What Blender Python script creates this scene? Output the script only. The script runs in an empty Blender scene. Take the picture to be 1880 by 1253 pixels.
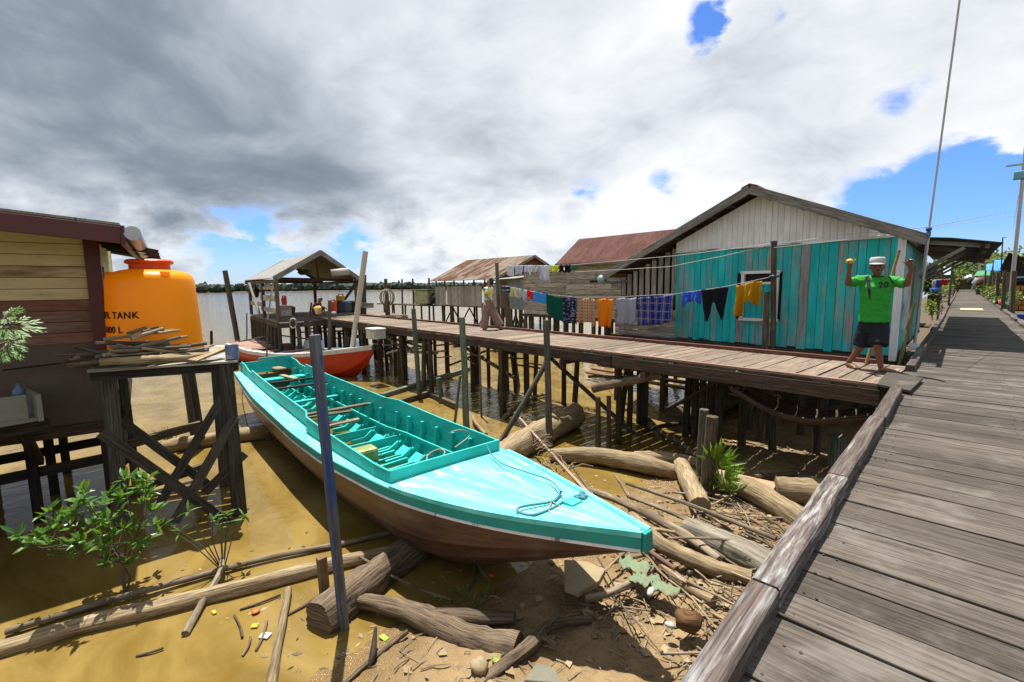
import bpy, math, random
from mathutils import Vector as V, Matrix, noise
RN = random.Random(11)
sc = bpy.context.scene
COL = sc.collection
PI = math.pi
rad = math.radians

# ------------------------------------------------------------------ camera
YAW, PITCH, ROLL, FPX = 44.2, 6.66, -0.64, 850.0
CAM = V((0, 0, 3.25))
RM = Matrix.Rotation(rad(YAW), 3, 'Z') @ Matrix.Rotation(rad(90 - PITCH), 3, 'X') @ Matrix.Rotation(rad(ROLL), 3, 'Z')
cd = bpy.data.cameras.new('camera'); cam = bpy.data.objects.new('camera', cd); COL.objects.link(cam)
cam.matrix_world = Matrix.Translation(CAM) @ RM.to_4x4()
cd.sensor_width = 36; cd.lens = 36 * FPX / 1880; cd.clip_end = 6000; cd.clip_start = 0.05
sc.camera = cam

# survey helpers: a sight line through the photograph met with a known height, wall or distance
def ray(px, py): return RM @ V(((px - 940) / FPX, -(py - 626.5) / FPX, -1))
def az(px, py, z=0.0): d = ray(px, py); return CAM + d * ((z - CAM.z) / d.z)
def ay(px, py, y): d = ray(px, py); return CAM + d * (y / d.y)
def ax(px, py, x): d = ray(px, py); return CAM + d * (x / d.x)
def ar(px, py, R): d = ray(px, py); return CAM + d * (R / math.hypot(d.x, d.y))
def up(b, px, py): return ar(px, py, math.hypot(b.x, b.y))
def apl(px, py, P, D):                       # vertical wall through P with horizontal direction D
    n = V((D[1], -D[0], 0)); d = ray(px, py); return CAM + d * ((P - CAM).dot(n) / d.dot(n))

# ------------------------------------------------------------------ objects
def tag(o, label=None, cat=None, group=None, kind=None):
    if label: o['label'] = label
    if cat: o['category'] = cat
    if group: o['group'] = group
    if kind: o['kind'] = kind
    return o
def empty(name, loc=(0, 0, 0), label=None, cat=None, group=None, kind=None):
    o = bpy.data.objects.new(name, None); COL.objects.link(o); o.location = loc
    o.empty_display_size = .2
    return tag(o, label, cat, group, kind)

class MB:
    def __init__(s): s.v = []; s.f = []; s.uv = []; s.r = []; s.mi = []; s.m = 0
    def add(s, pts, faces, uvs, r=None):
        b = len(s.v); s.v += [tuple(p) for p in pts]
        if r is None: r = RN.random()
        for f, u in zip(faces, uvs):
            s.f.append([b + i for i in f]); s.uv.append(u); s.r.append(r); s.mi.append(s.m)
        return s
    def hexa(s, P, L, W, H, r=None):          # P: 8 corners, u runs along L
        F = [(0, 3, 2, 1), (4, 5, 6, 7), (0, 1, 5, 4), (3, 7, 6, 2), (0, 4, 7, 3), (1, 2, 6, 5)]
        o = RN.random() * 9
        U = [[(0, 0), (0, W), (L, W), (L, 0)], [(0, 0), (L, 0), (L, W), (0, W)], [(0, W + .1), (L, W + .1), (L, W + H + .1), (0, W + H + .1)],
             [(0, 0 - H), (0, 0), (L, 0), (L, -H)], [(0, 0), (0, H), (.02, H), (.02, 0)], [(0, 0), (.02, 0), (.02, H), (0, H)]]
        return s.add(P, F, [[(a + o, b) for a, b in u] for u in U], r)
    def beam(s, p, q, w, h, upv=(0, 0, 1), r=None, jit=0):
        p, q = V(p), V(q); d = (q - p); L = d.length; d = d.normalized()
        upv = V(upv)
        if abs(d.dot(upv)) > .98: upv = V((1, 0, 0)) if abs(d.x) < .9 else V((0, 1, 0))
        sd = d.cross(upv).normalized(); u = sd.cross(d).normalized()
        P = [p - sd * w / 2 - u * h / 2, q - sd * w / 2 - u * h / 2, q + sd * w / 2 - u * h / 2, p + sd * w / 2 - u * h / 2,
             p - sd * w / 2 + u * h / 2, q - sd * w / 2 + u * h / 2, q + sd * w / 2 + u * h / 2, p + sd * w / 2 + u * h / 2]
        if jit: P = [a + V([RN.uniform(-jit, jit) for _ in range(3)]) for a in P]
        return s.hexa(P, L, w, h, r)
    def box(s, c, sx, sy, sz, rot=0, r=None):
        c = V(c); a = V((math.cos(rot), math.sin(rot), 0)); b = V((-a.y, a.x, 0))
        if sx >= sy and sx >= sz: return s.beam(c - a * sx / 2, c + a * sx / 2, sy, sz, r=r)
        if sy >= sz: return s.beam(c - b * sy / 2, c + b * sy / 2, sx, sz, r=r)
        p, q = c - V((0, 0, sz / 2)), c + V((0, 0, sz / 2))
        P = [p + a * x * sx / 2 + b * y * sy / 2 for x, y in ((-1, -1),)]
        d = V((0, 0, 1))
        P = [p - a * sx / 2 - b * sy / 2, q - a * sx / 2 - b * sy / 2, q - a * sx / 2 + b * sy / 2, p - a * sx / 2 + b * sy / 2,
             p + a * sx / 2 - b * sy / 2, q + a * sx / 2 - b * sy / 2, q + a * sx / 2 + b * sy / 2, p + a * sx / 2 + b * sy / 2]
        return s.hexa(P, sz, sy, sx, r)
    def prism(s, poly, t, r=None):             # planar polygon (3-D points) thickened by vector t
        n = len(poly); t = V(t); A = [V(p) for p in poly]; B = [p + t for p in A]
        x = (A[1] - A[0]).normalized(); nn = t.normalized(); y = nn.cross(x)
        uvA = [((p - A[0]).dot(x), (p - A[0]).dot(y)) for p in A]
        fs = [tuple(range(n)), tuple(range(2 * n - 1, n - 1, -1))]; us = [uvA, uvA[::-1]]
        for i in range(n):
            j = (i + 1) % n; L = (A[j] - A[i]).length
            fs.append((i, i + n, j + n, j)); us.append([(0, 0), (0, t.length), (L, t.length), (L, 0)])
        return s.add(A + B, fs, us, r)
    def tube(s, pts, rads, n=10, wob=0, cap=True, r=None, flat=1):
        pts = [V(p) for p in pts]
        if not hasattr(rads, '__len__'): rads = [rads] * len(pts)
        if len(rads) == 2 and len(pts) > 2: rads = [rads[0] + (rads[1] - rads[0]) * i / (len(pts) - 1) for i in range(len(pts))]
        vs = []; us = []; L = RN.random() * 9; pu = None; seed = RN.random() * 50
        for i, p in enumerate(pts):
            d = (pts[min(i + 1, len(pts) - 1)] - pts[max(i - 1, 0)]).normalized()
            if pu is None: pu = V((0, 0, 1)) if abs(d.z) < .9 else V((1, 0, 0))
            sd = d.cross(pu).normalized(); pu = sd.cross(d).normalized()
            if i: L += (p - pts[i - 1]).length
            for k in range(n):
                a = 2 * PI * k / n
                w = 1 + (wob * (noise.noise(V((math.cos(a) * 1.3, math.sin(a) * 1.3, L * 2.2 + seed))) + .55 * noise.noise(V((math.cos(a) * 3.4, math.sin(a) * 3.4, L * 5 + seed))) + .3 * noise.noise(V((math.cos(a) * 8, math.sin(a) * 8, L * 7 + seed)))) if wob else 0)
                vs.append(p + (sd * math.cos(a) + pu * math.sin(a) * flat) * rads[i] * w); us.append((L, k / n * 6.28 * max(rads)))
        fs = []; uf = []
        per = 6.28 * max(rads)
        for i in range(len(pts) - 1):
            for k in range(n):
                k2 = (k + 1) % n; a, b, c, d = i * n + k, i * n + k2, (i + 1) * n + k2, (i + 1) * n + k
                fs.append((a, b, c, d)); u = [us[a], us[b], us[c], us[d]]
                if k2 == 0: u = [us[a], (us[b][0], per), (us[c][0], per), us[d]]
                uf.append(u)
        if cap:
            b0 = len(vs); vs += vs[:n]; fs.append(tuple(b0 + k for k in range(n - 1, -1, -1))); uf.append([(math.cos(2 * PI * k / n) * rads[0] * .3, math.sin(2 * PI * k / n) * rads[0]) for k in range(n - 1, -1, -1)])
            e = len(vs); vs += vs[(len(pts) - 1) * n:len(pts) * n]
            fs.append(tuple(e + k for k in range(n))); uf.append([(math.cos(2 * PI * k / n) * rads[-1] * .3, math.sin(2 * PI * k / n) * rads[-1]) for k in range(n)])
        return s.add(vs, fs, uf, r)
    def log(s, p, q, r0, r1=None, n=12, seg=10, bend=0.02, wob=.12, r=None):
        p, q = V(p), V(q); r1 = r1 or r0; sd = RN.random() * 90; L = (q - p).length
        P = []; R = []
        for i in range(seg + 1):
            t = i / seg
            off = V((noise.noise(V((sd, t * 2, 0))), noise.noise(V((sd, t * 2, 7))), noise.noise(V((sd, t * 2, 13))))) * bend * L
            P.append(p.lerp(q, t) + off * math.sin(PI * min(1, t + .05)))
            R.append((r0 + (r1 - r0) * t) * (1 + wob * .6 * noise.noise(V((sd, t * 5, 3)))))
        return s.tube(P, R, n, wob, r=r)
    def grid(s, rows, closed=False, r=None, flip=False):     # rows: list of equal-length lists of points
        n = len(rows[0]); vs = [V(p) for row in rows for p in row]; fs = []; us = []
        vl = [0]
        for i in range(1, len(rows)): vl.append(vl[-1] + (V(rows[i][n // 2]) - V(rows[i - 1][n // 2])).length)
        ul = [0]; mid = rows[len(rows) // 2]
        for j in range(1, n): ul.append(ul[-1] + (V(mid[j]) - V(mid[j - 1])).length)
        for i in range(len(rows) - 1):
            for j in range(n - 1 if not closed else n):
                j2 = (j + 1) % n
                f = (i * n + j, i * n + j2, (i + 1) * n + j2, (i + 1) * n + j)
                u = [(ul[j], vl[i]), (ul[j2] if j2 else ul[j] + .1, vl[i]), (ul[j2] if j2 else ul[j] + .1, vl[i + 1]), (ul[j], vl[i + 1])]
                if flip: f = f[::-1]; u = u[::-1]
                fs.append(f); us.append(u)
        return s.add(vs, fs, us, r)
    def lathe(s, prof, c, n=32, r=None):
        c = V(c); rows = [[c + V((rr * math.cos(2 * PI * k / n), rr * math.sin(2 * PI * k / n), z)) for k in range(n)] for rr, z in prof]
        return s.grid(rows, closed=True, r=r)
    def ell(s, c, rx, ry, rz, n=12, M=None, r=None, wob=0):
        c = V(c); rows = []; sd = RN.random() * 60
        m = max(5, n // 2 + 1)
        for i in range(m + 1):
            a = -PI / 2 + PI * i / m; row = []
            for k in range(n):
                b = 2 * PI * k / n; p = V((math.cos(a) * math.cos(b), math.cos(a) * math.sin(b), math.sin(a)))
                if i in (0, m): p = V((0, 0, -1 if i == 0 else 1))
                w = 1 + (wob * noise.noise(p * 1.7 + V((sd, 0, 0))) if wob else 0)
                p = V((p.x * rx * w, p.y * ry * w, p.z * rz * w)); row.append(c + (M @ p if M else p))
            rows.append(row)
        return s.grid(rows, closed=True, r=r)
    def build(s, name, mat, parent=None, smooth=False, loc=None, bevel=0, **kw):
        me = bpy.data.meshes.new(name)
        o0 = V(loc) if loc is not None else (V(parent.location) if parent is not None and parent.parent is None else V((0, 0, 0)))
        off = o0
        if parent is not None:
            off = V((0, 0, 0)); p = parent
            while p is not None: off = off + p.location; p = p.parent
        me.from_pydata([(v[0] - off[0], v[1] - off[1], v[2] - off[2]) for v in s.v], [], s.f)
        ul = me.uv_layers.new(name='UVMap'); k = 0; flat = []
        for u in s.uv:
            for a, b in u: flat += [a, b]
        ul.data.foreach_set('uv', flat)
        at = me.attributes.new('rnd', 'FLOAT', 'FACE'); at.data.foreach_set('value', s.r)
        for m in (mat if isinstance(mat, (list, tuple)) else [mat]): me.materials.append(m)
        if isinstance(mat, (list, tuple)): me.polygons.foreach_set('material_index', s.mi)
        if smooth: me.polygons.foreach_set('use_smooth', [True] * len(s.f))
        me.update()
        o = bpy.data.objects.new(name, me); COL.objects.link(o)
        if parent is not None: o.parent = parent
        else: o.location = off
        if bevel:
            b = o.modifiers.new('bevel', 'BEVEL'); b.width = bevel; b.segments = 2; b.limit_method = 'ANGLE'; b.angle_limit = rad(50)
        return tag(o, **kw)
def ctr(m): 
    n = len(m.v); return V((sum(v[0] for v in m.v) / n, sum(v[1] for v in m.v) / n, min(v[2] for v in m.v)))
def solo(m, name, mat, label, cat, group=None, smooth=False, bevel=0, kind=None):
    return m.build(name, mat, None, smooth, loc=ctr(m), bevel=bevel, label=label, cat=cat, group=group, kind=kind)
def copy_tree(o, parent=None):
    c = o.copy(); COL.objects.link(c)
    if parent is not None: c.parent = parent
    for ch in list(o.children): copy_tree(ch, c)
    return c

# ------------------------------------------------------------------ materials
class NT:
    def __init__(s, tree): s.t = tree; s.n = tree.nodes; s.l = tree.links
    def nd(s, typ, props=None, **inp):
        x = s.n.new(typ)
        for k, v in (props or {}).items(): setattr(x, k, v)
        for k, v in inp.items():
            key = int(k[1:]) if k[0] == '_' and k[1:].isdigit() else k.replace('_', ' ')
            s.put(x.inputs[key], v)
        return x
    def put(s, sock, v):
        if isinstance(v, bpy.types.NodeSocket): s.l.new(v, sock)
        elif isinstance(v, (tuple, list)) and len(v) == 3 and sock.type == 'RGBA': sock.default_value = (*v, 1)
        else: sock.default_value = v
    def math(s, op, a, b=0.0, c=None, clamp=False):
        x = s.n.new('ShaderNodeMath'); x.operation = op; x.use_clamp = clamp
        s.put(x.inputs[0], a); s.put(x.inputs[1], b)
        if c is not None: s.put(x.inputs[2], c)
        return x.outputs[0]
    def mix(s, f, a, b, mode='MIX'):
        x = s.n.new('ShaderNodeMix'); x.data_type = 'RGBA'; x.blend_type = mode
        s.put(x.inputs[0], f); s.put(x.inputs[6], a); s.put(x.inputs[7], b); return x.outputs[2]
    def ramp(s, f, lo, hi):
        x = s.nd('ShaderNodeMapRange', {'interpolation_type': 'SMOOTHSTEP'}, Value=f); x.inputs[1].default_value = lo; x.inputs[2].default_value = hi; return x.outputs[0]
    def noise(s, vec, scale, detail=4, rough=.55, dist=0):
        x = s.nd('ShaderNodeTexNoise', None, Vector=vec, Scale=scale, Detail=detail, Roughness=rough, Distortion=dist); return x.outputs[0]
    def mapv(s, vec, sc=(1, 1, 1), loc=(0, 0, 0), rot=(0, 0, 0)):
        x = s.n.new('ShaderNodeMapping'); s.put(x.inputs[0], vec); x.inputs[1].default_value = loc; x.inputs[2].default_value = rot; x.inputs[3].default_value = sc; return x.outputs[0]
MATS = {}
def newmat(name):
    m = bpy.data.materials.new(name); m.use_nodes = True; t = NT(m.node_tree)
    b = t.n['Principled BSDF']; return m, t, b
def coords(t):
    uv = t.nd('ShaderNodeTexCoord'); at = t.nd('ShaderNodeAttribute', {'attribute_name': 'rnd'})
    r = at.outputs['Fac']
    off = t.nd('ShaderNodeCombineXYZ', None, X=t.math('MULTIPLY', r, 37.3), Y=t.math('MULTIPLY', r, 91.7))
    v = t.nd('ShaderNodeVectorMath', {'operation': 'ADD'}, _0=uv.outputs['UV'], _1=off.outputs[0]).outputs[0]
    return uv, r, v
def wood(name, c1, c2, var=.3, rough=.85, bump=.4, gs=(1.3, 26), paint=None, cover=.5, pat=(1.2, 6), soft=.06, dirt=None, paint2=None, spec=.25, stain=.5, kk=1.0):
    """weathered timber: c1 light grain, c2 dark grain; paint covers part of it, worn off in patches along the grain"""
    sc_ = lambda c, k: tuple(x * k for x in c)
    c1, c2 = sc_(c1, .64 * kk), sc_(c2, .55 * kk); paint = sc_(paint, .72 * kk) if paint else None; paint2 = sc_(paint2, .72 * kk) if paint2 else None; dirt = (*sc_(dirt[:3], .66), dirt[3]) if dirt else None
    m, t, b = newmat(name); tc, r, v = coords(t)
    g = t.noise(t.mapv(v, (gs[0] * 1.6, gs[1] * 1.7, 1)), 1.0, 9, .66, .5)
    crk = t.noise(t.mapv(v, (gs[0] * .9, gs[1] * 2.6, 1)), 1.0, 3, .5, .8)
    g2 = t.noise(t.mapv(v, (.9, 3.5, 1)), 1.0, 4, .6, .6)
    fine = t.noise(t.mapv(v, (gs[0] * 6, gs[1] * 6, 1)), 1.0, 4, .65)
    c = t.mix(t.ramp(g, .36, .64), c2, c1)
    c = t.mix(t.math('MULTIPLY', t.ramp(crk, .70, .78), .75), c, tuple(x * .3 for x in c2))
    c = t.mix(t.math('MULTIPLY', t.ramp(g2, .48, .75), stain), c, tuple(x * .45 for x in c2))
    k = t.math('ADD', 1 - var, t.math('MULTIPLY', r, 2 * var))
    k = t.math('MULTIPLY', k, t.math('ADD', .62, t.math('MULTIPLY', fine, .76)))
    c = t.nd('ShaderNodeVectorMath', {'operation': 'SCALE'}, _0=c, Scale=k).outputs[0]
    h = g
    if paint:
        pn = t.noise(t.mapv(v, (pat[0], pat[1], 1)), 1.0, 7, .68, .3)
        pn = t.math('ADD', pn, t.math('MULTIPLY', t.math('SUBTRACT', r, .5), .22))
        pn = t.math('ADD', pn, t.math('MULTIPLY', t.math('SUBTRACT', g, .5), .35))
        f = t.ramp(pn, (1 - cover) - soft, (1 - cover) + soft)
        pv = t.noise(t.mapv(v, (1.5, 4, 1)), 1.0, 4, .6)
        pc = t.mix(t.ramp(pv, .3, .7), tuple(x * .78 for x in paint), paint)
        if paint2: pc = t.mix(t.ramp(t.noise(t.mapv(v, (.6, 2.2, 1)), 1.0, 4, .6), .45, .62), pc, paint2)
        c = t.mix(f, c, pc); h = t.math('ADD', t.math('MULTIPLY', g, .5), t.math('MULTIPLY', f, .35))
    if dirt:
        gn = t.noise(tc.outputs['Object'], 2.3, 5, .65)
        c = t.mix(t.math('MULTIPLY', t.ramp(gn, .5, .72), dirt[3]), c, dirt[:3])
    t.put(b.inputs['Base Color'], c); b.inputs['Roughness'].default_value = rough
    b.inputs['Specular IOR Level'].default_value = spec
    bp = t.nd('ShaderNodeBump', None, Strength=bump, Distance=.012, Height=h)
    t.put(b.inputs['Normal'], bp.outputs[0]); return m
def plain(name, c, rough=.5, var=.12, scale=6, metal=0, spec=.4, bump=.1, dirt=None, dscale=3, dthr=.55, trans=0):
    m, t, b = newmat(name); tc, r, v = coords(t)
    c = tuple(x * .62 for x in c); dirt = tuple(x * .62 for x in dirt) if dirt else None
    n = t.noise(tc.outputs['Object'], scale, 5, .6)
    cc = t.mix(n, tuple(x * (1 - var) for x in c), tuple(min(1, x * (1 + var)) for x in c))
    if dirt: cc = t.mix(t.ramp(t.noise(tc.outputs['Object'], dscale, 6, .68), dthr - .06, dthr + .08), cc, dirt)
    t.put(b.inputs['Base Color'], cc); b.inputs['Roughness'].default_value = rough; b.inputs['Metallic'].default_value = metal
    b.inputs['Specular IOR Level'].default_value = spec
    if bump:
        t.put(b.inputs['Normal'], t.nd('ShaderNodeBump', None, Strength=bump, Distance=.01, Height=t.noise(tc.outputs['Object'], scale * 4, 4, .6)).outputs[0])
    if trans:
        tr = t.nd('ShaderNodeBsdfTranslucent', None, Color=cc); mx = t.nd('ShaderNodeMixShader', None, Fac=trans, _1=b.outputs[0], _2=tr.outputs[0]); t.l.new(mx.outputs[0], t.n['Material Output'].inputs[0])
    return m
def leafm(name, c1, c2, rough=.4, trans=.35):
    m, t, b = newmat(name); tc, r, v = coords(t); c1 = tuple(x * .66 for x in c1); c2 = tuple(x * .66 for x in c2)
    c = t.mix(r, c1, c2); t.put(b.inputs['Base Color'], c); b.inputs['Roughness'].default_value = rough
    b.inputs['Specular IOR Level'].default_value = .45
    tr = t.nd('ShaderNodeBsdfTranslucent', None, Color=t.mix(.5, c, (.25, .4, .03)))
    mx = t.nd('ShaderNodeMixShader', None, Fac=trans, _1=b.outputs[0], _2=tr.outputs[0])
    t.l.new(mx.outputs[0], t.n['Material Output'].inputs[0]); return m
def roofm(name, c1, c2, c3=None, pitch=.09, rough=.6, rust=.5, sheet=.8, metal=.0, var=.12):
    """corrugated sheet; v runs down the slope, u along the ridge"""
    c1, c2 = tuple(x * .52 for x in c1), tuple(x * .52 for x in c2); c3 = tuple(x * .52 for x in c3) if c3 else None
    m, t, b = newmat(name); tc = t.nd('ShaderNodeTexCoord'); uv = tc.outputs['UV']
    x = t.nd('ShaderNodeSeparateXYZ', None, Vector=uv).outputs
    w = t.math('SINE', t.math('MULTIPLY', x[0], 2 * PI / pitch))
    sid = t.math('FLOOR', t.math('DIVIDE', x[0], sheet))
    wn = t.nd('ShaderNodeTexWhiteNoise', {'noise_dimensions': '2D'}, Vector=t.nd('ShaderNodeCombineXYZ', None, X=sid, Y=t.math('FLOOR', t.math('DIVIDE', x[1], 1.9))).outputs[0]).outputs[0]
    n1 = t.noise(t.mapv(uv, (2.2, .5, 1)), 1.0, 6, .65, .4); n2 = t.noise(t.mapv(uv, (9, 2, 1)), 1.0, 4, .6)
    f = t.math('ADD', t.math('ADD', n1, t.math('MULTIPLY', t.math('SUBTRACT', wn, .5), .3)), t.math('MULTIPLY', t.math('SUBTRACT', n2, .5), .25))
    c = t.mix(t.ramp(f, rust - .1, rust + .1), c1, c2)
    if c3: c = t.mix(t.ramp(n2, .52, .75), c, c3)
    c = t.nd('ShaderNodeVectorMath', {'operation': 'SCALE'}, _0=c, Scale=t.math('ADD', 1 - var, t.math('MULTIPLY', wn, 2 * var))).outputs[0]
    seam = t.math('LESS_THAN', t.math('ABSOLUTE', t.math('SUBTRACT', t.math('FRACT', t.math('DIVIDE', x[0], sheet)), .5)), .014)
    c = t.mix(seam, c, tuple(q * .45 for q in c1))
    t.put(b.inputs['Base Color'], c); b.inputs['Roughness'].default_value = max(rough, .85); b.inputs['Specular IOR Level'].default_value = .12
    t.put(b.inputs['Normal'], t.nd('ShaderNodeBump', None, Strength=.6, Distance=.02, Height=w).outputs[0]); return m
def cloth(name, c, pat=None, c2=(1, 1, 1), c3=None, rough=.9):
    c, c2 = tuple(x * 1.0 for x in c), tuple(x * 1.0 for x in c2); c3 = tuple(x * 1.0 for x in c3) if c3 else None
    m, t, b = newmat(name); tc = t.nd('ShaderNodeTexCoord'); uv = tc.outputs['UV']; x = t.nd('ShaderNodeSeparateXYZ', None, Vector=uv).outputs
    col = None
    def band(s, per, wd, ph=0.):
        return t.math('LESS_THAN', t.math('FRACT', t.math('ADD', t.math('DIVIDE', s, per), ph)), wd)
    if pat == 'plaid':
        col = t.mix(t.math('MULTIPLY', band(x[0], .21, .28), .75), c, c3); col = t.mix(t.math('MULTIPLY', band(x[0], .21, .18, .45), .8), col, c2)
        col = t.mix(t.math('MULTIPLY', band(x[1], .19, .22), .5), col, c3); col = t.mix(t.math('MULTIPLY', band(x[1], .19, .14, .5), .5), col, c2)
        col = t.mix(t.math('MULTIPLY', band(x[0], .105, .08, .3), .6), col, (.35, .38, .6))
    elif pat == 'flower':
        vo = t.nd('ShaderNodeTexVoronoi', None, Vector=t.mapv(uv, (1, 1, 1)), Scale=13.0).outputs[0]
        n = t.noise(uv, 26, 4, .6); f = t.math('MULTIPLY', t.ramp(vo, .42, .3), t.ramp(n, .45, .55)); col = t.mix(f, c, c2)
        if c3: col = t.mix(t.ramp(t.noise(uv, 9, 3, .6), .56, .6), col, c3)
    elif pat == 'dots':
        f = t.math('MULTIPLY', band(x[0], .085, .4), band(x[1], .085, .4)); col = t.mix(f, c, c2)
        col = t.mix(t.math('MULTIPLY', band(x[0], .085, .12, .3), .4), col, c2)
    elif pat == 'stripe': col = t.mix(band(x[1], .12, .3), c, c2)
    elif pat == 'patch':
        col = t.mix(t.ramp(t.noise(uv, 7, 3, .5, 1.), .5, .56), c, c2)
        if c3: col = t.mix(t.ramp(t.noise(t.mapv(uv, (1, 1, 1), (5, 3, 0)), 8, 3, .5, 1.), .54, .6), col, c3)
    n = t.noise(uv, 5, 4, .6)
    base = col if col is not None else c
    col = t.mix(t.math('MULTIPLY', n, .28), base, tuple(q * .55 for q in c))
    t.put(b.inputs['Base Color'], col); b.inputs['Roughness'].default_value = rough; b.inputs['Specular IOR Level'].default_value = .15
    t.put(b.inputs['Normal'], t.nd('ShaderNodeBump', None, Strength=.3, Distance=.01, Height=t.noise(t.mapv(uv, (14, 5, 1)), 1.0, 3, .6)).outputs[0])
    tr = t.nd('ShaderNodeBsdfTranslucent', None, Color=col)
    mx = t.nd('ShaderNodeMixShader', None, Fac=.3, _1=b.outputs[0], _2=tr.outputs[0])
    t.l.new(mx.outputs[0], t.n['Material Output'].inputs[0]); return m
# timbers
M_deck = wood('boardwalk_timber', (.225, .187, .155), (.10, .08, .066), kk=.68, var=.34, bump=.5, gs=(1.6, 34), dirt=(.33, .30, .27, .35), stain=.35)
M_pier = wood('pier_timber', (.34, .265, .205), (.185, .135, .10), var=.28, bump=.4, gs=(1.4, 30), stain=.3)
M_beam = wood('dark_beam_timber', (.15, .095, .07), (.055, .035, .028), var=.3, bump=.5)
M_pile = wood('wet_pile_timber', (.17, .13, .085), (.05, .04, .03), var=.4, bump=.6, dirt=(.11, .10, .05, .5))
M_pole = wood('grey_pole_timber', (.21, .185, .15), (.075, .065, .055), var=.3, bump=.6)
M_green = wood('algae_pole_timber', (.26, .29, .22), (.10, .12, .09), var=.2, bump=.6, dirt=(.17, .25, .2, .5))
M_grey = wood('weathered_plank_timber', (.37, .345, .30), (.17, .155, .135), var=.28, bump=.6, gs=(1.2, 22), stain=.75, kk=1.75)
M_greyv = wood('silver_plank_timber', (.38, .36, .34), (.19, .18, .17), var=.25, bump=.5, stain=.4, kk=1.7)
M_drift = wood('driftwood', (.52, .40, .24), (.26, .18, .10), var=.25, bump=.9, gs=(2.2, 34), stain=.4)
M_drift2 = wood('dark_driftwood', (.23, .17, .11), (.08, .055, .038), var=.3, bump=1.0, gs=(2.2, 30))
M_stick = wood('dry_stick_timber', (.43, .34, .24), (.2, .15, .10), var=.35, bump=.6, gs=(1.5, 12))
M_black = wood('black_timber', (.075, .06, .05), (.025, .02, .018), var=.3, bump=.6)  # one near-black timber tone for the darkest parts
M_kerb = wood('kerb_timber', (.24, .185, .16), (.10, .075, .068), var=.15, bump=.5, gs=(1.4, 30), paint=(.5, .5, .5), cover=.30, pat=(1.6, 9), soft=.10, kk=.75)
M_kerbp = wood('kerb_whitewash', (.24, .185, .16), (.10, .075, .068), var=.1, bump=.6, gs=(2, 30), paint=(.55, .55, .55), cover=.44, pat=(4, 30), soft=.14, kk=.85)
M_rail = wood('pink_edge_timber', (.52, .34, .27), (.36, .2, .15), var=.2, bump=.3)
M_redr = wood('red_brown_timber', (.22, .10, .075), (.11, .045, .035), var=.2, bump=.3)
M_teal = wood('turquoise_wall_paint', (.36, .35, .345), (.25, .24, .24), var=.14, bump=.35, gs=(1.2, 22), paint=(.014, .38, .39), cover=.56, pat=(.8, 6), soft=.09, paint2=(.016, .44, .46), kk=1.5)
M_tealw = wood('turquoise_shutter_paint', (.30, .285, .275), (.19, .18, .175), var=.12, bump=.35, paint=(.02, .40, .44), cover=.75, pat=(.7, 5), kk=1.5)
M_white = wood('greyed_white_paint', (.52, .52, .53), (.38, .37, .37), var=.1, bump=.3, gs=(1.1, 24), paint=(.66, .67, .69), cover=.78, pat=(.5, 5), soft=.12, kk=1.5)
M_trim = wood('white_trim_paint', (.36, .34, .33), (.22, .2, .2), var=.08, bump=.3, paint=(.7, .7, .74), cover=.62, pat=(1, 6), kk=1.4)
M_rake = wood('grey_rake_timber', kk=1.3, c1=(.33, .31, .28), c2=(.15, .135, .12), var=.15, bump=.5, gs=(1.2, 18))
M_yel = wood('yellowed_plank_paint', (.33, .21, .13), (.19, .11, .07), var=.1, bump=.3, paint=(.64, .55, .31), cover=.64, pat=(.6, 3.2), soft=.2, kk=1.5)
M_red = wood('faded_red_plank_paint', (.40, .30, .22), (.24, .15, .11), var=.15, bump=.3, paint=(.30, .10, .065), cover=.46, pat=(.7, 2.2), soft=.22)
M_plas = plain('stained_panel', (.16, .125, .095), rough=.85, var=.2, scale=3, dirt=(.19, .10, .07), dscale=2.5, dthr=.56)
M_fascia = plain('oxblood_paint', (.13, .028, .028), rough=.45, var=.2, spec=.4)
# boat paints
M_tur = wood('turquoise_boat_paint', (.52, .56, .55), (.30, .34, .34), var=.05, bump=.12, rough=.5, gs=(1, 12), paint=(.02, .58, .54), cover=.84, pat=(1.2, 9), soft=.05, paint2=(.03, .64, .60), spec=.4, dirt=(.10, .20, .13, .5))
M_turdk = wood('turquoise_strake_paint', (.45, .42, .42), (.2, .18, .2), var=.05, bump=.2, rough=.5, paint=(.01, .40, .36), cover=.65, pat=(4, 14), soft=.03, spec=.4)
M_turd = wood('worn_foredeck_paint', (.82, .82, .83), (.70, .72, .73), var=.03, bump=.15, rough=.55, gs=(1, 10), paint=(.15, .80, .78), cover=.63, pat=(1.2, 7), soft=.09, paint2=(.22, .86, .84), spec=.3)
M_hull = wood('brown_hull_paint', (.16, .085, .055), (.095, .045, .035), var=.08, bump=.2, rough=.4, gs=(.6, 6), dirt=(.20, .17, .15, .5), spec=.45, paint=(.30, .17, .04), cover=.27, pat=(.8, 7), soft=.02)
M_bilge = plain('green_bilge', (.16, .15, .02), rough=.25, var=.5, scale=5)
M_redb = wood('orange_red_boat_paint', (.30, .11, .07), (.2, .07, .05), var=.05, bump=.1, rough=.45, paint=(.58, .04, .018), cover=.86, pat=(.8, 3), spec=.4)
M_whb = wood('white_boat_paint', (.45, .38, .34), (.3, .22, .2), var=.06, bump=.1, rough=.5, paint=(.74, .72, .72), cover=.72, pat=(1, 6))
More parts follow.
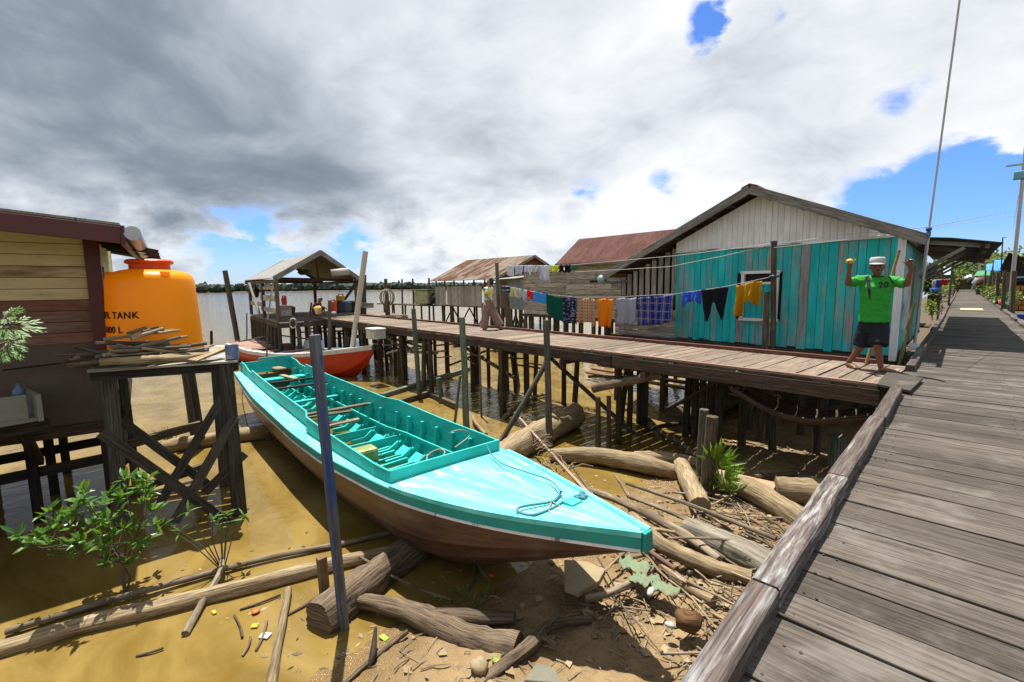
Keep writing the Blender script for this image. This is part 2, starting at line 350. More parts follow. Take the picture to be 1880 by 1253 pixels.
# plastics, metals
M_orange = plain('orange_polyethylene', (1.6, .74, .006), rough=.38, var=.05, scale=2.5, spec=.45, bump=.03, trans=.5)
M_oran2 = plain('orange_lid_plastic', (1.0, .15, .006), rough=.4, var=.05, spec=.45, bump=.02, trans=.3)
M_ink = plain('black_stencil_paint', (.015, .012, .01), rough=.7)
M_foam = plain('white_foam', (.80, .80, .77), rough=.8, var=.06, bump=.2, dirt=(.6, .57, .5))
M_pvc = plain('cream_pvc', (.66, .61, .50), rough=.45, var=.1, scale=2)
M_steel = plain('galvanised_steel', (.52, .51, .5), rough=.38, var=.15, metal=.55, scale=4)
M_zinc = plain('zinc_gutter', (.62, .62, .66), rough=.35, metal=.3, var=.1)
M_rope = plain('grey_rope', (.42, .39, .33), rough=.95, var=.3, scale=60, bump=.6)
M_bluerope = plain('blue_rope', (.12, .36, .45), rough=.95, var=.35, scale=60, bump=.6)
M_wire = plain('pale_line', (.62, .6, .56), rough=.7)
M_dkwire = plain('dark_wire', (.04, .04, .04), rough=.7)
def P(n, c, **k):
    if n not in MATS: MATS[n] = plain(n, c, **k)
    return MATS[n]
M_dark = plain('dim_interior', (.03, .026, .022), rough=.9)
M_soil = plain('brown_soil', (.12, .085, .05), rough=.95, var=.4, scale=3)
# roofs
M_roofA = roofm('rusty_brown_roof_sheet', (.30, .17, .15), (.24, .075, .05), (.40, .30, .28), rust=.55)
M_roofB = roofm('dusky_red_roof_sheet', (.17, .072, .058), (.12, .042, .032), (.185, .095, .08), rust=.52, sheet=1.0, var=.06)
M_roofC = roofm('rusty_zinc_roof_sheet', (.36, .29, .23), (.13, .05, .022), (.19, .10, .055), rust=.50, sheet=.85, pitch=.12)
M_roofD = roofm('bleached_zinc_roof_sheet', (.50, .49, .47), (.38, .345, .31), (.36, .29, .23), rust=.6, rough=.5, var=.06)
M_zincw = roofm('zinc_wall_sheet', (.38, .45, .50), (.30, .37, .42), (.45, .48, .49), rust=.55, pitch=.08, sheet=.75)
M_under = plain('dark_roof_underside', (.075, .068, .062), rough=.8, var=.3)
# vegetation
M_leaf = leafm('glossy_mangrove_leaf', (.04, .14, .02), (.15, .32, .05), rough=.36)
M_papaya = leafm('papaya_leaf', (.10, .26, .03), (.22, .42, .08), rough=.5)
M_palm = leafm('palm_sprout_leaf', (.12, .28, .015), (.26, .46, .03), rough=.4)
M_grass = leafm('grass_blade', (.06, .12, .02), (.15, .24, .05), rough=.5)
M_yleaf = leafm('yellow_green_leaf', (.16, .24, .02), (.36, .40, .05), rough=.5)
M_far = leafm('far_forest_leaf', (.03, .06, .045), (.045, .08, .055), rough=.8, trans=.1)
M_tree = leafm('village_tree_leaf', (.03, .075, .015), (.08, .16, .03), rough=.6, trans=.25)
M_stem = plain('green_brown_stem', (.13, .10, .06), rough=.8, var=.3)
M_dleaf = leafm('dead_leaf', (.26, .17, .08), (.50, .38, .22), rough=.8, trans=.1)

# ------------------------------------------------------------------ world: sky and clouds
SUN = V((-.28, .13, 1)).normalized()
w = bpy.data.worlds.new('World'); sc.world = w; w.use_nodes = True
t = NT(w.node_tree); bg = t.n['Background']
sky = t.nd('ShaderNodeTexSky', {'sky_type': 'NISHITA', 'sun_disc': False, 'sun_elevation': math.asin(SUN.z), 'sun_rotation': math.atan2(SUN.x, SUN.y), 'air_density': 1.0, 'dust_density': .6, 'ozone_density': 2.0})
g = t.nd('ShaderNodeTexCoord').outputs['Generated']
dirn = t.nd('ShaderNodeVectorMath', {'operation': 'NORMALIZE'}, _0=g).outputs[0]
xyz = t.nd('ShaderNodeSeparateXYZ', None, Vector=dirn).outputs
zc = t.math('MAXIMUM', xyz[2], 0.0)
den = t.math('ADD', zc, .30)
pl = t.nd('ShaderNodeCombineXYZ', None, X=t.math('DIVIDE', xyz[0], den), Y=t.math('DIVIDE', xyz[1], den), Z=t.math('MULTIPLY', zc, 1.2)).outputs[0]
def blob(px, py, sig):
    d = ray(px, py).normalized()
    k = 1 / (1 - math.cos(rad(sig)))
    dp = t.nd('ShaderNodeVectorMath', {'operation': 'DOT_PRODUCT'}, _0=dirn, _1=tuple(d)).outputs['Value']
    return t.math('POWER', 2.718, t.math('MULTIPLY', t.math('SUBTRACT', dp, 1.0), k * .7))
def blobs(L):
    s = None
    for px, py, sig, wt in L:
        b = t.math('MULTIPLY', blob(px, py, sig), wt); s = b if s is None else t.math('ADD', s, b)
    return s
warp = t.nd('ShaderNodeTexNoise', None, Vector=pl, Scale=1.1, Detail=3.0).outputs[1]
plw = t.nd('ShaderNodeVectorMath', {'operation': 'ADD'}, _0=pl, _1=t.nd('ShaderNodeVectorMath', {'operation': 'SCALE'}, _0=warp, Scale=.55).outputs[0]).outputs[0]
n1 = t.noise(plw, 1.25, 9, .52, .15)
n2 = t.noise(t.mapv(plw, (1, 1, 1), (4.2, 1.7, .3)), 3.1, 9, .56, .2)
puff = t.noise(t.mapv(dirn, (1, 1, 1.7), (.3, .2, .1)), 7.0, 9, .58, .25)
low = t.ramp(xyz[2], .24, .04)
# brightness of the cloud
dk = blobs([(240, 240, 15, -.29), (500, 300, 9, -.13), (330, 320, 6, -.04), (850, 255, 8, -.10), (1140, 210, 7, -.10), (1500, 190, 7, -.07), (700, 60, 9, -.04),
            (960, 90, 9, .16), (620, 30, 9, .04), (1250, 110, 8, .06), (1440, 50, 8, .10), (800, 350, 5, .14), (420, 420, 6, .10), (1180, 370, 5, .14), (1330, 340, 6, .10), (900, 420, 8, .08), (620, 440, 6, .08), (1600, 280, 8, .08), (1800, 60, 9, .06), (1790, 270, 6, .30), (1600, 200, 5, .06)])
tv = t.math('ADD', t.math('ADD', .665, t.math('MULTIPLY', low, .13)), dk)
tv = t.math('ADD', tv, t.math('MULTIPLY', t.math('SUBTRACT', n1, .5), .85))
tv = t.math('ADD', tv, t.math('MULTIPLY', t.math('SUBTRACT', n2, .5), .60))
tv = t.math('ADD', tv, t.math('MULTIPLY', t.math('MULTIPLY', t.math('SUBTRACT', puff, .46), 2.4), low))
cr = t.nd('ShaderNodeValToRGB', None, Fac=tv); e = cr.color_ramp.elements
e[0].position = .10; e[0].color = (.165, .195, .245, 1); e[1].position = 1.0; e[1].color = (1.06, 1.06, 1.06, 1)
for p_, c_ in ((.34, (.27, .32, .39)), (.55, (.49, .54, .61)), (.75, (.78, .82, .87))):
    q = e.new(p_); q.color = (*c_, 1)
# where the blue shows
hole = blobs([(1360, 30, 3, .75), (1312, 68, 2, .45), (1862, 385, 5.5, .80), (1800, 405, 5, .50), (1865, 450, 5, .7), (1800, 70, 8, -.5), (1660, 275, 4, -.2), (1640, 178, 3.2, .50), (1740, 150, 2.6, .42), (1720, 350, 3.5, .34), (1600, 372, 4, .42), (1870, 215, 3, .26), (1060, 365, 2.6, .34), (1225, 340, 2.2, .22), (1000, 400, 2.2, .16), (425, 468, 4, .45), (640, 480, 4, .34), (540, 500, 5, .34), (800, 470, 4, .2), (1280, 420, 2, .2)])
gate = t.math('ADD', 1.0, t.math('ADD', t.math('MULTIPLY', t.math('SUBTRACT', n2, .5), 4.2), t.math('MULTIPLY', t.math('SUBTRACT', puff, .5), 4.6)))
hl = t.math('ADD', t.math('MULTIPLY', hole, gate), t.math('MULTIPLY', t.math('SUBTRACT', puff, .5), .2))
al = t.math('SUBTRACT', 1.0, t.ramp(hl, .14, .52))
skyc = t.nd('ShaderNodeVectorMath', {'operation': 'MULTIPLY'}, _0=sky.outputs[0], _1=(.37, .57, .95)).outputs[0]
cl10 = t.nd('ShaderNodeVectorMath', {'operation': 'SCALE'}, _0=cr.outputs[0], Scale=5.15).outputs[0]
col = t.mix(al, skyc, cl10)
# thin milky band on the horizon
col = t.mix(t.math('MULTIPLY', t.ramp(xyz[2], .10, .0), .45), col, (4.2, 4.6, 5.0))
t.put(bg.inputs[0], col); bg.inputs[1].default_value = .1
w.cycles.sampling_method = 'MANUAL'; w.cycles.sample_map_resolution = 512
sd = bpy.data.lights.new('sun', 'SUN'); sd.energy = 5.0; sd.angle = rad(.53); sd.color = (1, .955, .87)
so = bpy.data.objects.new('sun', sd); COL.objects.link(so); so.rotation_euler = SUN.to_track_quat('Z', 'Y').to_euler(); so.location = SUN * 60
vs = sc.view_settings; sc.display_settings.display_device = 'sRGB'; vs.view_transform = 'Standard'; vs.look = 'None'; vs.exposure = 1.0; vs.gamma = 1; vs.use_curve_mapping = False
sc.cycles.use_denoising = True; sc.cycles.max_bounces = 6; sc.cycles.transparent_max_bounces = 8
sc.cycles.caustics_reflective = False; sc.cycles.caustics_refractive = False; sc.cycles.sample_clamp_indirect = 8
# ------------------------------------------------------------------ river, mud, ground, far bank
def water_mat():
    m, t, b = newmat('muddy_water'); tc = t.nd('ShaderNodeTexCoord'); o = tc.outputs['Object']
    n = t.noise(t.mapv(o, (.7, 1.1, 1)), 1.0, 6, .62, .8)
    n = t.ramp(n, .3, .7)
    c = t.mix(n, (.125, .080, .017), (.215, .148, .045))  # widened tone contrast: murk plus paler patches standing for sky reflection
    t.put(b.inputs['Base Color'], c); b.inputs['Roughness'].default_value = .06; b.inputs['IOR'].default_value = 1.33
    b.inputs['Specular IOR Level'].default_value = .5
    rot = (0, 0, rad(28))
    a1 = t.noise(t.mapv(o, (2.6, 1.0, 1), rot=rot), 1.1, 3, .5, .3); a2 = t.noise(t.mapv(o, (2.2, 1, 1), rot=(0, 0, rad(40))), 5.0, 3, .55, .3); a3 = t.noise(t.mapv(o, (2.4, 1, 1), rot=rot), .2, 3, .5)
    x = t.nd('ShaderNodeSeparateXYZ', None, Vector=o).outputs
    far = t.ramp(t.math('SUBTRACT', x[1], t.math('MULTIPLY', x[0], .75)), 5.5, 17.0)   # sheltered shallows stay calm, open river ruffles
    amp = t.math('ADD', .13, t.math('MULTIPLY', far, .62))
    h = t.math('ADD', t.math('MULTIPLY', a1, 1.0), t.math('MULTIPLY', a2, .28)); h = t.math('ADD', h, t.math('MULTIPLY', a3, .8))
    t.put(b.inputs['Normal'], t.nd('ShaderNodeBump', None, Strength=amp, Distance=.055, Height=h).outputs[0]); return m
M_water = water_mat()
m = MB()
xs_ = [-3500, -1200, -400, -120, -40, -10, 20, 120, 600]; ys_ = [-600, -100, -20, 0, 10, 30, 100, 400, 1500, 3500]
m.grid([[(x, y, 0) for x in xs_] for y in ys_])
m.build('river_water', M_water, kind='structure')

def shore(y):
    s = -3.55 - .25 * math.sin(y * .9 + .6)
    if y < 2: s += (2 - y) * .25
    if y > 10: s -= (y - 10) * .42 * (1 if y < 16 else 0) + (2.5 if y >= 16 else 0)
    return s
def hm(x, y, fine=True):
    d = x - shore(y)
    h = d * .15 if d < 0 else .13 * d * (1 - .02 * d)
    if d > 6: h = .13 * 6 * .88 + (d - 6) * .01
    h = max(-.8, min(h, 1.0))
    if fine:
        k = 1 if d > 0 else .45
        h += k * (.05 * noise.noise(V((x * 1.1, y * 1.1, 0))) + .035 * noise.noise(V((x * 3.3, y * 3.3, 4))) + .034 * abs(noise.noise(V((x * 8, y * 8, 9)))) + .013 * noise.noise(V((x * 19, y * 19, 2))))
    return h
def hz(x, y): return max(0.0, hm(x, y))
def mud_mat():
    m, t, b = newmat('river_mud'); tc = t.nd('ShaderNodeTexCoord'); o = tc.outputs['Object']
    n = t.noise(o, 1.6, 6, .65); n2 = t.noise(o, 9, 6, .7); n3 = t.noise(o, 45, 3, .6)
    c = t.mix(t.ramp(n, .35, .65), (.17, .108, .048), (.27, .185, .09)); c = t.mix(t.math('MULTIPLY', t.ramp(n2, .50, .68), .6), c, (.09, .058, .03))
    c = t.mix(t.math('MULTIPLY', t.ramp(n3, .6, .75), .4), c, (.34, .25, .14))
    x = t.nd('ShaderNodeSeparateXYZ', None, Vector=o).outputs
    wet = t.ramp(t.math('ADD', x[2], t.math('MULTIPLY', t.math('SUBTRACT', n2, .5), .22)), .20, .02)
    c = t.mix(t.math('MULTIPLY', wet, .45), c, (.15, .085, .022))
    t.put(b.inputs['Base Color'], c); t.put(b.inputs['Roughness'], t.math('SUBTRACT', .8, t.math('MULTIPLY', wet, .62)))
    b.inputs['Specular IOR Level'].default_value = .4
    t.put(b.inputs['Normal'], t.nd('ShaderNodeBump', None, Strength=.8, Distance=.05, Height=t.math('ADD', t.math('MULTIPLY', n2, 1.2), t.math('MULTIPLY', n3, .35))).outputs[0]); return m
M_mud = mud_mat()
m = MB(); st = .04
m.grid([[(-6 + i * st, .3 + j * st, hm(-6 + i * st, .3 + j * st)) for i in range(int(6.4 / st))] for j in range(int(15 / st))])
m.build('mud_bank', M_mud, smooth=True, kind='structure')
m = MB(); gx = [-7, -5.5, -4, -2, 0, 2, 4, 8, 15, 30, 80]; gy = [-12, -5, 0, 3, 6, 9, 12, 15.5, 18, 22, 30, 45, 70, 120, 260]
def gh(x, y):
    h = hm(x, y, False); return h - .22 if (-6.5 < x < .9 and 0 < y < 15.6) else h - .02
m.grid([[(x, y, gh(x, y)) for x in gx] for y in gy]); m.build('ground', M_soil, smooth=True, kind='structure')

# far bank: a strip of land with forest on it
def bankpt(px, R): d = ray(px, 530); a = math.atan2(d.y, d.x); return V((math.cos(a) * R, math.sin(a) * R, 0))
m = MB(); rows = [[], [], []]
for i in range(41):
    px = -900 + i * 62; R = 760 + 60 * math.sin(i * .7)
    for k, (dr, z) in enumerate(((-14, -.5), (6, 1.2), (500, 3))): p = bankpt(px, R + dr); p.z = z; rows[k].append(p)
m.grid(rows, flip=True); m.build('far_bank', M_soil, kind='structure')
m = MB(); fr = random.Random(3)
for i in range(1500):
    px = fr.uniform(-500, 1330); R = 762 + fr.random() ** 1.5 * 110 + 30 * math.sin((px + 900) / 62 * .7) * 1.6
    p = bankpt(px, R); h = fr.uniform(9, 12.5) * (1.0 + .16 * noise.noise(V((px * .02, 0, 0)))); rr = fr.uniform(4, 7)
    if fr.random() < .05: h *= 1.22; rr *= .6
    m.ell(p + V((0, 0, h * .52)), rr, rr, h * .52, 6, r=fr.random(), wob=.55)
m.build('far_forest', M_far, kind='stuff', label='dark green forest lining the far bank of the river', cat='forest')

# ------------------------------------------------------------------ boardwalk
BW = empty('boardwalk', (0, 0, 0), 'long plank boardwalk of worn grey brown boards with low kerbs', 'boardwalk', kind='structure')
DZ = 1.95
m = MB(); y = -2.2; br = random.Random(5)
while y < 110:
    wd = br.uniform(.15, .205) if y < 40 else .4
    if br.random() < .12: wd *= .62
    gap = br.choice((.004, .006, .010, .016, .007)) if y < 40 else .02
    x0 = -.535 + br.uniform(-.02, .01); x1 = 1.42 + br.uniform(-.04, .05); tl = br.uniform(-.008, .008); dz = br.uniform(-.004, .003)
    sg = 3 if y < 12 else 1
    m.beam((x0, y + wd / 2 - tl, DZ - .02 + dz), (x1, y + wd / 2 + tl, DZ - .02 + dz * .3), wd, .04, jit=.002)
    y += wd + gap
m.build('deck', M_deck, BW, bevel=.004)
m = MB(); nr_ = random.Random(2); y = -.5
while y < 11:
    for x in (-.36, .45, 1.22):
        for dx in (-.03, .035):
            p = V((x + dx + nr_.uniform(-.02, .02), y + nr_.uniform(-.01, .01), DZ + .001)); m.tube([p, p + V((0, 0, .003))], .006, 6)
    y += .19
m.build('nails', M_dkwire, BW)
m = MB()
for x in (-.44, .45, 1.25): m.beam((x, -2.2, DZ - .12), (x, 110, DZ - .12), .09, .16)
m.build('bearer', M_beam, BW)
# kerb boards, one mesh each, laid end to end along both edges
ky = [-1.5, .9, 2.55, 5.0, 7.2]; kn = 0
segs = [(-1.5, 1.95, -0.482, -0.492, 0), (1.965, 3.45, -0.492, -0.487, 1), (3.46, 5.25, -0.492, -0.482, 0), (5.265, 6.95, -0.472, -0.482, 0)]
segs += [(8.85, 10.2, -0.482, -0.482, 0), (10.21, 12.0, -0.487, -0.492, 0), (12.02, 16.2, -0.492, -0.472, 0), (16.25, 20.5, -0.502, -0.492, 0), (20.6, 27, -0.482, -0.512, 0), (27.1, 36, -0.512, -0.552, 0), (36.1, 50, -0.552, -0.532, 0), (50, 90, -0.532, -0.732, 0)]
for a, b, xa, xb, pt in segs:
    q = MB(); n_ = 5
    pts = [V((xa + (xb - xa) * i / n_ + (.004 * math.sin(i * 2.1 + a) if i not in (0, n_) else 0), a + (b - a) * i / n_, DZ + .047 + .003 * math.sin(i * 1.7 + a))) for i in range(n_ + 1)]
    rows = []
    for p in pts:
        rows.append([p + V((-.055, 0, -.045)), p + V((-.053, 0, .04)), p + V((-.044, 0, .048)), p + V((.044, 0, .048)), p + V((.053, 0, .04)), p + V((.055, 0, -.045))])
    # u along the board
    n6 = 6; vs_ = [p for r_ in rows for p in r_]; fs_ = []; us_ = []; o_ = RN.random() * 9
    w6 = [0, .085, .1, .22, .235, .32]
    for i in range(n_):
        for j in range(n6):
            j2 = (j + 1) % n6; l0, l1 = o_ + (b - a) * i / n_, o_ + (b - a) * (i + 1) / n_
            fs_.append((i * n6 + j, i * n6 + j2, (i + 1) * n6 + j2, (i + 1) * n6 + j)[::-1]); us_.append([(l0, w6[j]), (l0, w6[j2] if j2 else .4), (l1, w6[j2] if j2 else .4), (l1, w6[j])][::-1])
    fs_ += [tuple(range(n6)), tuple(n_ * n6 + k for k in range(n6 - 1, -1, -1))]; us_ += [[(0, w) for w in w6], [(0, w) for w in w6[::-1]]]
    q.add(vs_, fs_, us_); q.build('kerb', M_kerbp if pt else M_kerb, BW)
for a, b in ((-1, 9), (9.05, 15.5), (15.6, 22), (22.1, 30), (30.1, 42), (42.1, 60), (60, 100)):
    q = MB(); n_ = 6
    for i in range(n_):
        f = lambda k: V((1.33 + .03 * math.sin(k * 1.9 + a), a + (b - a) * k / n_, DZ + .045))
        q.beam(f(i), f(i + 1), .13, .09)
    q.build('kerb', M_kerb, BW)
for yy in (.8, 2.9, 5.0, 7.0, 9.1, 11.2, 13.5, 16, 19):
    for x in (-.5, 1.3):
        q = MB(); q.log((x + RN.uniform(-.04, .04), yy, hm(x, yy, False) - .4), (x, yy, DZ - .04 if x > 0 else DZ - .2), .075, .07, 9, 4, wob=.1); q.build('pile', M_pile, BW, smooth=True)
# loading ramp between pier and boardwalk
rp = [ (-.70, 7.28, DZ + .012), (-.36, 6.98, DZ + .03), (-.30, 8.0, DZ + .03), (-.70, 8.68, DZ + .012)]
m = MB(); m.prism(rp, (0, 0, .03)); solo(m, 'ramp_board', M_deck, 'short worn ramp board bridging the plank pier and the boardwalk', 'ramp', bevel=.004)

# ------------------------------------------------------------------ pier
D_ = V((-.9968, .0797, 0)); N_ = V((.0797, .9968, 0))
PN = lambda s, o, z=DZ: V((-.66, 7.32, 0)) + D_ * s + N_ * o + V((0, 0, z))
PL = 21.3; PWD = 2.12
PIER = empty('plank_pier', tuple(PN(0, 1, 0)), 'long plank pier on dark wooden piles running out to the open shelter', 'pier')
m = MB(); s = .03; pr = random.Random(9)
while s < PL:
    wd = pr.uniform(.19, .26); g_ = pr.choice((.012, .018, .026, .034, .02))
    m.beam(PN(s + wd / 2, .03 + pr.uniform(-.03, .03), DZ - .02 + pr.uniform(-.006, .003)), PN(s + wd / 2 + pr.uniform(-.01, .01), PWD + pr.uniform(-.03, .03), DZ - .02 + pr.uniform(-.006, .003)), wd, .038)
    s += wd + g_
m.build('deck', M_pier, PIER, bevel=.003)
m = MB()
for a, b in ((0.0, 4.1), (4.13, 9.2), (9.23, 14.6), (14.63, PL)): m.beam(PN(a, .0, DZ - .14), PN(b, 0, DZ - .14), .06, .2)
m.build('edge_beam', M_beam, PIER, bevel=.004)
m = MB(); m.beam(PN(0, .02, DZ + .022), PN(4.6, .02, DZ + .022), .07, .035); m.beam(PN(4.65, .02, DZ + .018), PN(PL, .02, DZ + .018), .06, .03); m.build('edge_strip', M_rail, PIER)
m = MB()
for a, b in ((.45, 5), (5.05, 10.1), (10.2, 15.5), (15.6, PL)): m.beam(PN(a, PWD - .05, DZ + .035), PN(b, PWD - .05, DZ + .035), .09, .065)
m.build('edge_rail', M_redr, PIER, bevel=.003)
m = MB(); m.beam(PN(0, PWD - .05, DZ - .14), PN(PL, PWD - .05, DZ - .14), .07, .2); m.beam(PN(0, 1.05, DZ - .12), PN(PL, 1.05, DZ - .12), .07, .15); m.build('joist', M_beam, PIER)
def sd_of(p): q = p - PN(0, 0, 0); return q.dot(D_), q.dot(N_)
pl = [(693, 660), (712, 682), (727, 690), (745, 700), (760, 730), (800, 690), (830, 690), (868, 720), (905, 700), (925, 765), (950, 700), (980, 715), (1020, 700), (1136, 815), (1155, 790), (1210, 770), (1238, 755), (1240, 735), (1090, 700), (1070, 735), (1320, 820), (1345, 790), (1370, 760), (1410, 750), (1395, 805), (1565, 800)]
used = []
for i, (px, py) in enumerate(pl):
    p = az(px, py, 0)
    s, o = sd_of(p); o = max(.1, min(PWD - .06, o)); used.append(s)
    b = PN(s, o, min(-.3, 0)); b.z = hm(b.x, b.y, False) - .5; tp = PN(s + pr.uniform(-.05, .05), min(max(o + pr.uniform(-.04, .04), .09), PWD - .1), DZ - .22)
    q = MB()
    if i % 3 == 0: q.beam(b, tp, .13, .12, (1, 0, 0))
    else: q.log(b, tp, pr.uniform(.058, .085), pr.uniform(.055, .075), 9, 5, .01, .12)
    q.build('pile', M_pile, PIER, smooth=i % 3 != 0)
for s in [2.0 + 1.55 * k for k in range(13)]:
    for o in (.12, 1.98):
        if o < 1 and s < 11: continue
        b = PN(s + pr.uniform(-.3, .3), o, -.5); q = MB(); q.log(b, PN(s, o, DZ - .22), pr.uniform(.06, .085), .065, 9, 5, .01, .12); q.build('pile', M_pile, PIER, smooth=True)
for k in range(9):                                    # cross bearers and slanting braces
    s = 3.4 + k * 2.0; q = MB(); q.beam(PN(s, -.05, DZ - .3), PN(s, PWD + .05, DZ - .3), .09, .11); q.build('crossbeam', M_beam, PIER)
for k in range(34):
    s = pr.uniform(3.5, 15); o = pr.uniform(.05, 1.9); z = pr.uniform(1.15, 1.68); a = pr.gauss(0, .5); L = pr.uniform(.5, 1.5); q = MB(); q.log(PN(s, o, z), PN(s + L * math.cos(a), min(2.1, max(0, o + L * math.sin(a))), z + pr.uniform(-.25, .2)), pr.uniform(.015, .035), None, 7, 5, .03, .2); q.build('brace', (M_drift2, M_pole, M_grey)[k % 3], PIER, smooth=True)
for (s0, o0, z0, s1, o1, z1) in ((4.2, .9, .15, 6.8, 1.1, 1.45), (7.4, .5, .9, 9.8, .6, 1.5), (9.9, 1.4, 1.3, 12, 1.5, .6), (11.5, .3, 1.35, 13.6, .3, 1.1), (2.6, 1.5, 1.5, 4.0, 1.7, .5), (13, 1, 1.2, 16, 1.2, 1.3)):
    q = MB(); q.beam(PN(s0, o0, z0), PN(s1, o1, z1), .10, .05); q.build('brace', M_drift2, PIER)
# ------------------------------------------------------------------ turquoise longboat
def lerp_tab(tab, s):
    for i in range(len(tab) - 1):
        a, b = tab[i], tab[i + 1]
        if s <= b[0]:
            t_ = (s - a[0]) / (b[0] - a[0]); t_ = max(0, t_); u_ = t_ * t_ * (3 - 2 * t_) if False else t_
            return [x + (y - x) * u_ for x, y in zip(a, b)]
    return list(tab[-1])
def smooth_tab(tab, s):
    pts = [lerp_tab(tab, max(tab[0][0], min(tab[-1][0], s + d))) for d in (-.35, -.15, 0, .15, .35)]
    if s < .3 or s > tab[-1][0] - .3: return lerp_tab(tab, s)
    return [s] + [sum(p[k] for p in pts) / 5 for k in range(1, len(tab[0]))]
S0 = V((-13.5, 4.28, 0)); B0 = V((-1.66, 3.2, 0)); AX = (B0 - S0).normalized(); LT = V((-AX.y, AX.x, 0)); LB = (B0 - S0).length
# s, half width, sheer height, keel height
TB = [(0, .76, 1.10, .30), (1.2, .84, 1.05, .05), (3, .95, .98, -.12), (6, 1.0, .93, -.12), (7.5, .98, .95, -.10), (9.1, .87, 1.02, -.06), (9.6, .775, 1.05, .0), (10.1, .65, 1.085, .24), (10.7, .475, 1.14, .55), (11.3, .26, 1.22, .86), (LB, .035, 1.30, 1.17)]
bp_ = lambda s, o, z: S0 + AX * s + LT * o + V((0, 0, z))
BOAT = empty('long_boat', tuple(bp_(6, 0, 0)), 'long open turquoise wooden boat with brown hull, grounded between the stand and the boardwalk', 'boat', None)
NS = 48; st_ = [LB * i / NS for i in range(NS + 1)]
def hullrow(s, side, inset=0):
    _, h, zs, zk = smooth_tab(TB, s); zc_ = zs - .13; d = zc_ - zk
    prof = [(h, zc_), (h * .985, zc_ - d * .12), (h * .90, zc_ - d * .42), (h * .74, zc_ - d * .68), (h * .42, zc_ - d * .9), (0.015, zk)]
    return [bp_(s, side * a, z) for a, z in prof]
def strips(m, rows, flip):                         # rows across the section -> one strip of plank per pair of lines, grain along the boat
    for k in range(len(rows[0]) - 1): m.grid([[r_[k] for r_ in rows], [r_[k + 1] for r_ in rows]], r=RN.uniform(.25, .6), flip=not flip)
m = MB()
strips(m, [hullrow(s, -1) for s in st_], True); strips(m, [hullrow(s, 1) for s in st_], False)
a = hullrow(0, -1); b = hullrow(0, 1); m.add(a + b[::-1], [tuple(range(len(a) * 2))[::-1]], [[(p.y, p.z) for p in (a + b[::-1])][::-1]], r=.3)
m.build('hull', M_hull, BOAT, smooth=True)
# side strake (rubbing band) outside and its thin white lip
for side in (-1, 1):
    m = MB(); rows = []
    for s in st_:
        _, h, zs, zk = smooth_tab(TB, s)
        rows.append([bp_(s, side * (h - .01), zs - .13), bp_(s, side * (h + .025), zs - .125), bp_(s, side * (h + .028), zs), bp_(s, side * (h - .03), zs + .004)])
    strips(m, rows, side < 0)
    m.build('strake', M_turdk, BOAT)
    m = MB(); m.grid([[r_[1] + V((0, 0, -.006)) + LT * side * .002, r_[1] + LT * side * .014 + V((0, 0, -.004)), r_[1] + LT * side * .014 + V((0, 0, .018)), r_[1] + LT * side * .002 + V((0, 0, .02))] for r_ in rows], flip=side < 0); m.build('trim_strip', M_trim, BOAT)
# stem block at the bow
m = MB(); _, h, zs, zk = lerp_tab(TB, LB); m.beam(bp_(LB + .01, 0, zk - .0), bp_(LB + .0, 0, zs + .03), .10, .06, upv=AX); m.build('stem', M_turdk, BOAT, bevel=.01)
SB = 9.05                                      # forward bulkhead
hc = lambda s: min(smooth_tab(TB, s)[1] - .07, .60 + .02 * s if s < 6 else .82 if s < 8 else .82)
zs_ = lambda s: smooth_tab(TB, s)[2]
ct = lambda s: zs_(s) + (.27 if s < 6 else .27 - .12 * (s - 6) / 3.05) - (.07 if s < 1.3 and s > .5 else 0)
# side decks and stern deck rim
for side in (-1, 1):
    m = MB(); strips(m, [[bp_(s, side * (smooth_tab(TB, s)[1] + .02), zs_(s) + .006), bp_(s, side * hc(s), zs_(s) + .012)] for s in st_ if s <= SB + .2], side > 0); m.build('side_deck', M_turd if side < 0 else M_tur, BOAT)
# foredeck: cambered, with low edge rails
m = MB(); rows = []
for s in [SB - .02 + (LB - .05 - SB) * i / 14 for i in range(15)]:
    _, h, zs, zk = smooth_tab(TB, s); rows.append([bp_(s, h * x / 4 * .99, zs + .012 + .012 * (1 - (x / 4) ** 2) * h) for x in range(-4, 5)])
for j in range(8): m.grid([[r_[j] for r_ in rows], [r_[j + 1] for r_ in rows]], r=.37 + RN.uniform(-.004, .004), flip=False)
m.build('foredeck', M_turd, BOAT)
for side in (-1, 1):
    m = MB(); rr_ = [s for s in st_ if s > SB]; 
    m.grid([[bp_(s, side * (smooth_tab(TB, s)[1] + .03), zs_(s) - .01), bp_(s, side * (smooth_tab(TB, s)[1] + .028), zs_(s) + .035), bp_(s, side * max(.0, smooth_tab(TB, s)[1] - .02), zs_(s) + .035), bp_(s, side * max(0, smooth_tab(TB, s)[1] - .03), zs_(s) + .01)] for s in rr_], flip=side < 0)
    m.build('deck_edge', M_turd, BOAT)
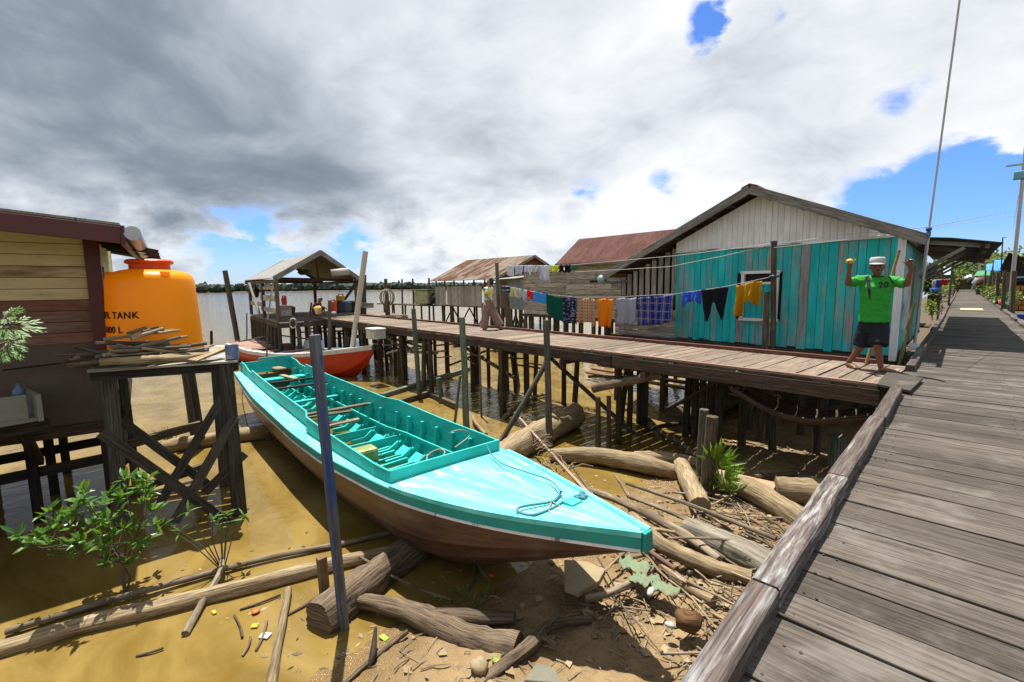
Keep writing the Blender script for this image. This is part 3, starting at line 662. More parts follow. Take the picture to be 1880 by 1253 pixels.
# coamings: boards standing round the open well
for side in (-1, 1):
    for a_, b_ in ((0.03, .48), (.5, 1.28), (1.3, 3.9), (3.91, SB)):
        m = MB(); k = max(2, int((b_ - a_) / .35)); 
        for i in range(k):
            s0, s1 = a_ + (b_ - a_) * i / k, a_ + (b_ - a_) * (i + 1) / k
            dz = lambda s: ct(s) - (.0)
            PP = []
            for s in (s0, s1):
                PP.append([bp_(s, side * (hc(s) + .012), zs_(s) - .03), bp_(s, side * (hc(s) - .014), zs_(s) - .06), bp_(s, side * (hc(s) - .014), dz(s)), bp_(s, side * (hc(s) + .012), dz(s))])
            m.hexa([PP[0][0], PP[1][0], PP[1][1], PP[0][1], PP[0][3], PP[1][3], PP[1][2], PP[0][2]] if side < 0 else [PP[0][1], PP[1][1], PP[1][0], PP[0][0], PP[0][2], PP[1][2], PP[1][3], PP[0][3]], s1 - s0, .026, .3, r=.2 + a_ * .07)
        m.build('coaming', M_tur, BOAT)
m = MB(); m.beam(bp_(SB, -hc(SB) - .01, zs_(SB) + .03), bp_(SB, hc(SB) + .01, zs_(SB) + .03), .03, .26); m.build('bulkhead', M_tur, BOAT)
m = MB(); m.beam(bp_(.03, -.64, 1.17), bp_(.03, .64, 1.22), .04, .32); m.beam(bp_(.03, -.2, 1.4), bp_(.03, .64, 1.40), .04, .06); m.build('transom', M_tur, BOAT)
# inner planking
for side in (-1, 1):
    m = MB(); rows = []
    for s in [.05 + (SB - .07) * i / 30 for i in range(31)]:
        h = hc(s); _, H, zs, zk = smooth_tab(TB, s); zf = max(zk + .16, .40)
        rows.append([bp_(s, side * a, z) for a, z in ((h + .005, zs - .02), (h * 1.0, zs - .16), (h * .985, zs - .16), (h * .96, zs - .33), (h * .945, zs - .33), (h * .88, zs - .5), (h * .865, zs - .5), (h * .74, zf + .13), (h * .5, zf + .02), (0, zf))])
    strips(m, rows, side > 0); m.build('planking', M_tur, BOAT)
m = MB()
m.grid([[bp_(s, o * hc(s), max(smooth_tab(TB, s)[3] + .16, .40) + .02) for o in (-.62, 0, .62)] for s in [2.2 + .4 * i for i in range(18)]]); m.build('bilge_water', M_bilge, BOAT)
for k in range(11):
    s = 6.45 + k * .23; w_ = hc(s) * .5; m = MB(); m.beam(bp_(s, -w_, .46), bp_(s, 0, .44), .04, .07); m.beam(bp_(s, 0, .44), bp_(s, w_, .46), .04, .07); m.build('floor_frame', M_tur, BOAT)
# frames (ribs)
for k in range(19):
    s = .6 + k * .46
    h = hc(s); _, H, zs, zk = smooth_tab(TB, s); zf = max(zk + .16, .40)
    for side in (-1, 1):
        m = MB(); PP = [bp_(s, side * (h - .045), zs + .06), bp_(s, side * (h * .99 - .05), zs - .2), bp_(s, side * (h * .9 - .05), zs - .48), bp_(s, side * (h * .74 - .05), zf + .17), bp_(s, side * (h * .5 - .04), zf + .06), bp_(s, side * h * .1, zf + .05)]
        for a, b in zip(PP, PP[1:]): m.beam(a, b + (b - a) * .04, .05, .085, upv=(b - a).cross(AX))
        m.build('rib', M_tur, BOAT)
for side in (-1, 1):                             # stringers
    for dz, f in ((-.24, .87), (-.50, .74)):
        m = MB(); Q = [bp_(s, side * hc(s) * f - side * .03, zs_(s) + dz) for s in [.6 + .6 * i for i in range(15)]]
        for a, b in zip(Q, Q[1:]): m.beam(a, b, .03, .06, r=.5)
        m.build('stringer', M_tur, BOAT)
for s, mt, zz, ww in ((1.25, M_tur, 1.02, .30), (2.0, M_black, 1.06, .09), (2.75, M_black, 1.05, .09), (3.5, M_tur, .86, .12), (5.15, M_stick, .98, .10)):
    m = MB(); m.beam(bp_(s, -hc(s) + .02, zz), bp_(s, hc(s) - .02, zz), ww, .04); m.build('thwart', mt, BOAT)
for s in (5.6, 6.35):
    m = MB(); h = hc(s); zf = .38; m.prism([bp_(s, -h * .95, zs_(s) - .3), bp_(s, h * .95, zs_(s) - .3), bp_(s, h * .72, zf + .1), bp_(s, -h * .72, zf + .1)], AX * .03); m.build('partition', M_tur, BOAT)
m = MB(); m.beam(bp_(.9, .1, 1.05), bp_(2.0, .18, 1.09), .12, .03); m.build('seat_plank', M_drift, BOAT)
m = MB(); m.beam(bp_(11.0, .05, zs_(11) + .025), bp_(11.0, .2, zs_(11) + .025), .13, .03); m.build('cleat', M_tur, BOAT)
# loose things lying in the boat
fuel = empty('fuel_can', tuple(bp_(6.75, -.25, .45)), 'faded green plastic fuel can lying inside the turquoise boat', 'jerrycan')
m = MB(); m.box(bp_(6.75, -.22, .56), .52, .30, .26, rot=math.atan2(LT.y, LT.x)); m.build('body', P('green_can', (.28, .36, .10), rough=.4, dirt=(.5, .48, .25)), fuel, bevel=.05)
m = MB(); m.tube([bp_(6.95, .05, .56), bp_(7.02, .05, .56)], .035); m.build('cap', P('teal_cap', (.02, .2, .22)), fuel)
for i, (s, o, z, l, a_) in enumerate(((3.9, -.1, .62, 1.0, .4), (4.3, .15, .66, .9, 1.2), (4.6, -.2, .6, 1.1, .9), (5.3, -.1, .72, .9, 1.45))):
    q = MB(); d = AX * math.cos(a_) + LT * math.sin(a_); c = bp_(s, o, z); q.beam(c - d * l / 2, c + d * l / 2 + V((0, 0, .05)), .13, .03)
    solo(q, 'loose_board', (M_drift, M_drift2, M_black, M_stick)[i], ('pale loose board lying across the middle of the turquoise boat', 'brown loose board lying aslant in the turquoise boat', 'blackened loose board among boards in the turquoise boat', 'straw coloured loose board by the partition of the turquoise boat')[i], 'board', 'loose boards in the turquoise boat')
q = MB(); q.ell(bp_(.75, .1, 1.2), .22, .16, .05, 10, wob=.6); solo(q, 'net_bundle', P('net', (.33, .30, .2), rough=.95, bump=.9, scale=30), 'small tangled net bundle on the stern seat of the turquoise boat', 'fishing net', smooth=True)
def rope(name, pts, r, mat, label, n=7, cat='rope'):
    Q = []
    for i in range(len(pts) - 1):
        a = pts[max(0, i - 1)]; b = pts[i]; c = pts[i + 1]; d = pts[min(len(pts) - 1, i + 2)]
        for k in range(6):
            t_ = k / 6; Q.append(.5 * ((2 * b) + (c - a) * t_ + (2 * a - 5 * b + 4 * c - d) * t_ ** 2 + (3 * b - a - 3 * c + d) * t_ ** 3))
    Q.append(pts[-1]); q = MB(); q.tube(Q, r, n); return solo(q, name, mat, label, cat, smooth=True)
dk_ = lambda px, py, z=0: (lambda p: p)(az(px, py, 1.16 + z))
pts = [(893, 818), (905, 838), (925, 853), (970, 868), (1010, 882), (1025, 898), (1032, 903)]
rope('mooring_rope', [az(*p, 1.19 if i < 1 else 1.07 + .03 * i) for i, p in enumerate(pts)], .009, M_bluerope, 'thin rope running from the bulkhead across the turquoise foredeck')
pts = [(1030, 903), (1022, 915), (1010, 922), (960, 930), (950, 938), (975, 946), (1010, 935), (1040, 918), (1062, 910), (1085, 913), (1105, 928), (1112, 940), (1100, 947), (1078, 943), (1062, 930), (1050, 928)]
rope('coiled_rope', [az(*p, 1.20) for p in pts], .013, M_bluerope, 'blue grey knotted rope looped on the bow deck of the turquoise boat')
pts = [(1012, 924), (1008, 938), (1018, 950), (1030, 955), (1040, 948), (1034, 935), (1020, 925), (1010, 920)]
rope('loose_rope', [az(*p, 1.195) for p in pts], .010, M_rope, 'pale rope end curled beside the blue knot on the bow deck')
q = MB()
for px, py in ((1066, 910), (1070, 914), (1062, 915), (1068, 905), (1074, 911)): q.ell(az(px, py, 1.215), .03, .025, .022, 8, wob=.5)
solo(q, 'rope_knot', M_bluerope, 'fat blue rope knot near the tip of the turquoise boat', 'knot', smooth=True)
rope('tie_rope', [az(830, 745 + 60, 1.05), az(826, 795, 1.22), az(848, 790, 1.22), az(862, 800, 1.1), az(835, 822, 1.1)], .009, M_rope, 'grey rope tied round the far coaming of the turquoise boat')
rope('side_line', [bp_(1.6, -.84, 1.06), bp_(1.8, -.95, .9), bp_(1.9, -.97, .6), bp_(2.1, -.95, .15)], .008, M_dkwire, 'dark line hanging over the near side of the turquoise boat')
q = MB(); c0 = az(800, 838, .85)
q.tube([c0 + V((math.cos(a) * .13, math.sin(a) * .13, .05 * math.sin(a) + .012 * k)) for k in range(2) for a in [2 * PI * i / 16 for i in range(17)]], .011, 7); solo(q, 'hose_coil', M_rope, 'pale coil of hose lying inside the bow end of the turquoise boat', 'hose', smooth=True)

# ------------------------------------------------------------------ red boat
S1 = V((-24.3, 6.7, 0)); B1 = V((-14.9, 8.25, 0)); A1 = (B1 - S1).normalized(); L1 = (B1 - S1).length; T1 = V((-A1.y, A1.x, 0))
TR = [(0, .72, .80, -.15), (2.5, .95, .66, -.25), (5, 1.0, .70, -.25), (7, .9, .88, -.25), (8.1, .66, 1.02, -.2), (8.9, .36, 1.13, .25), (L1, .04, 1.22, .95)]
rb = lambda s, o, z: S1 + A1 * s + T1 * o + V((0, 0, z))
RED = empty('red_boat', tuple(rb(4.5, 0, 0)), 'orange red wooden boat with white gunwales moored beside the pier', 'boat')
ss = [L1 * i / 26 for i in range(27)]
m = MB()
for side in (-1, 1):
    rows = []
    for s in ss:
        _, h, zs, zk = smooth_tab(TR, s); d = zs - zk; rows.append([rb(s, side * h, zs - .1), rb(s, side * h * .93, zs - d * .4), rb(s, side * h * .72, zs - d * .72), rb(s, 0.01, zk)])
    strips(m, rows, side < 0)
m.build('hull', M_redb, RED, smooth=True)
for side in (-1, 1):
    m = MB(); m.grid([[rb(s, side * (smooth_tab(TR, s)[1] - .0), smooth_tab(TR, s)[2] - .13), rb(s, side * (smooth_tab(TR, s)[1] + .03), smooth_tab(TR, s)[2] - .12), rb(s, side * (smooth_tab(TR, s)[1] + .03), smooth_tab(TR, s)[2] + .02), rb(s, side * max(0, smooth_tab(TR, s)[1] - .22), smooth_tab(TR, s)[2] + .03), rb(s, side * max(0, smooth_tab(TR, s)[1] - .24), smooth_tab(TR, s)[2] - .25)] for s in ss], flip=side < 0); m.build('gunwale', M_whb, RED)
m = MB(); m.grid([[rb(s, o * (smooth_tab(TR, s)[1] - .15), smooth_tab(TR, s)[2] - .3) for o in (-1, 0, 1)] for s in ss[:-6]]); m.build('floor', P('blue_floor', (.05, .17, .32), rough=.6, dirt=(.1, .08, .07)), RED)
m = MB(); m.grid([[rb(s, o * (smooth_tab(TR, s)[1] - .02), smooth_tab(TR, s)[2] + .035) for o in (-1, 0, 1)] for s in ss if s > 7]); m.build('foredeck', M_whb, RED)
m = MB(); m.grid([[rb(s, o * (smooth_tab(TR, s)[1] - .1), smooth_tab(TR, s)[2] + .035) for o in (-1, 0, 1)] for s in ss if s < 2.2]); m.build('stern_deck', M_rail, RED)
m = MB(); m.beam(rb(0, -.7, .62), rb(0, .7, .62), .05, .5); m.build('transom', M_whb, RED)
for s in (2.6, 3.6, 4.5, 5.3): m = MB(); m.beam(rb(s, -.85, .70), rb(s, .85, .72), .2, .04); m.build('thwart', M_rail, RED)
m = MB(); m.tube([rb(1.0, -.6, .95), rb(2.4, .3, 1.25), rb(5.2, .7, 1.1)], .03); m.build('boom', M_pole, RED, smooth=True)
for s, sx in ((4.2, .5), (5.0, .35)): m = MB(); m.prism([rb(s, .55, .7), rb(s + sx, .75, .72), rb(s + sx, .75, 1.12), rb(s, .6, 1.05)], T1 * .03); m.build('side_board', M_whb, RED)
m = MB(); m.box(rb(4.1, -.1, .86), .4, .3, .28, rot=.2); solo(m, 'engine_box', P('rust_box', (.10, .05, .035), rough=.8), 'rusty brown engine box standing amidships in the red boat', 'engine box', bevel=.03)
# ------------------------------------------------------------------ free-standing poles and stakes
def pole(name, base, top, r0, mat, label, cat='pole', group=None, r1=None, z=0, deep=.5, bend=.008, wob=.1, square=False, R=None):
    b = az(*base, z) if R is None else ar(*base, R); tp = up(b, *top); d = (b - tp).normalized(); q = MB()
    b2 = b + d * deep
    if square: q.beam(b2, tp, r0 * 2, r0 * 1.6, (1, 0, 0))
    else: q.log(b2, tp, r0, r1 or r0 * .9, 10, 9, bend, wob)
    return solo(q, name, mat, label, cat, group, smooth=not square, bevel=.006 if square else 0)
G = 'mooring poles standing in the shallows'
pole('mooring_pole', (441, 652), (413, 497), .13, M_pole, 'dark leaning mooring pole in the water left of the open shelter', group=G)
pole('mooring_pole', (605, 682), (605, 552), .075, M_pole, 'grey square topped mooring pole in front of the red hull', group=G)
BP = pole('mooring_pole', (632, 1155), (578, 615), .041, wood('blue_stained_pole_timber', (.27, .255, .25), (.12, .118, .12), var=.1, bump=.6, paint=(.03, .09, .30), cover=.42, pat=(.5, 5), soft=.1), 'tall blue stained square pole rising in front of the turquoise boat', group=G, square=True, bend=0)
pole('mooring_pole', (770, 728), (759, 567), .075, M_green, 'greenish grey mooring pole between the turquoise boat and the pier', group=G)
pole('mooring_pole', (858, 792), (848, 583), .075, M_green, 'thick algae green mooring pole standing beside the bow bulkhead', group=G)
pole('mooring_pole', (1009, 822), (1003, 588), .07, M_pole, 'dark mooring pole with a pale cut top close to the pier edge', group=G)
pole('mooring_pole', (575, 690), (566, 575), .05, M_pole, 'thin leaning pole beside the yellow bag at the shelter', group=G, z=.2)
pole('thin_stake', (453, 640), (453, 575), .035, M_pole, 'thin straight stake between the leaning pole and the open shelter', 'stake')
pole('thin_stake', (490, 660), (490, 603), .03, M_pole, 'short thin stake rising out of the red boat stern', 'stake', z=.6, deep=.8)
pole('thin_stake', (557, 664), (572, 556), .05, M_pole, 'leaning dark stake crossing the red boat amidships', 'stake')
pole('thin_stake', (884, 766), (880, 636), .028, M_stick, 'thin bamboo stake with a rope knot next to the pier', 'stake')
pole('thin_stake', (834, 785), (845, 690), .035, M_green, 'thin leaning stake tucked against the algae green pole', 'stake')
pole('thin_stake', (812, 738), (805, 694), .06, M_green, 'short square stake on the sunken timber frame', 'stake', square=True)
pole('thin_stake', (388, 637), (388, 608), .08, M_black, 'crooked dark stump in the river behind the tank', 'stake')
pole('thin_stake', (598, 1108), (590, 1023), .045, wood('tan_stake', (.33, .22, .12), (.2, .12, .06)), 'short square tan stake beside the floating butt log', 'stake', square=True)
G = 'short broken posts on the mud before the pier'
pole('broken_post', (1284, 892), (1293, 752), .075, M_pole, 'dark leaning hollow topped post behind the palm sprout', 'post', G, z=.15)
pole('broken_post', (1296, 905), (1308, 765), .095, M_drift2, 'brown hollow post with a scooped top beside the palm sprout', 'post', G, z=.2)
pole('broken_post', (1098, 828), (1098, 730), .06, M_pile, 'post under the outer end of the propped pole', 'post', G)
pole('broken_post', (1118, 830), (1118, 728), .05, M_drift2, 'short brown round post standing in front of the pier', 'post', G)
pole('broken_post', (1535, 850), (1538, 800), .13, M_green, 'mossy stump standing against the boardwalk edge', 'post', G, z=.35)
b = az(915, 812, 0); q = MB(); q.log(b - V((0, 0, .1)), PN(5.7, -.1, 1.72), .06, .055, 10, 8, .01); solo(q, 'leaning_log', M_pole, 'grey log leaning from the water against the pier edge', 'log', smooth=True)
q = MB(); q.log(ar(1088, 714, 9.0), PN(3.2, .25, DZ - .3), .085, .08, 10, 7, .01); solo(q, 'propped_pole', M_drift2, 'thick grey pole propped at a slant under the pier edge', 'pole', smooth=True)
b = ar(644, 662, 18.7); tp = up(b, 671, 462); q = MB(); q.tube([b, b.lerp(tp, .5), tp], .10, 14); solo(q, 'plastic_pipe', M_pvc, 'tall cream plastic pipe leaning up beside the pier', 'pipe', smooth=True)
# sunken timber frame in the water
for a_, b_, w_, l_ in (((700, 728), (860, 678), .16, 'long timber of the sunken frame running under the pier'), ((715, 745), (790, 722), .12, 'second sunken timber lying alongside the long one'), ((783, 722), (838, 746), .12, 'short square timber floating by the greenish pole')):
    q = MB(); q.beam(az(*a_, .06), az(*b_, .1), w_, .16); solo(q, 'sunken_timber', M_green if w_ > .13 else M_drift2, l_, 'timber', 'sunken timbers by the pier', bevel=.01)

# ------------------------------------------------------------------ logs and driftwood
def log(name, pts, rads, mat, label, cat='log', group='driftwood logs on the mud and shallows', bend=0, wob=.22, n=24, lift=None, fork=None):
    P_ = []
    for i, p in enumerate(pts):
        z = p[2] if len(p) > 2 else 0; P_.append(az(p[0], p[1], z))
    Q = []; k = 9
    for i in range(len(P_) - 1):
        a, b_, c, d = P_[max(0, i - 1)], P_[i], P_[i + 1], P_[min(len(P_) - 1, i + 2)]
        for j in range(k):
            u = j / k; Q.append(.5 * ((2 * b_) + (c - a) * u + (2 * a - 5 * b_ + 4 * c - d) * u ** 2 + (3 * b_ - a - 3 * c + d) * u ** 3))
    Q.append(P_[-1]); sd = RN.random() * 50
    if not hasattr(rads, '__len__'): rads = [rads, rads]
    N = len(Q); rr = []
    for i in range(N):
        x = i / (N - 1) * (len(rads) - 1); j = min(int(x), len(rads) - 2); rr.append((rads[j] + (rads[j + 1] - rads[j]) * (x - j)) * (1 + .1 * noise.noise(V((sd, i * .7, 0)))))
    q = MB(); q.tube(Q, rr, n, wob)
    for f in fork or []:
        a = Q[int(f[0] * (N - 1))]; e = az(*f[1]); q.tube([a, a.lerp(e, .5) + V((0, 0, .02)), e], [f[2], f[2] * .85, f[2] * .6], 8, wob)
    return solo(q, name, mat, label, cat, group, smooth=True)
log('floating_log', [(-60, 1212, .04), (150, 1150, .05), (420, 1085, .06), (640, 1030, .06), (760, 1005, .02)], [.075, .085, .085, .075, .07], M_drift, 'longest pale log floating across the bottom left corner')
log('floating_pole', [(10, 1160, .05), (230, 1095, .06), (470, 1030, .05), (620, 1000, .04), (780, 965, .02)], [.03, .034, .03, .03, .025], M_stick, 'thin jointed pole floating parallel to the longest pale log', 'pole')
log('butt_log', [(585, 1140, .10), (680, 1065, .10), (790, 985, .08), (860, 920, .05)], [.19, .19, .18, .17], M_drift2, 'thick rough butt log half under the bow of the turquoise boat')
log('crooked_stick', [(340, 1165, .02), (375, 1100, .06), (405, 1050, .12), (408, 1025, .16)], [.035, .035, .03, .022], M_stick, 'crooked stick resting over the two long floating logs', 'stick')
log('mossy_stick', [(495, 1270, .02), (512, 1180, .03), (530, 1082, .06)], [.04, .038, .034], M_drift, 'mossy straight stick sloping into the brown shallows', 'stick')
log('split_log', [(640, 1100, .1), (740, 1120, .13), (850, 1170, .1), (950, 1200, .1)], [.06, .09, .13, .15], M_drift2, 'dark split trunk running from the blue pole into the boat shadow', fork=[(.45, (945, 1137, .22), .09)])
log('forked_branch', [(850, 1275, .12), (920, 1225, .16), (975, 1185, .2), (1010, 1150, .22), (1085, 1138, .2)], [.04, .055, .06, .045, .035], M_drift2, 'dark forked branch with a curved tip on the shaded mud', 'branch', fork=[(.62, (1022, 1185, .25), .03), (.7, (1027, 1128, .34), .03)])
log('straight_stick', [(625, 1262, .02), (690, 1205, .06), (748, 1160, .1)], .022, M_drift2, 'straight brown stick at the waterline left of the dark branch', 'stick')
log('black_stick', [(680, 1225, .02), (685, 1200, .1), (690, 1153, .2)], [.03, .03, .012], M_black, 'black pointed stick crossing the straight brown one', 'stick')
log('curved_twig', [(660, 1022, .12), (740, 1068, .12), (830, 1103, .1)], [.014, .016, .014], M_drift2, 'long curved twig in the shade under the bow', 'stick')
log('end_log', [(300, 822, .1), (400, 806, .12), (500, 792, .12)], [.13, .15, .16], M_drift, 'pale log end poking out behind the stand legs')
log('pale_log', [(890, 858, .15), (960, 815, .2), (1055, 762, .3)], [.2, .26, .26], M_drift, 'fat pale trunk lying by the dark mooring pole')
log('bent_branch', [(925, 768, .05), (950, 745, .1), (985, 728, .1), (1010, 722, .05)], [.055, .06, .05, .04], M_drift, 'bent branch curving out of the water before the pier', 'branch')
log('bent_branch', [(868, 760, .15), (872, 775, .12), (892, 798, .05)], [.03, .04, .045], M_drift, 'short bent branch end joining the curving one', 'branch')
log('brown_log', [(1010, 836, .12), (1090, 838, .16), (1180, 852, .18), (1245, 870, .12)], [.11, .15, .165, .13], M_drift, 'long reddish brown log lying along the water edge beyond the bow')
log('hollow_driftwood', [(1165, 838, .2), (1220, 842, .24), (1290, 853, .22)], [.09, .11, .1], M_drift, 'pale knotty driftwood with a hole behind the brown log')
log('stump_log', [(1250, 852, .25), (1268, 890, .28), (1285, 930, .28)], [.11, .14, .13], M_drift, 'short pitted log pointing at the camera beneath the palm sprout')
log('mossy_log', [(1320, 880, .32), (1390, 905, .36), (1460, 950, .35), (1530, 1000, .3)], [.14, .15, .14, .13], M_drift, 'long mossy trunk disappearing under the boardwalk kerb')
log('stub_log', [(1425, 898, .4), (1480, 902, .42), (1560, 908, .4)], [.17, .19, .18], M_drift, 'rough thick stub of trunk against the boardwalk edge')
log('grey_log', [(1262, 968, .3), (1330, 1000, .34), (1400, 1035, .34), (1470, 1080, .3)], [.12, .15, .15, .14], wood('grey_driftwood', (.42, .38, .3), (.24, .2, .14), var=.1, bump=.8), 'smooth grey trunk with a knot beside the boardwalk kerb')
log('thick_branch', [(1160, 948, .36), (1215, 1000, .34), (1290, 1035, .32), (1380, 1062, .32)], [.06, .085, .085, .075], M_drift, 'thick curved branch starting right at the boat tip', 'branch', fork=[(.2, (1240, 978, .42), .03)])
log('yellow_branch', [(1080, 900, .2), (1160, 930, .3), (1260, 985, .34), (1320, 1030, .34)], [.045, .05, .055, .05], M_stick, 'straight yellowish branch alongside the far edge of the foredeck', 'branch', fork=[(.85, (1330, 1025, .3), .03)])
log('long_pole', [(1150, 888, .25), (1260, 925, .36), (1425, 990, .42)], [.022, .026, .028], M_stick, 'long straight pole crossing the driftwood to the kerb', 'pole')
log('long_stick', [(1155, 912, .3), (1240, 945, .36), (1300, 975, .4), (1390, 1010, .42)], [.02, .026, .024, .018], M_stick, 'long thin stick below the straight pole', 'stick', fork=[(.02, (1128, 872, .3), .03)])
log('level_stick', [(1228, 988, .45), (1320, 990, .46), (1410, 1004, .46)], [.012, .014, .012], M_stick, 'slender level stick lying over the grey trunk', 'stick')
log('red_stick', [(1185, 1008, .32), (1240, 1045, .34)], [.026, .022], wood('reddish_stick', (.30, .17, .13), (.17, .09, .07)), 'short reddish stick below the thick branch', 'stick')
log('rotten_branch', [(1205, 1030, .26), (1260, 1075, .3), (1310, 1105, .32)], [.03, .045, .05], M_drift, 'rotten splintered branch by the torn green cloth', 'branch')
log('palm_rib', [(945, 758, .5), (1010, 830, .4), (1080, 905, .3), (1130, 942, .3)], [.02, .024, .024, .02], wood('pink_rib', (.5, .36, .28), (.34, .22, .17)), 'long pinkish palm rib lying from the pale trunk to the boat', 'palm rib')
log('cane', [(1050, 855, .2), (1075, 890, .2), (1100, 930, .25)], [.022, .024, .024], M_stick, 'short jointed cane beside the palm rib', 'stick')
log('dark_log', [(1240, 772, .25), (1300, 745, .3), (1350, 720, .32), (1400, 700, .3)], [.26, .3, .3, .28], M_drift2, 'big dark round trunk lying under the pier')
log('bamboo_chain', [(1178, 757, .12), (1210, 790, .15), (1250, 815, .15), (1280, 838, .18)], [.06, .05, .06, .05], M_drift2, 'jointed dark bamboo lying in the shade under the pier', 'bamboo')
log('shaded_stick', [(1182, 792, .15), (1230, 780, .18), (1290, 778, .2)], [.04, .05, .04], M_black, 'black branch crossing the jointed bamboo', 'branch')
log('shaded_log', [(1385, 878, .4), (1460, 872, .42)], [.06, .06], M_drift2, 'small dark log below the hanging bark strip')
log('flat_bark', [(1075, 1100, .3), (1130, 1085, .32), (1185, 1055, .32), (1200, 1040, .35)], [.03, .035, .03, .015], M_stick, 'curled strip of bark on the sunny mud by the stone slab', 'bark')
log('crossed_stick', [(1115, 945, .35), (1150, 1010, .32), (1180, 1060, .3)], [.013, .015, .013], M_stick, 'thin stick leaning away from under the boat tip', 'stick')
log('crossed_stick', [(1195, 960 + 20, .3), (1140, 1020, .28), (1105, 1055, .27)], [.014, .016, .013], M_drift, 'thin bent stick crossing the leaning one near the boat tip', 'stick')
for i, (a_, b_) in enumerate((((250, 1205), (300, 1190)), ((430, 1130), (445, 1170)), ((445, 1205), (460, 1170)), ((470, 1195), (490, 1140)), ((440, 1120), (515, 1092)), ((528, 1130), (590, 1090)), ((860, 1085), (872, 1040)))):
    log('floating_twig', [(*a_, .01), ((a_[0] + b_[0]) / 2 + 3, (a_[1] + b_[1]) / 2, .02), (*b_, .02)], .011, M_drift2, 'small twig drifting in the brown shallows', 'twig', 'twigs drifting in the shallows', n=6)
# hanging dug-out strip of bark under the pier
rows = []; A_ = PN(.08, .2, DZ - .38); B_ = PN(1.95, .2, DZ - .30)
for i in range(17):
    u = i / 16; c = A_.lerp(B_, u) + V((0, 0, -.26 * (math.sin(PI * (u * .92 + .04))) ** 1.3)); wv = .22 + .1 * math.sin(PI * u)
    rows.append([c + N_ * (math.cos(a) * wv + .25) + V((0, 0, -.13 * math.sin(a))) for a in [PI * k / 6 for k in range(7)]])
q = MB(); q.grid([[r_[k] for r_ in rows] for k in range(7)]); o = solo(q, 'hanging_hull', M_beam, 'dark curved dugout shell slung under the near end of the pier', 'dugout', smooth=True)
sm = o.modifiers.new('solid', 'SOLIDIFY'); sm.thickness = .03
# old red hull planks on the mud beyond the pier
WR = empty('wrecked_boat', (-6, 12.5, 0), 'wreck of a pink and red planked boat lying on the mud beyond the pier', 'boat')
c1, c2 = az(1075, 668, .55), az(1420, 720, .75)
d = (c2 - c1).normalized(); nn = V((-d.y, d.x, 0))
for i, (o_, z_, mt) in enumerate(((.0, 0, M_rail), (.28, .1, M_rail), (.55, .22, M_redr), (.75, .36, M_rail))):
    q = MB(); q.beam(c1 + nn * o_ + V((0, 0, z_ - .3)), c2 + nn * o_ + V((0, 0, z_ - .25)), .2, .05, (0, .5, .8)); q.build('plank', mt, WR)
# floating and stranded rubbish, each piece its own
def bit(name, px, py, z, sx, sy, sz, mat, label, cat='litter', rot=.3, wob=0):
    c = az(px, py, z); q = MB()
    if wob: q.ell(c + V((0, 0, sz * .4)), sx / 2, sy / 2, sz / 2, 10, M=Matrix.Rotation(rot, 3, 'Z'), wob=wob)
    else: q.box(c + V((0, 0, sz / 2)), sx, sy, sz, rot)
    return solo(q, name, mat, label, cat, smooth=bool(wob), bevel=0)
def slab(pts, z, t_, mat, label):
    q = MB(); q.prism([az(px, py, z) for px, py in pts], (0, 0, t_)); return solo(q, 'stone_slab', mat, label, 'stone', bevel=.012)
slab([(1036, 1038), (1078, 1042), (1112, 1056), (1100, 1078), (1062, 1098), (1036, 1088)], .26, .07, plain('pale_stone', (.40, .31, .19), rough=.9, var=.3, bump=1, scale=9), 'flat tan slab half in the boat shadow')
slab([(962, 1262), (985, 1228), (1018, 1238), (1035, 1268)], .22, .06, plain('grey_stone', (.24, .23, .17), rough=.9, var=.3, bump=1, scale=9), 'grey slab cut off at the bottom of the picture')
bit('rubble_lump', 880, 1232, .18, .16, .14, .1, plain('tan_lump', (.42, .32, .2), rough=.9), 'tan clod beside the base of the dark branch', 'clod', 0, .5)
bit('coconut_husk', 1262, 1152, .38, .24, .2, .16, wood('coir', (.27, .14, .06), (.12, .055, .025), bump=1), 'split brown coconut husk near the kerb', 'coconut husk', .4, .45)
bit('plastic_scrap', 487, 1168, .01, .09, .07, .01, P('white_plastic', (.8, .8, .8)), 'white plastic scrap floating left of the butt log', rot=.6)
bit('plastic_scrap', 470, 1125, .01, .07, .08, .03, P('orange_plastic', (.8, .16, .03)), 'orange scrap floating beside the mossy stick', rot=.2, wob=.4)
bit('plastic_scrap', 468, 1150, .01, .06, .05, .01, P('yellow_plastic', (.75, .6, .03)), 'yellow scrap floating next to the orange one', rot=.9)
bit('plastic_scrap', 705, 1172, .02, .09, .05, .01, P('lime_plastic', (.35, .6, .04)), 'lime green scrap at the waterline by the black stick', rot=.1)
bit('plastic_scrap', 393, 1125, .01, .06, .03, .01, P('yellow_plastic', (.75, .6, .03)), 'small yellow leaf like scrap near the crooked stick', rot=.1)
bit('plastic_scrap', 903, 1058, .14, .07, .05, .03, P('red_plastic', (.8, .06, .03)), 'red scrap on the shaded mud under the bow', rot=.2, wob=.3)
bit('wrapper', 912, 1215, .18, .09, .07, .03, P('green_wrap', (.1, .3, .06), dirt=(.6, .45, .02), dscale=20, dthr=.5), 'green and yellow wrapper beside the dark branch', rot=.5, wob=.4)
bit('plastic_bottle', 1195, 1090, .34, .07, .16, .06, P('clear_bottle', (.62, .62, .58), rough=.25), 'crushed pale plastic bottle on the sunny mud', 'bottle', .2, .2)
bit('plastic_bottle', 1230, 1152, .36, .1, .06, .05, P('clear_bottle', (.62, .62, .58), rough=.25), 'pale plastic bottle lying next to the coconut husk', 'bottle', .2, .2)
bit('plastic_piece', 1168, 1012, .3, .06, .05, .05, P('blue_plastic', (.02, .12, .35)), 'blue plastic lid under the boat tip', 'lid', 0, .2)
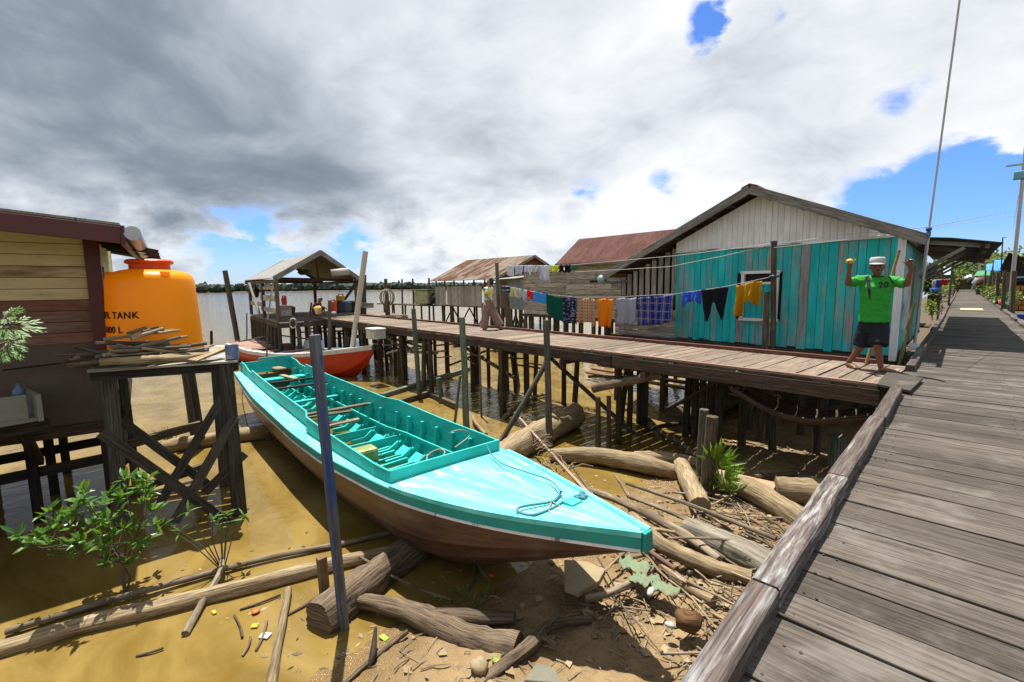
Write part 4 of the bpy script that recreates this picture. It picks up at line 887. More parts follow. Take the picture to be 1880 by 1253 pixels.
bit('plastic_piece', 1472, 880, .45, .09, .06, .05, P('blue_plastic2', (.03, .2, .6)), 'bright blue plastic piece in the shade under the pier', 'litter', 0, .2)
bit('round_nut', 1266, 1058, .32, .07, .07, .07, P('nut', (.06, .035, .03), rough=.4), 'small dark round nut on the mud near the grey trunk', 'nut', 0, .1)
bit('orange_sheet', 1380, 885, .4, .6, .3, .015, plain('salmon_sheet', (.6, .34, .2), rough=.7, var=.2), 'salmon coloured sheet lying beside the stub of trunk', 'sheet', .1)
bit('wood_chip', 1508, 780, .3, .06, .35, .05, M_rake, 'pale split board piece on the mud beyond the pier', 'board', .3)
for i, (px, py, z, sx, sy) in enumerate(((1165, 1045, .3, .3, .2), (1215, 1085, .32, .32, .16), (1180, 1070, .31, .2, .2))):
    q = MB(); c = az(px, py, z + .02); rows = [[c + V(((u / 8 - .5) * sx, (v / 6 - .5) * sy, .09 * noise.noise(V((u * .8, v * .8, i * 9))) + .045)) for u in range(9)] for v in range(7)]
    q.grid(rows); o = solo(q, 'torn_cloth', P('sea_green_cloth', (.22, .30, .18), rough=.9, dirt=(.3, .24, .14), dscale=9), ('torn pale green cloth nearest the boat tip', 'torn pale green cloth nearest the coconut husk', 'middle scrap of torn pale green cloth on the mud')[i], 'cloth', 'torn green cloth on the mud', smooth=True)
    o.modifiers.new('solid', 'SOLIDIFY').thickness = .006
for i in range(105):                                   # loose sticks tangled among the logs
    x = RN.uniform(-2.5, -.75); y = RN.uniform(3.4, 7.0); z = hm(x, y)
    if z < .06: continue
    a = RN.gauss(-.25, .6); L = RN.uniform(.15, .7); d = V((math.cos(a), math.sin(a), RN.uniform(-.05, .12))) * L; c = V((x, y, z + .03 + RN.uniform(0, .08))); r_ = RN.uniform(.006, .018); q = MB(); q.log(c - d, c + d, r_, r_ * .6, 7, 7, .05, .25)
    solo(q, 'loose_stick', RN.choice((M_stick, M_stick, M_drift, M_drift2)), 'thin loose stick tangled among the driftwood on the mud', 'stick', 'loose sticks tangled on the mud', smooth=True)
m = MB(); lr = random.Random(22)
for i in range(420):                                   # scum and crumbs on the still water
    x = lr.uniform(-6.5, -3.2) ; y = lr.uniform(.9, 9); z = .004
    if hm(x, y) > 0: continue
    if lr.random() < .5: x = shore(y) - abs(lr.gauss(0, .35)) 
    a = lr.uniform(0, PI); L = lr.uniform(.01, .05); c = V((x, y, z)); d = V((math.cos(a), math.sin(a), 0)) * L; e = V((-d.y, d.x, 0)) * lr.uniform(.15, .6); m.m = lr.choice((0, 1, 2))
    m.add([c - d, c - e, c + d, c + e + V((0, 0, .004))], [(0, 1, 2, 3)], [[(0, 0), (.1, 0), (.1, .1), (0, .1)]], r=lr.random())
m.build('floating_scum', [M_stick, M_dleaf, M_drift2], kind='stuff', label='crumbs of bark and scum floating on the shallows', cat='scum')
# twigs, leaves and chips nobody could count
m = MB(); lr = random.Random(21)
for i in range(2200):
    x = lr.uniform(-3.4, -.75); y = lr.uniform(1.2, 13.5)
    if lr.random() < .45: x = lr.uniform(-2.4, -.8); y = lr.uniform(3.2, 6.8)
    z = hm(x, y)
    if z < .03: continue
    a = lr.uniform(0, PI); L = lr.uniform(.03, .28); d = V((math.cos(a), math.sin(a), lr.uniform(-.1, .1))) * L / 2
    m.m = 0 if lr.random() < .6 else 1
    if m.m == 0: m.tube([V((x, y, z + .008)) - d, V((x, y, z + .02)), V((x, y, z + .008)) + d], lr.uniform(.002, .007), 4, r=lr.random())
    else:
        c = V((x, y, z + .014)); e = d * .5; s2 = V((-d.y, d.x, lr.uniform(-.02, .02))).normalized() * L * .16
        m.add([c - e, c - s2 + V((0, 0, .008)), c + e, c + s2 + V((0, 0, .01))], [(0, 1, 2, 3)], [[(0, 0), (.1, 0), (.1, .1), (0, .1)]], r=lr.random())
m.build('twig_litter', [M_stick, M_dleaf], kind='stuff', label='twigs, chips and dead leaves strewn over the mud', cat='litter')
# ------------------------------------------------------------------ turquoise house
H0 = V((-.80, 10.3, 0)); HD = V((-.985, .17, 0)).normalized(); HB = V((0, 1, 0)); HN = V((HD.y, -HD.x, 0)); 
HN = HN if HN.y < 0 else -HN                       # outward, towards the pier
hp = lambda s, z, o=0: H0 + HD * s + HN * o + V((0, 0, z))
HOUSE = empty('turquoise_house', tuple(hp(2.2, 0)), 'turquoise planked stilt house with a grey white gable beside the boardwalk', 'house')
F_, E_ = 1.98, 4.05; WL = 4.36
ridge_s, ridge_z = 2.42, 5.16
hr = random.Random(4)
m = MB(); s = 0.02
win = (1.30, 2.06, 2.42, 3.40)                     # window opening: s0, s1, z0, z1
wa, wb, wza, wzb = 1.97, 2.68, 2.50, 3.50
while s < WL - .02:
    wd = min(hr.choice((.125, .14, .155, .17)), WL - s); j = hr.uniform(-.003, .003)
    for za, zb in ([(F_ + hr.uniform(-.03, .02), E_)] if s + wd < wa or s > wb else [(F_ + hr.uniform(-.03, .02), wza), (wzb, E_)]):
        m.beam(hp(s + wd / 2 - .004, za, -.015 + j), hp(s + wd / 2 - .004, zb, -.015 + j), wd - .007, .025, HN)
    s += wd
m.build('wall', M_teal, HOUSE, bevel=.003)
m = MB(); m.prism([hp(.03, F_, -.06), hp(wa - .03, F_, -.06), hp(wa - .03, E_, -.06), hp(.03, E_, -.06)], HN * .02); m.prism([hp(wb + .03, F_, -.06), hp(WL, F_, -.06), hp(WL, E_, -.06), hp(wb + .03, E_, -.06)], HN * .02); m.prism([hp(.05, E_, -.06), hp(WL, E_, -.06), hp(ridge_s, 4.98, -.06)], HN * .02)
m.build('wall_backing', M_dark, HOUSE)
m = MB(); s = .02                                  # gable cladding of upright white boards
rz = lambda s: ridge_z - .05 - (.452 * (ridge_s - s) if s < ridge_s else .420 * (s - ridge_s))
while s < WL:
    wd = min(.118, WL - s); s1 = s + wd - .006; zz = E_ + .005
    if rz(s) > zz and rz(s1) > zz: m.prism([hp(s, rz(s) - .03, 0), hp(s, zz, .0), hp(s1, zz, 0), hp(s1, rz(s1) - .03, 0)], HN * .022)
    s += wd
m.build('gable_cladding', M_white, HOUSE)
m = MB(); m.beam(hp(-.02, E_ - .01, .03), hp(WL, E_ - .01, .03), .03, .04); m.build('gable_batten', M_trim, HOUSE)
m = MB(); m.beam(hp(.0, 1.9, .02), hp(0, E_, .02), .10, .06, HN); m.build('corner_post', M_trim, HOUSE, bevel=.004)
# roof planes (run back along Y), verge boards on the gable
bk = 7.2; ov = .42
def roofplane(s0, z0, s1, z1, name, mat, thick=.03):
    L = math.hypot(s1 - s0, z1 - z0); a, b = hp(s0, z0, ov), hp(s1, z1, ov); q = MB()
    n = 2; vs_ = [a, b, b + HB * bk + V((0, 0, 0)), a + HB * bk]
    q.add(vs_ + [p - V((0, 0, thick)) for p in vs_], [(0, 1, 2, 3), (7, 6, 5, 4), (0, 4, 5, 1), (1, 5, 6, 2), (2, 6, 7, 3), (3, 7, 4, 0)], [[(0, L), (0, 0), (bk, 0), (bk, L)]] + [[(bk, L), (bk, 0), (0, 0), (0, L)]] + [[(0, 0), (0, .03), (L, .03), (L, 0)]] * 4)
    return q.build(name, mat, HOUSE)
s_r, z_r, s_l, z_l = -.42, 3.91, 6.42, 3.47
roofplane(s_r + .78, z_r + .39, ridge_s, ridge_z + .06, 'roof', M_roofA); roofplane(s_l, z_l + .04, ridge_s, ridge_z + .06, 'roof', M_roofA)
for a, b in (((s_r, z_r), (ridge_s, ridge_z)), ((s_l, z_l), (ridge_s, ridge_z))):
    q = MB(); q.beam(hp(*a, ov + .01), hp(*b, ov + .01), .035, .17, (0, 0, 1)); q.build('verge_board', M_rake, HOUSE, bevel=.005)
    q = MB()
    for k in range(1, 9):
        u = k / 9; p = hp(a[0] + (b[0] - a[0]) * u, a[1] + (b[1] - a[1]) * u - .05, ov); q.beam(p, p + HB * bk * .98, .05, .06)
    q.build('purlin', M_beam, HOUSE)
q = MB(); c = hp(ridge_s, ridge_z + .085, ov + .03); q.prism([c + HD * .17 + V((0, 0, -.085)), c, c - HD * .17 + V((0, 0, -.085)), c - HD * .16 + V((0, 0, -.03)), c + V((0, 0, .03)), c + HD * .16 + V((0, 0, -.03))], HB * bk); q.build('ridge_cap', P('rust_red_cap', (.22, .06, .035), rough=.7, var=.3), HOUSE)
# window with half open shutter
W_ = MB()
fw = .06
for a, b in (((wa - .05, wza), (wb + .05, wza)), ((wa - .05, wzb), (wb + .05, wzb)), ((wa, wza), (wa, wzb)), ((wb, wza), (wb, wzb))): W_.beam(hp(*a, .025), hp(*b, .025), fw, .05, HN)
W_.beam(hp(wa + .03, 3.27, .012), hp(wb - .03, 3.27, .012), .05, .03, HN)
wf = W_.build('window', M_trim, HOUSE)
m = MB()
for k in range(5):
    s = wa + .04 + k * .127; m.beam(hp(s + .06, wza + .03, -.02), hp(s + .06, 3.25, -.02), .118, .02, HN)
m.build('shutter', M_tealw, wf)
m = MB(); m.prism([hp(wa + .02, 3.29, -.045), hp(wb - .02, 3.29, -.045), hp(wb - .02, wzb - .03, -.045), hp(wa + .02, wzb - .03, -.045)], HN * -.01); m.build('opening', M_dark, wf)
# recessed left bay under the long roof: open slats above, planks below
LB0 = MB()
for k in range(9):
    s = WL + .12 + k * .2; zt = rz(s) - .1; LB0.beam(hp(s, 2.98, -.10), hp(s, max(3.05, zt), -.10), .13, .02, HN)
LB0.build('slat', M_grey, HOUSE)
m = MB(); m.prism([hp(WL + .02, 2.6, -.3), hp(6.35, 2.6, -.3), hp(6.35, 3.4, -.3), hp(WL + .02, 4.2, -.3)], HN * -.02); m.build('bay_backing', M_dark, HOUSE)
m = MB(); m.beam(hp(WL + .02, 2.83, -.06), hp(6.0, 2.80, -.06), .03, .3, (0, 0, 1)); m.build('dark_board', M_black, HOUSE)
m = MB()
for k in range(6): m.beam(hp(WL + .02, 1.86 + k * .14, -.08), hp(6.35, 1.86 + k * .14, -.08), .025, .132, (0, 0, 1))
m.build('lower_planks', M_grey, HOUSE)
# side wall along the boardwalk
m = MB(); y = .03
while y < 6.9:
    wd = .16
    if not (1.35 < y < 2.1): m.beam(H0 + V((-.03, y + wd / 2, F_ - .05)), H0 + V((-.03, y + wd / 2, 4.16)), .025, wd - .006, HB)
    else:
        m.beam(H0 + V((-.03, y + wd / 2, F_ - .05)), H0 + V((-.03, y + wd / 2, 2.35)), .025, wd - .006, HB); m.beam(H0 + V((-.03, y + wd / 2, 3.45)), H0 + V((-.03, y + wd / 2, 4.0)), .025, wd - .006, HB)
    y += wd
m.build('side_wall', M_teal, HOUSE)
m = MB()
for a, b in (((1.3, 2.35), (2.2, 2.35)), ((1.3, 3.45), (2.2, 3.45)), ((1.33, 2.35), (1.33, 3.45)), ((2.17, 2.35), (2.17, 3.45)), ((1.75, 2.35), (1.75, 3.45))): m.beam(H0 + V((0, a[0], a[1])), H0 + V((0, b[0], b[1])), .05, .06, (1, 0, 0))
sw = m.build('window', M_trim, HOUSE); m = MB(); m.prism([H0 + V((-.07, 1.3, 2.35)), H0 + V((-.07, 2.2, 2.35)), H0 + V((-.07, 2.2, 3.45)), H0 + V((-.07, 1.3, 3.45))], (-.01, 0, 0)); m.build('pane', P('dark_glass', (.02, .025, .03), rough=.1), sw)
m = MB(); m.beam(H0 + V((.02, 2.9, 2.0)), H0 + V((.02, 2.9, 3.6)), .05, .7, HB); m.build('side_door', P('olive_door', (.17, .22, .13), rough=.7, dirt=(.25, .25, .2)), HOUSE)
# awning over the boardwalk edge
m = MB(); A0, A1_ = V((-.95, 12.7, 4.2)), V((-.95, 24.6, 4.16)); O0, O1 = V((.47, 12.75, 3.98)), V((.42, 24.4, 3.98))
rows = []
for i in range(13):
    u = i / 12; a, b = A0.lerp(A1_, u), O0.lerp(O1, u); sag = -.10 * math.sin(u * 9) ** 2 if i > 3 else 0
    rows.append([a, a.lerp(b, .5) + V((0, 0, .03)), b + V((0, 0, sag))])
vsn = [p for r_ in rows for p in r_]; m.grid(rows); o = m.build('awning', M_under, HOUSE); o.modifiers.new('solid', 'SOLIDIFY').thickness = .02
for yy, zz in ((12.9, 0), (15.5, 0), (19, 0), (22.5, 0)):
    m = MB(); m.beam((-.9, yy, 4.11), (.3, yy, 3.93), .06, .08); m.build('awning_rafter', M_grey, HOUSE)
    m = MB(); m.beam((-.85, yy, 3.35), (-.05, yy, 3.93), .05, .07); m.build('awning_brace', M_grey, HOUSE)
m = MB(); m.beam((.2, 12.75, 3.94), (.2, 24.3, 3.92), .06, .07); m.build('awning_purlin', M_beam, HOUSE)
m = MB(); m.prism([hp(0, F_ - .1), hp(6.3, F_ - .14), hp(6.3, F_ - .14) + HB * 6.8, hp(0, F_ - .1) + HB * 6.8], (0, 0, .06)); m.build('floor', M_beam, HOUSE)
m = MB(); m.beam(hp(.1, F_ - .1, .03), hp(6.4, F_ - .14, .03), .08, .13); m.build('sill_beam', M_beam, HOUSE)
for s in (.15, 1.3, 2.5, 3.6, 4.6, 5.5, 6.2):
    for o in (.05, 1.6, 3.6):
        b = hp(s + hr.uniform(-.1, .1), 0) + HB * o; b.z = hm(b.x, b.y, False) - .4; t_ = V((b.x, b.y, F_ - .12)); q = MB(); q.log(b, t_, .07, .065, 8, 4, .012); q.build('pile', M_pile, HOUSE, smooth=True)

# buoy drum hung at the eave tip
bu = empty('blue_buoy', tuple(ay(1105, 513, 11.0)), 'round pale blue plastic float hanging at the left eave of the turquoise house', 'float')
c = ay(1105, 513, 11.0); q = MB(); q.ell(c, .13, .13, .125, 16, M=Matrix.Rotation(.5, 3, 'Y')); q.build('drum', P('pale_blue', (.20, .42, .52), rough=.45, dirt=(.5, .6, .62)), bu, smooth=True)
q = MB(); q.tube([c + V((.1, 0, -.06)), c + V((.35, 0, -.11)), c + V((.75, .1, -.06))], .035, 8); q.build('pipe', P('grey_blue_pipe', (.12, .16, .19)), bu, smooth=True)

# ------------------------------------------------------------------ grey plank house behind it
P2 = az(961, 577, 1.75); D2 = V((-.985, .17, 0)).normalized(); N2 = V((-.17, -.985, 0))
w2 = lambda px, py: apl(px, py, P2, D2)
def rel(p, o): return p + N2 * o
G2 = empty('plank_house', tuple(w2(1060, 600)), 'weathered grey plank stilt house with a long dusky red roof', 'house')
def horiz_wall(pa, pb, z0, z1, name, mat, par, bh=.2, off=0, jit=.012):
    q = MB(); z = z0; r_ = random.Random(int(abs(z0 * 1000 + pa.x * 10)))
    while z < z1 - .02:
        h = min(bh * r_.uniform(.8, 1.15), z1 - z); j = r_.uniform(-.006, .012) + off
        a, b = V((pa.x, pa.y, z + h / 2)), V((pb.x, pb.y, z + h / 2)); cut = r_.uniform(.3, .7); c = a.lerp(b, cut)
        if r_.random() < .6:
            q.beam(a + N2 * j, c + N2 * j, .025, h - .012, (0, 0, 1)); q.beam(c + N2 * (j + .004), b + N2 * (j + .004), .025, h - .012, (0, 0, 1))
        else: q.beam(a + N2 * j, b + N2 * j, .025, h - .012, (0, 0, 1))
        z += h
    return q.build(name, mat, par)
pa, pm, pb = w2(962, 540), w2(1041, 540), w2(1240, 540)
zt1 = w2(962, 503).z; zt2 = w2(1041, 487).z
horiz_wall(pa, pm, 1.75, zt1, 'low_wall', M_grey, G2, .24); horiz_wall(pm, pb, 1.75, zt2 + .05, 'wall', M_grey, G2, .24, .03)
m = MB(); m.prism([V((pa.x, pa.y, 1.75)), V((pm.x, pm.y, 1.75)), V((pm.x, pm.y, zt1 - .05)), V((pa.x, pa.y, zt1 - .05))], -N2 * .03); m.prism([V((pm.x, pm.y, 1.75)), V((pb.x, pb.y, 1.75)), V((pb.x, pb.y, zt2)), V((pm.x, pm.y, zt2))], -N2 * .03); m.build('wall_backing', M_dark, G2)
ea, eb = rel(w2(1019, 485.5), .45), rel(w2(1236, 475.5), .45)
ea = apl(1019, 486, P2 + N2 * .4, D2); eb = apl(1236, 475.5, P2 + N2 * .4, D2)
P2b = P2 - N2 * 3.2
ra = apl(1063, 439.5, P2b, D2); rb2 = apl(1262, 418.5, P2b, D2)
def quadroof(a, b, c, d, name, mat, par, over=.0, thick=.03, ns=1):
    L = (b - a).length; H = (d - a).length; q = MB(); vs_ = [a, b, c, d]
    q.add(vs_ + [p - V((0, 0, thick)) for p in vs_], [(0, 1, 2, 3), (7, 6, 5, 4), (0, 4, 5, 1), (1, 5, 6, 2), (2, 6, 7, 3), (3, 7, 4, 0)], [[(0, H), (L, H), (L, 0), (0, 0)], [(0, 0), (L, 0), (L, H), (0, H)]] + [[(0, 0), (0, .03), (L, .03), (L, 0)]] * 4)
    return q.build(name, mat, par)
quadroof(ea, eb, rb2, ra, 'roof', M_roofB, G2)
bk2 = (ra - ea); bk2 = V((bk2.x, bk2.y, -bk2.z * .8)); quadroof(ra, rb2, rb2 + bk2, ra + bk2, 'rear_roof', M_roofB, G2)
m = MB(); m.beam(ea + V((0, 0, -.03)), eb + V((0, 0, -.03)), .05, .12); m.build('eave_board', M_rake, G2)
m = MB(); m.prism([ea + N2 * -.35 + V((0, 0, -.05)), ra + V((0, 0, -.05)), ra + bk2 + V((0, 0, -.05))], -D2 * .05); m.build('end_gable', M_greyv, G2)
m = MB(); m.prism([V((pm.x, pm.y, zt2 - .02)), V((pa.x, pa.y, zt1)) , V((pa.x, pa.y, zt1)) - N2 * 1.5, V((pm.x, pm.y, zt2 + .3)) - N2 * 1.5], (0, 0, .03)); m.build('low_roof', M_roofD, G2)
q = MB(); q.beam(w2(1085, 517.5) + N2 * .06, w2(1104, 516.5) + N2 * .06, .06, .1); q.build('vent_slot', M_black, G2)
m = MB(); m.beam(V((pa.x, pa.y, 1.72)) + N2 * .05, V((pb.x, pb.y, 1.72)) + N2 * .05, .1, .14); m.build('sill_beam', M_beam, G2)
r2 = random.Random(8)
for k in range(16):
    u = k / 15
    for o in (0, 1.8):
        b = pa.lerp(pb, u) - N2 * (o + r2.uniform(0, .4)); b.z = hm(b.x, b.y, False) - .3; q = MB()
        if k % 4 == 1: q.beam(b, V((b.x, b.y, 1.7)), .2, .14, (1, 0, 0))
        else: q.log(b, V((b.x + r2.uniform(-.05, .05), b.y, 1.7)), .085, .08, 8, 4, .012)
        q.build('pile', M_pile, G2, smooth=k % 4 != 1)
# zinc annex between the two houses
P3 = az(961, 570, 1.8) + V((0, .3, 0)); w3 = lambda px, py: apl(px, py, P3, D2)
AN = empty('zinc_annex', tuple(w3(935, 590)), 'low annex clad in upright zinc sheets left of the grey plank house', 'shed')
za, zb = w3(911, 515), w3(962, 513)
q = MB(); q.add([V((za.x, za.y, 1.85)), V((zb.x, zb.y, 1.78)), V((zb.x, zb.y, zb.z)), V((za.x, za.y, za.z))], [(0, 1, 2, 3)], [[(0, 2), ((zb - za).length, 2), ((zb - za).length, 0), (0, 0)]]); o = q.build('zinc_wall', M_zincw, AN); o.modifiers.new('solid', 'SOLIDIFY').thickness = .02
q = MB(); a, b = w3(920, 518), w3(931, 518); q.prism([V((a.x, a.y, 1.85)), V((b.x, b.y, 1.85)), V((b.x, b.y, b.z)), V((a.x, a.y, a.z))], N2 * .06); q.build('rusty_sheet', M_roofA, AN)
quadroof(w3(908, 514) + N2 * .4, w3(956, 511) + N2 * .4, w3(956, 503) - N2 * 2, w3(908, 507) - N2 * 2, 'roof', M_roofD, AN)
for k in range(7):
    b = za.lerp(zb, k / 6) - N2 * .1; b.z = -.5; q = MB(); q.log(b, V((b.x, b.y, 1.85)), .09, .09, 8, 3, .01); q.build('pile', M_pile, AN, smooth=True)
for k in range(5):
    b = za.lerp(zb, k / 5); c = za.lerp(zb, (k + 1) / 5); q = MB(); q.beam(V((b.x, b.y, 1.6)) - N2 * .2, V((c.x, c.y, .3)) - N2 * .2, .1, .06); q.beam(V((b.x, b.y, .3)) - N2 * .3, V((c.x, c.y, 1.6)) - N2 * .3, .1, .06); q.build('brace', M_pile, AN)

# ------------------------------------------------------------------ rusty roofed shed
P4 = az(886, 563.5, 1.8); P4L = az(798, 561, 1.8); D4 = (P4L - P4).normalized(); D4 = V((-.9968, .0797, 0)); N4 = V((-.0797, -.9968, 0)); w4 = lambda px, py: apl(px, py, P4, D4)
SH = empty('rusty_shed', tuple(w4(860, 590)), 'stilt shed with a rust streaked zinc roof and silver board fence wall', 'shed')
a, b = w4(798, 527), w4(912, 524); q = MB(); L = (b - a).length; k = 0; r3 = random.Random(6); s = 0
dd = (b - a).normalized()
while s < L:
    wd = r3.uniform(.16, .22); p = a + dd * (s + wd / 2); zt = a.z + (b.z - a.z) * s / L
    if abs(s / L - .20) > .012 and abs(s / L - .33) > .008 and abs(s / L - .80) > .02: q.beam(V((p.x, p.y, 1.8)), V((p.x, p.y, zt + r3.uniform(-.03, .03))), wd - .015, .03, N4)
    s += wd
q.build('board_wall', M_greyv, SH)
a4, b4 = apl(788, 516.5, P4 + N4 * .6, D4), apl(915, 512.5, P4 + N4 * .6, D4); P4b = P4 - N4 * 3.6
c4, d4 = apl(982, 468.5, P4b, D4), apl(857, 478, P4b, D4)
quadroof(a4, apl(905, 513, P4 + N4 * .6, D4) + V((0, 0, 0)), c4, d4, 'roof', M_roofC, SH)
fr_ = apl(905, 513, P4 + N4 * .6, D4); bkv = c4 - fr_; rr4 = c4 + V((bkv.x * .95, bkv.y * .95, -bkv.z * .95)); rl4 = d4 + V((bkv.x * .95, bkv.y * .95, -bkv.z * .95)); quadroof(d4, c4, rr4, rl4, 'rear_roof', M_roofC, SH)
q = MB(); e_ = -D4 * -.25; q.prism([fr_ + e_ * 1 + V((0, 0, -.12)), c4 + e_ + V((0, 0, -.1)), rr4 + e_ + V((0, 0, -.12))], D4 * .04); q.build('gable', M_redr, SH)
for p_, q_ in ((fr_, c4), (c4, rr4)):
    q = MB(); q.beam(p_ - V((0, 0, .08)), q_ - V((0, 0, .08)), .05, .2); q.build('verge_board', M_rake, SH)
q = MB(); q.prism([V((b.x, b.y, 1.8)) , V((b.x, b.y, 1.8)) - N4 * 6, V((b.x, b.y, fr_.z - .2)) - N4 * 6, V((b.x, b.y, fr_.z - .2))], D4 * .04); q.build('end_wall', M_greyv, SH)
q = MB(); q.prism([V((a.x, a.y, 1.72)), V((b.x, b.y, 1.72)), V((b.x, b.y, 1.72)) - N4 * 6, V((a.x, a.y, 1.72)) - N4 * 6], (0, 0, .1)); q.build('floor', M_beam, SH)
q = MB(); q.prism([w4(830, 525) - N4 * 5, w4(905, 525) - N4 * 5, w4(905, 512) - N4 * 5, w4(830, 512) - N4 * 5], -N4 * .05); q.build('rear_wall', M_drift2, SH)
for k in range(7):
    p = a.lerp(b, k / 6 * .97 + .01) - N4 * .1; q = MB(); q.beam(V((p.x, p.y, 1.8)), V((p.x, p.y, a4.z + .1)), .09, .09); q.build('post', M_pole, SH)
for k in range(26):
    p = a.lerp(b, r3.uniform(0, 1.0)) - N4 * r3.choice((.1, 1.5, 3, 5)); q = MB(); q.log(V((p.x, p.y, -.5)), V((p.x + r3.uniform(-.1, .1), p.y, 1.75)), .09, .09, 8, 3, .015); q.build('pile', M_pile, SH, smooth=True)
for k in range(7):
    p, c = a.lerp(b, k / 7), a.lerp(b, (k + 1) / 7); q = MB(); s_ = 1 if k % 2 else -1; q.beam(V((p.x, p.y, .9 + s_ * .7)) - N4, V((c.x, c.y, .9 - s_ * .7)) - N4, .1, .06); q.build('brace', M_pile, SH)
q = MB(); p = w4(871, 545) - N4 * .3; q.box(p, .3, .1, 1.0); solo(q, 'red_board', P('red_panel', (.45, .07, .04), rough=.7), 'red board glimpsed through the gap in the silver shed wall', 'board')
# jetty left of the shed
JT = empty('shed_jetty', tuple(w4(760, 580)), 'narrow jetty of bare poles left of the rusty shed', 'jetty')
a, b = w4(704, 568) + V((0, 0, 0)), w4(800, 562); q = MB(); q.beam(V((a.x, a.y, 1.72)), V((b.x, b.y, 1.74)), 1.4, .1); q.build('deck', M_pile, JT)
for k in range(9):
    p = a.lerp(b, k / 8) - N4 * r3.uniform(-.5, .5); q = MB(); q.log(V((p.x, p.y, -.4)), V((p.x + r3.uniform(-.2, .2), p.y, 1.7 + (2.4 if k in (3, 5, 7) else 0.4 if k == 6 else 0))), .09, .08, 8, 3, .01); q.build('pile', M_pile, JT, smooth=True)
wt = empty('storage_tub', tuple(w4(784, 565)), 'pale green tub standing on the jetty against the silver shed wall', 'tub'); p = w4(784, 553); q = MB(); q.box(V((p.x, p.y, 2.45)), 2.0, 1.4, 1.2); q.build('tub', P('pale_green', (.40, .45, .28), rough=.6, dirt=(.22, .25, .15)), wt, bevel=.15)
q = MB(); q.box(V((p.x, p.y, 3.1)), 2.1, 1.5, .08); q.build('rim', P('pale_green', (.40, .45, .28)), wt)
q = MB(); p = w4(795, 555); q.ell(V((p.x, p.y, 2.3)), .45, .4, .45, 10, wob=.4); solo(q, 'dark_sack', M_black, 'dark sack between the pale green tub and the silver wall', 'sack', smooth=True)
# wicker fish trap on a post
b = az(713, 585, 0.0); b = ar(713, 580, 24); FT = empty('fish_trap', (b.x, b.y, 0), 'round wicker fish trap stuck on a post left of the jetty', 'fish trap'); t_ = up(b, 711, 552); q = MB(); q.log(V((b.x, b.y, -.4)), t_, .13, .12, 8, 4, .01); q.build('post', M_pole, FT, smooth=True)
q = MB()
for k in range(9):
    a = PI * k / 9; q.tube([t_ + V((0, 0, .15)) + V((math.cos(th) * math.cos(a) * .36, math.cos(th) * math.sin(a) * .36, math.sin(th) * .42)) for th in [2 * PI * i / 14 for i in range(15)]], .022, 4)
q.build('basket', M_stick, FT)
# ------------------------------------------------------------------ open shelter at the pier end
# floor corners: front left, front right (pier side) and depth away from the camera
PAV = empty('open_shelter', (-23.5, 9.5, 0), 'open sided shelter with a bleached zinc gable roof at the end of the pier', 'shelter')
FZ = 1.9
fl = az(512, 592, FZ); bl = az(462, 578, FZ); br_ = az(655, 570, FZ)
ux = (V((fl.x, fl.y, 0)) - V((bl.x, bl.y, 0)))        # along the left side, towards the camera
fr2 = fl + (br_ - bl); fr2.z = FZ
q = MB(); n_ = 26
for k in range(n_):
    a, b = bl.lerp(fl, (k + .5) / n_), br_.lerp(fr2, (k + .5) / n_); q.beam(a, b, (fl - bl).length / n_ - .01, .05, r=RN.random())
q.build('floor', M_pier, PAV)
q = MB(); q.beam(bl + V((0, 0, -.15)), fl + V((0, 0, -.15)), .1, .2); q.beam(fl + V((0, 0, -.15)), fr2 + V((0, 0, -.15)), .1, .2); q.build('floor_beam', M_beam, PAV)
# roof: the gable faces right along the line fl -> br (seen edges), ridge runs from front apex to back
dpt = math.hypot
def rngp(px, py, ref): return up(ref, px, py)
apex = ar(588, 462, 23.3); evL = ar(503, 510, math.hypot(fl.x, fl.y)); evR = ar(661, 512, 26.5)
bevL = ar(450, 515, 29.2)
back = bevL - evL; back.z = 0
apexb = apex + back; bevR = evR + back
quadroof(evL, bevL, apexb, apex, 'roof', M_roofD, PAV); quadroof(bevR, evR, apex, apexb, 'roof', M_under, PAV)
for a, b in ((evL, apex), (apex, evR)):
    q = MB(); q.beam(a + V((0, 0, -.04)), b + V((0, 0, -.04)), .07, .22); q.build('verge_board', M_rake, PAV)
    q = MB(); q.beam(a + back * .97 + V((0, 0, -.08)), b + back * .97 + V((0, 0, -.08)), .07, .18); q.build('rafter', M_beam, PAV)
q = MB(); tl, tr = evL.lerp(apex, .07) + V((0, 0, -.12)), evR.lerp(apex, .07) + V((0, 0, -.12)); tl.z = tr.z = min(tl.z, tr.z); q.beam(tl + back * .1, tr + back * .1, .08, .14); q.beam(tl + back * .85, tr + back * .85, .08, .2); q.build('tie_beam', M_beam, PAV)
q = MB(); mid = tl.lerp(tr, .5) + back * .1; q.beam(mid, apex + back * .1, .08, .08); q.build('king_post', M_beam, PAV)
q = MB(); q.beam(evL + back * .03 + V((0, 0, -.15)), bevL + V((0, 0, -.15)), .08, .14); q.beam(evR + back * .03 + V((0, 0, -.15)), bevR + V((0, 0, -.15)), .08, .14); q.build('wall_plate', M_beam, PAV)
posts = [(fl, 501, 512), (bl, 456, 515), (bl.lerp(fl, .55), 482, 515), (br_, 642, 512), (br_.lerp(bl, .42), 580, 512), (fr2.lerp(br_, .35), 612, 513)]
for p, px, py in posts:
    tp = up(p, px, py); tp = V((p.x, p.y, max(tp.z, evL.z - .1))); q = MB(); q.beam(V((p.x, p.y, FZ)), tp, .13, .13, (1, 0, 0)); q.build('post', M_drift2, PAV)
pr_ = az(672, 590, FZ - .2)
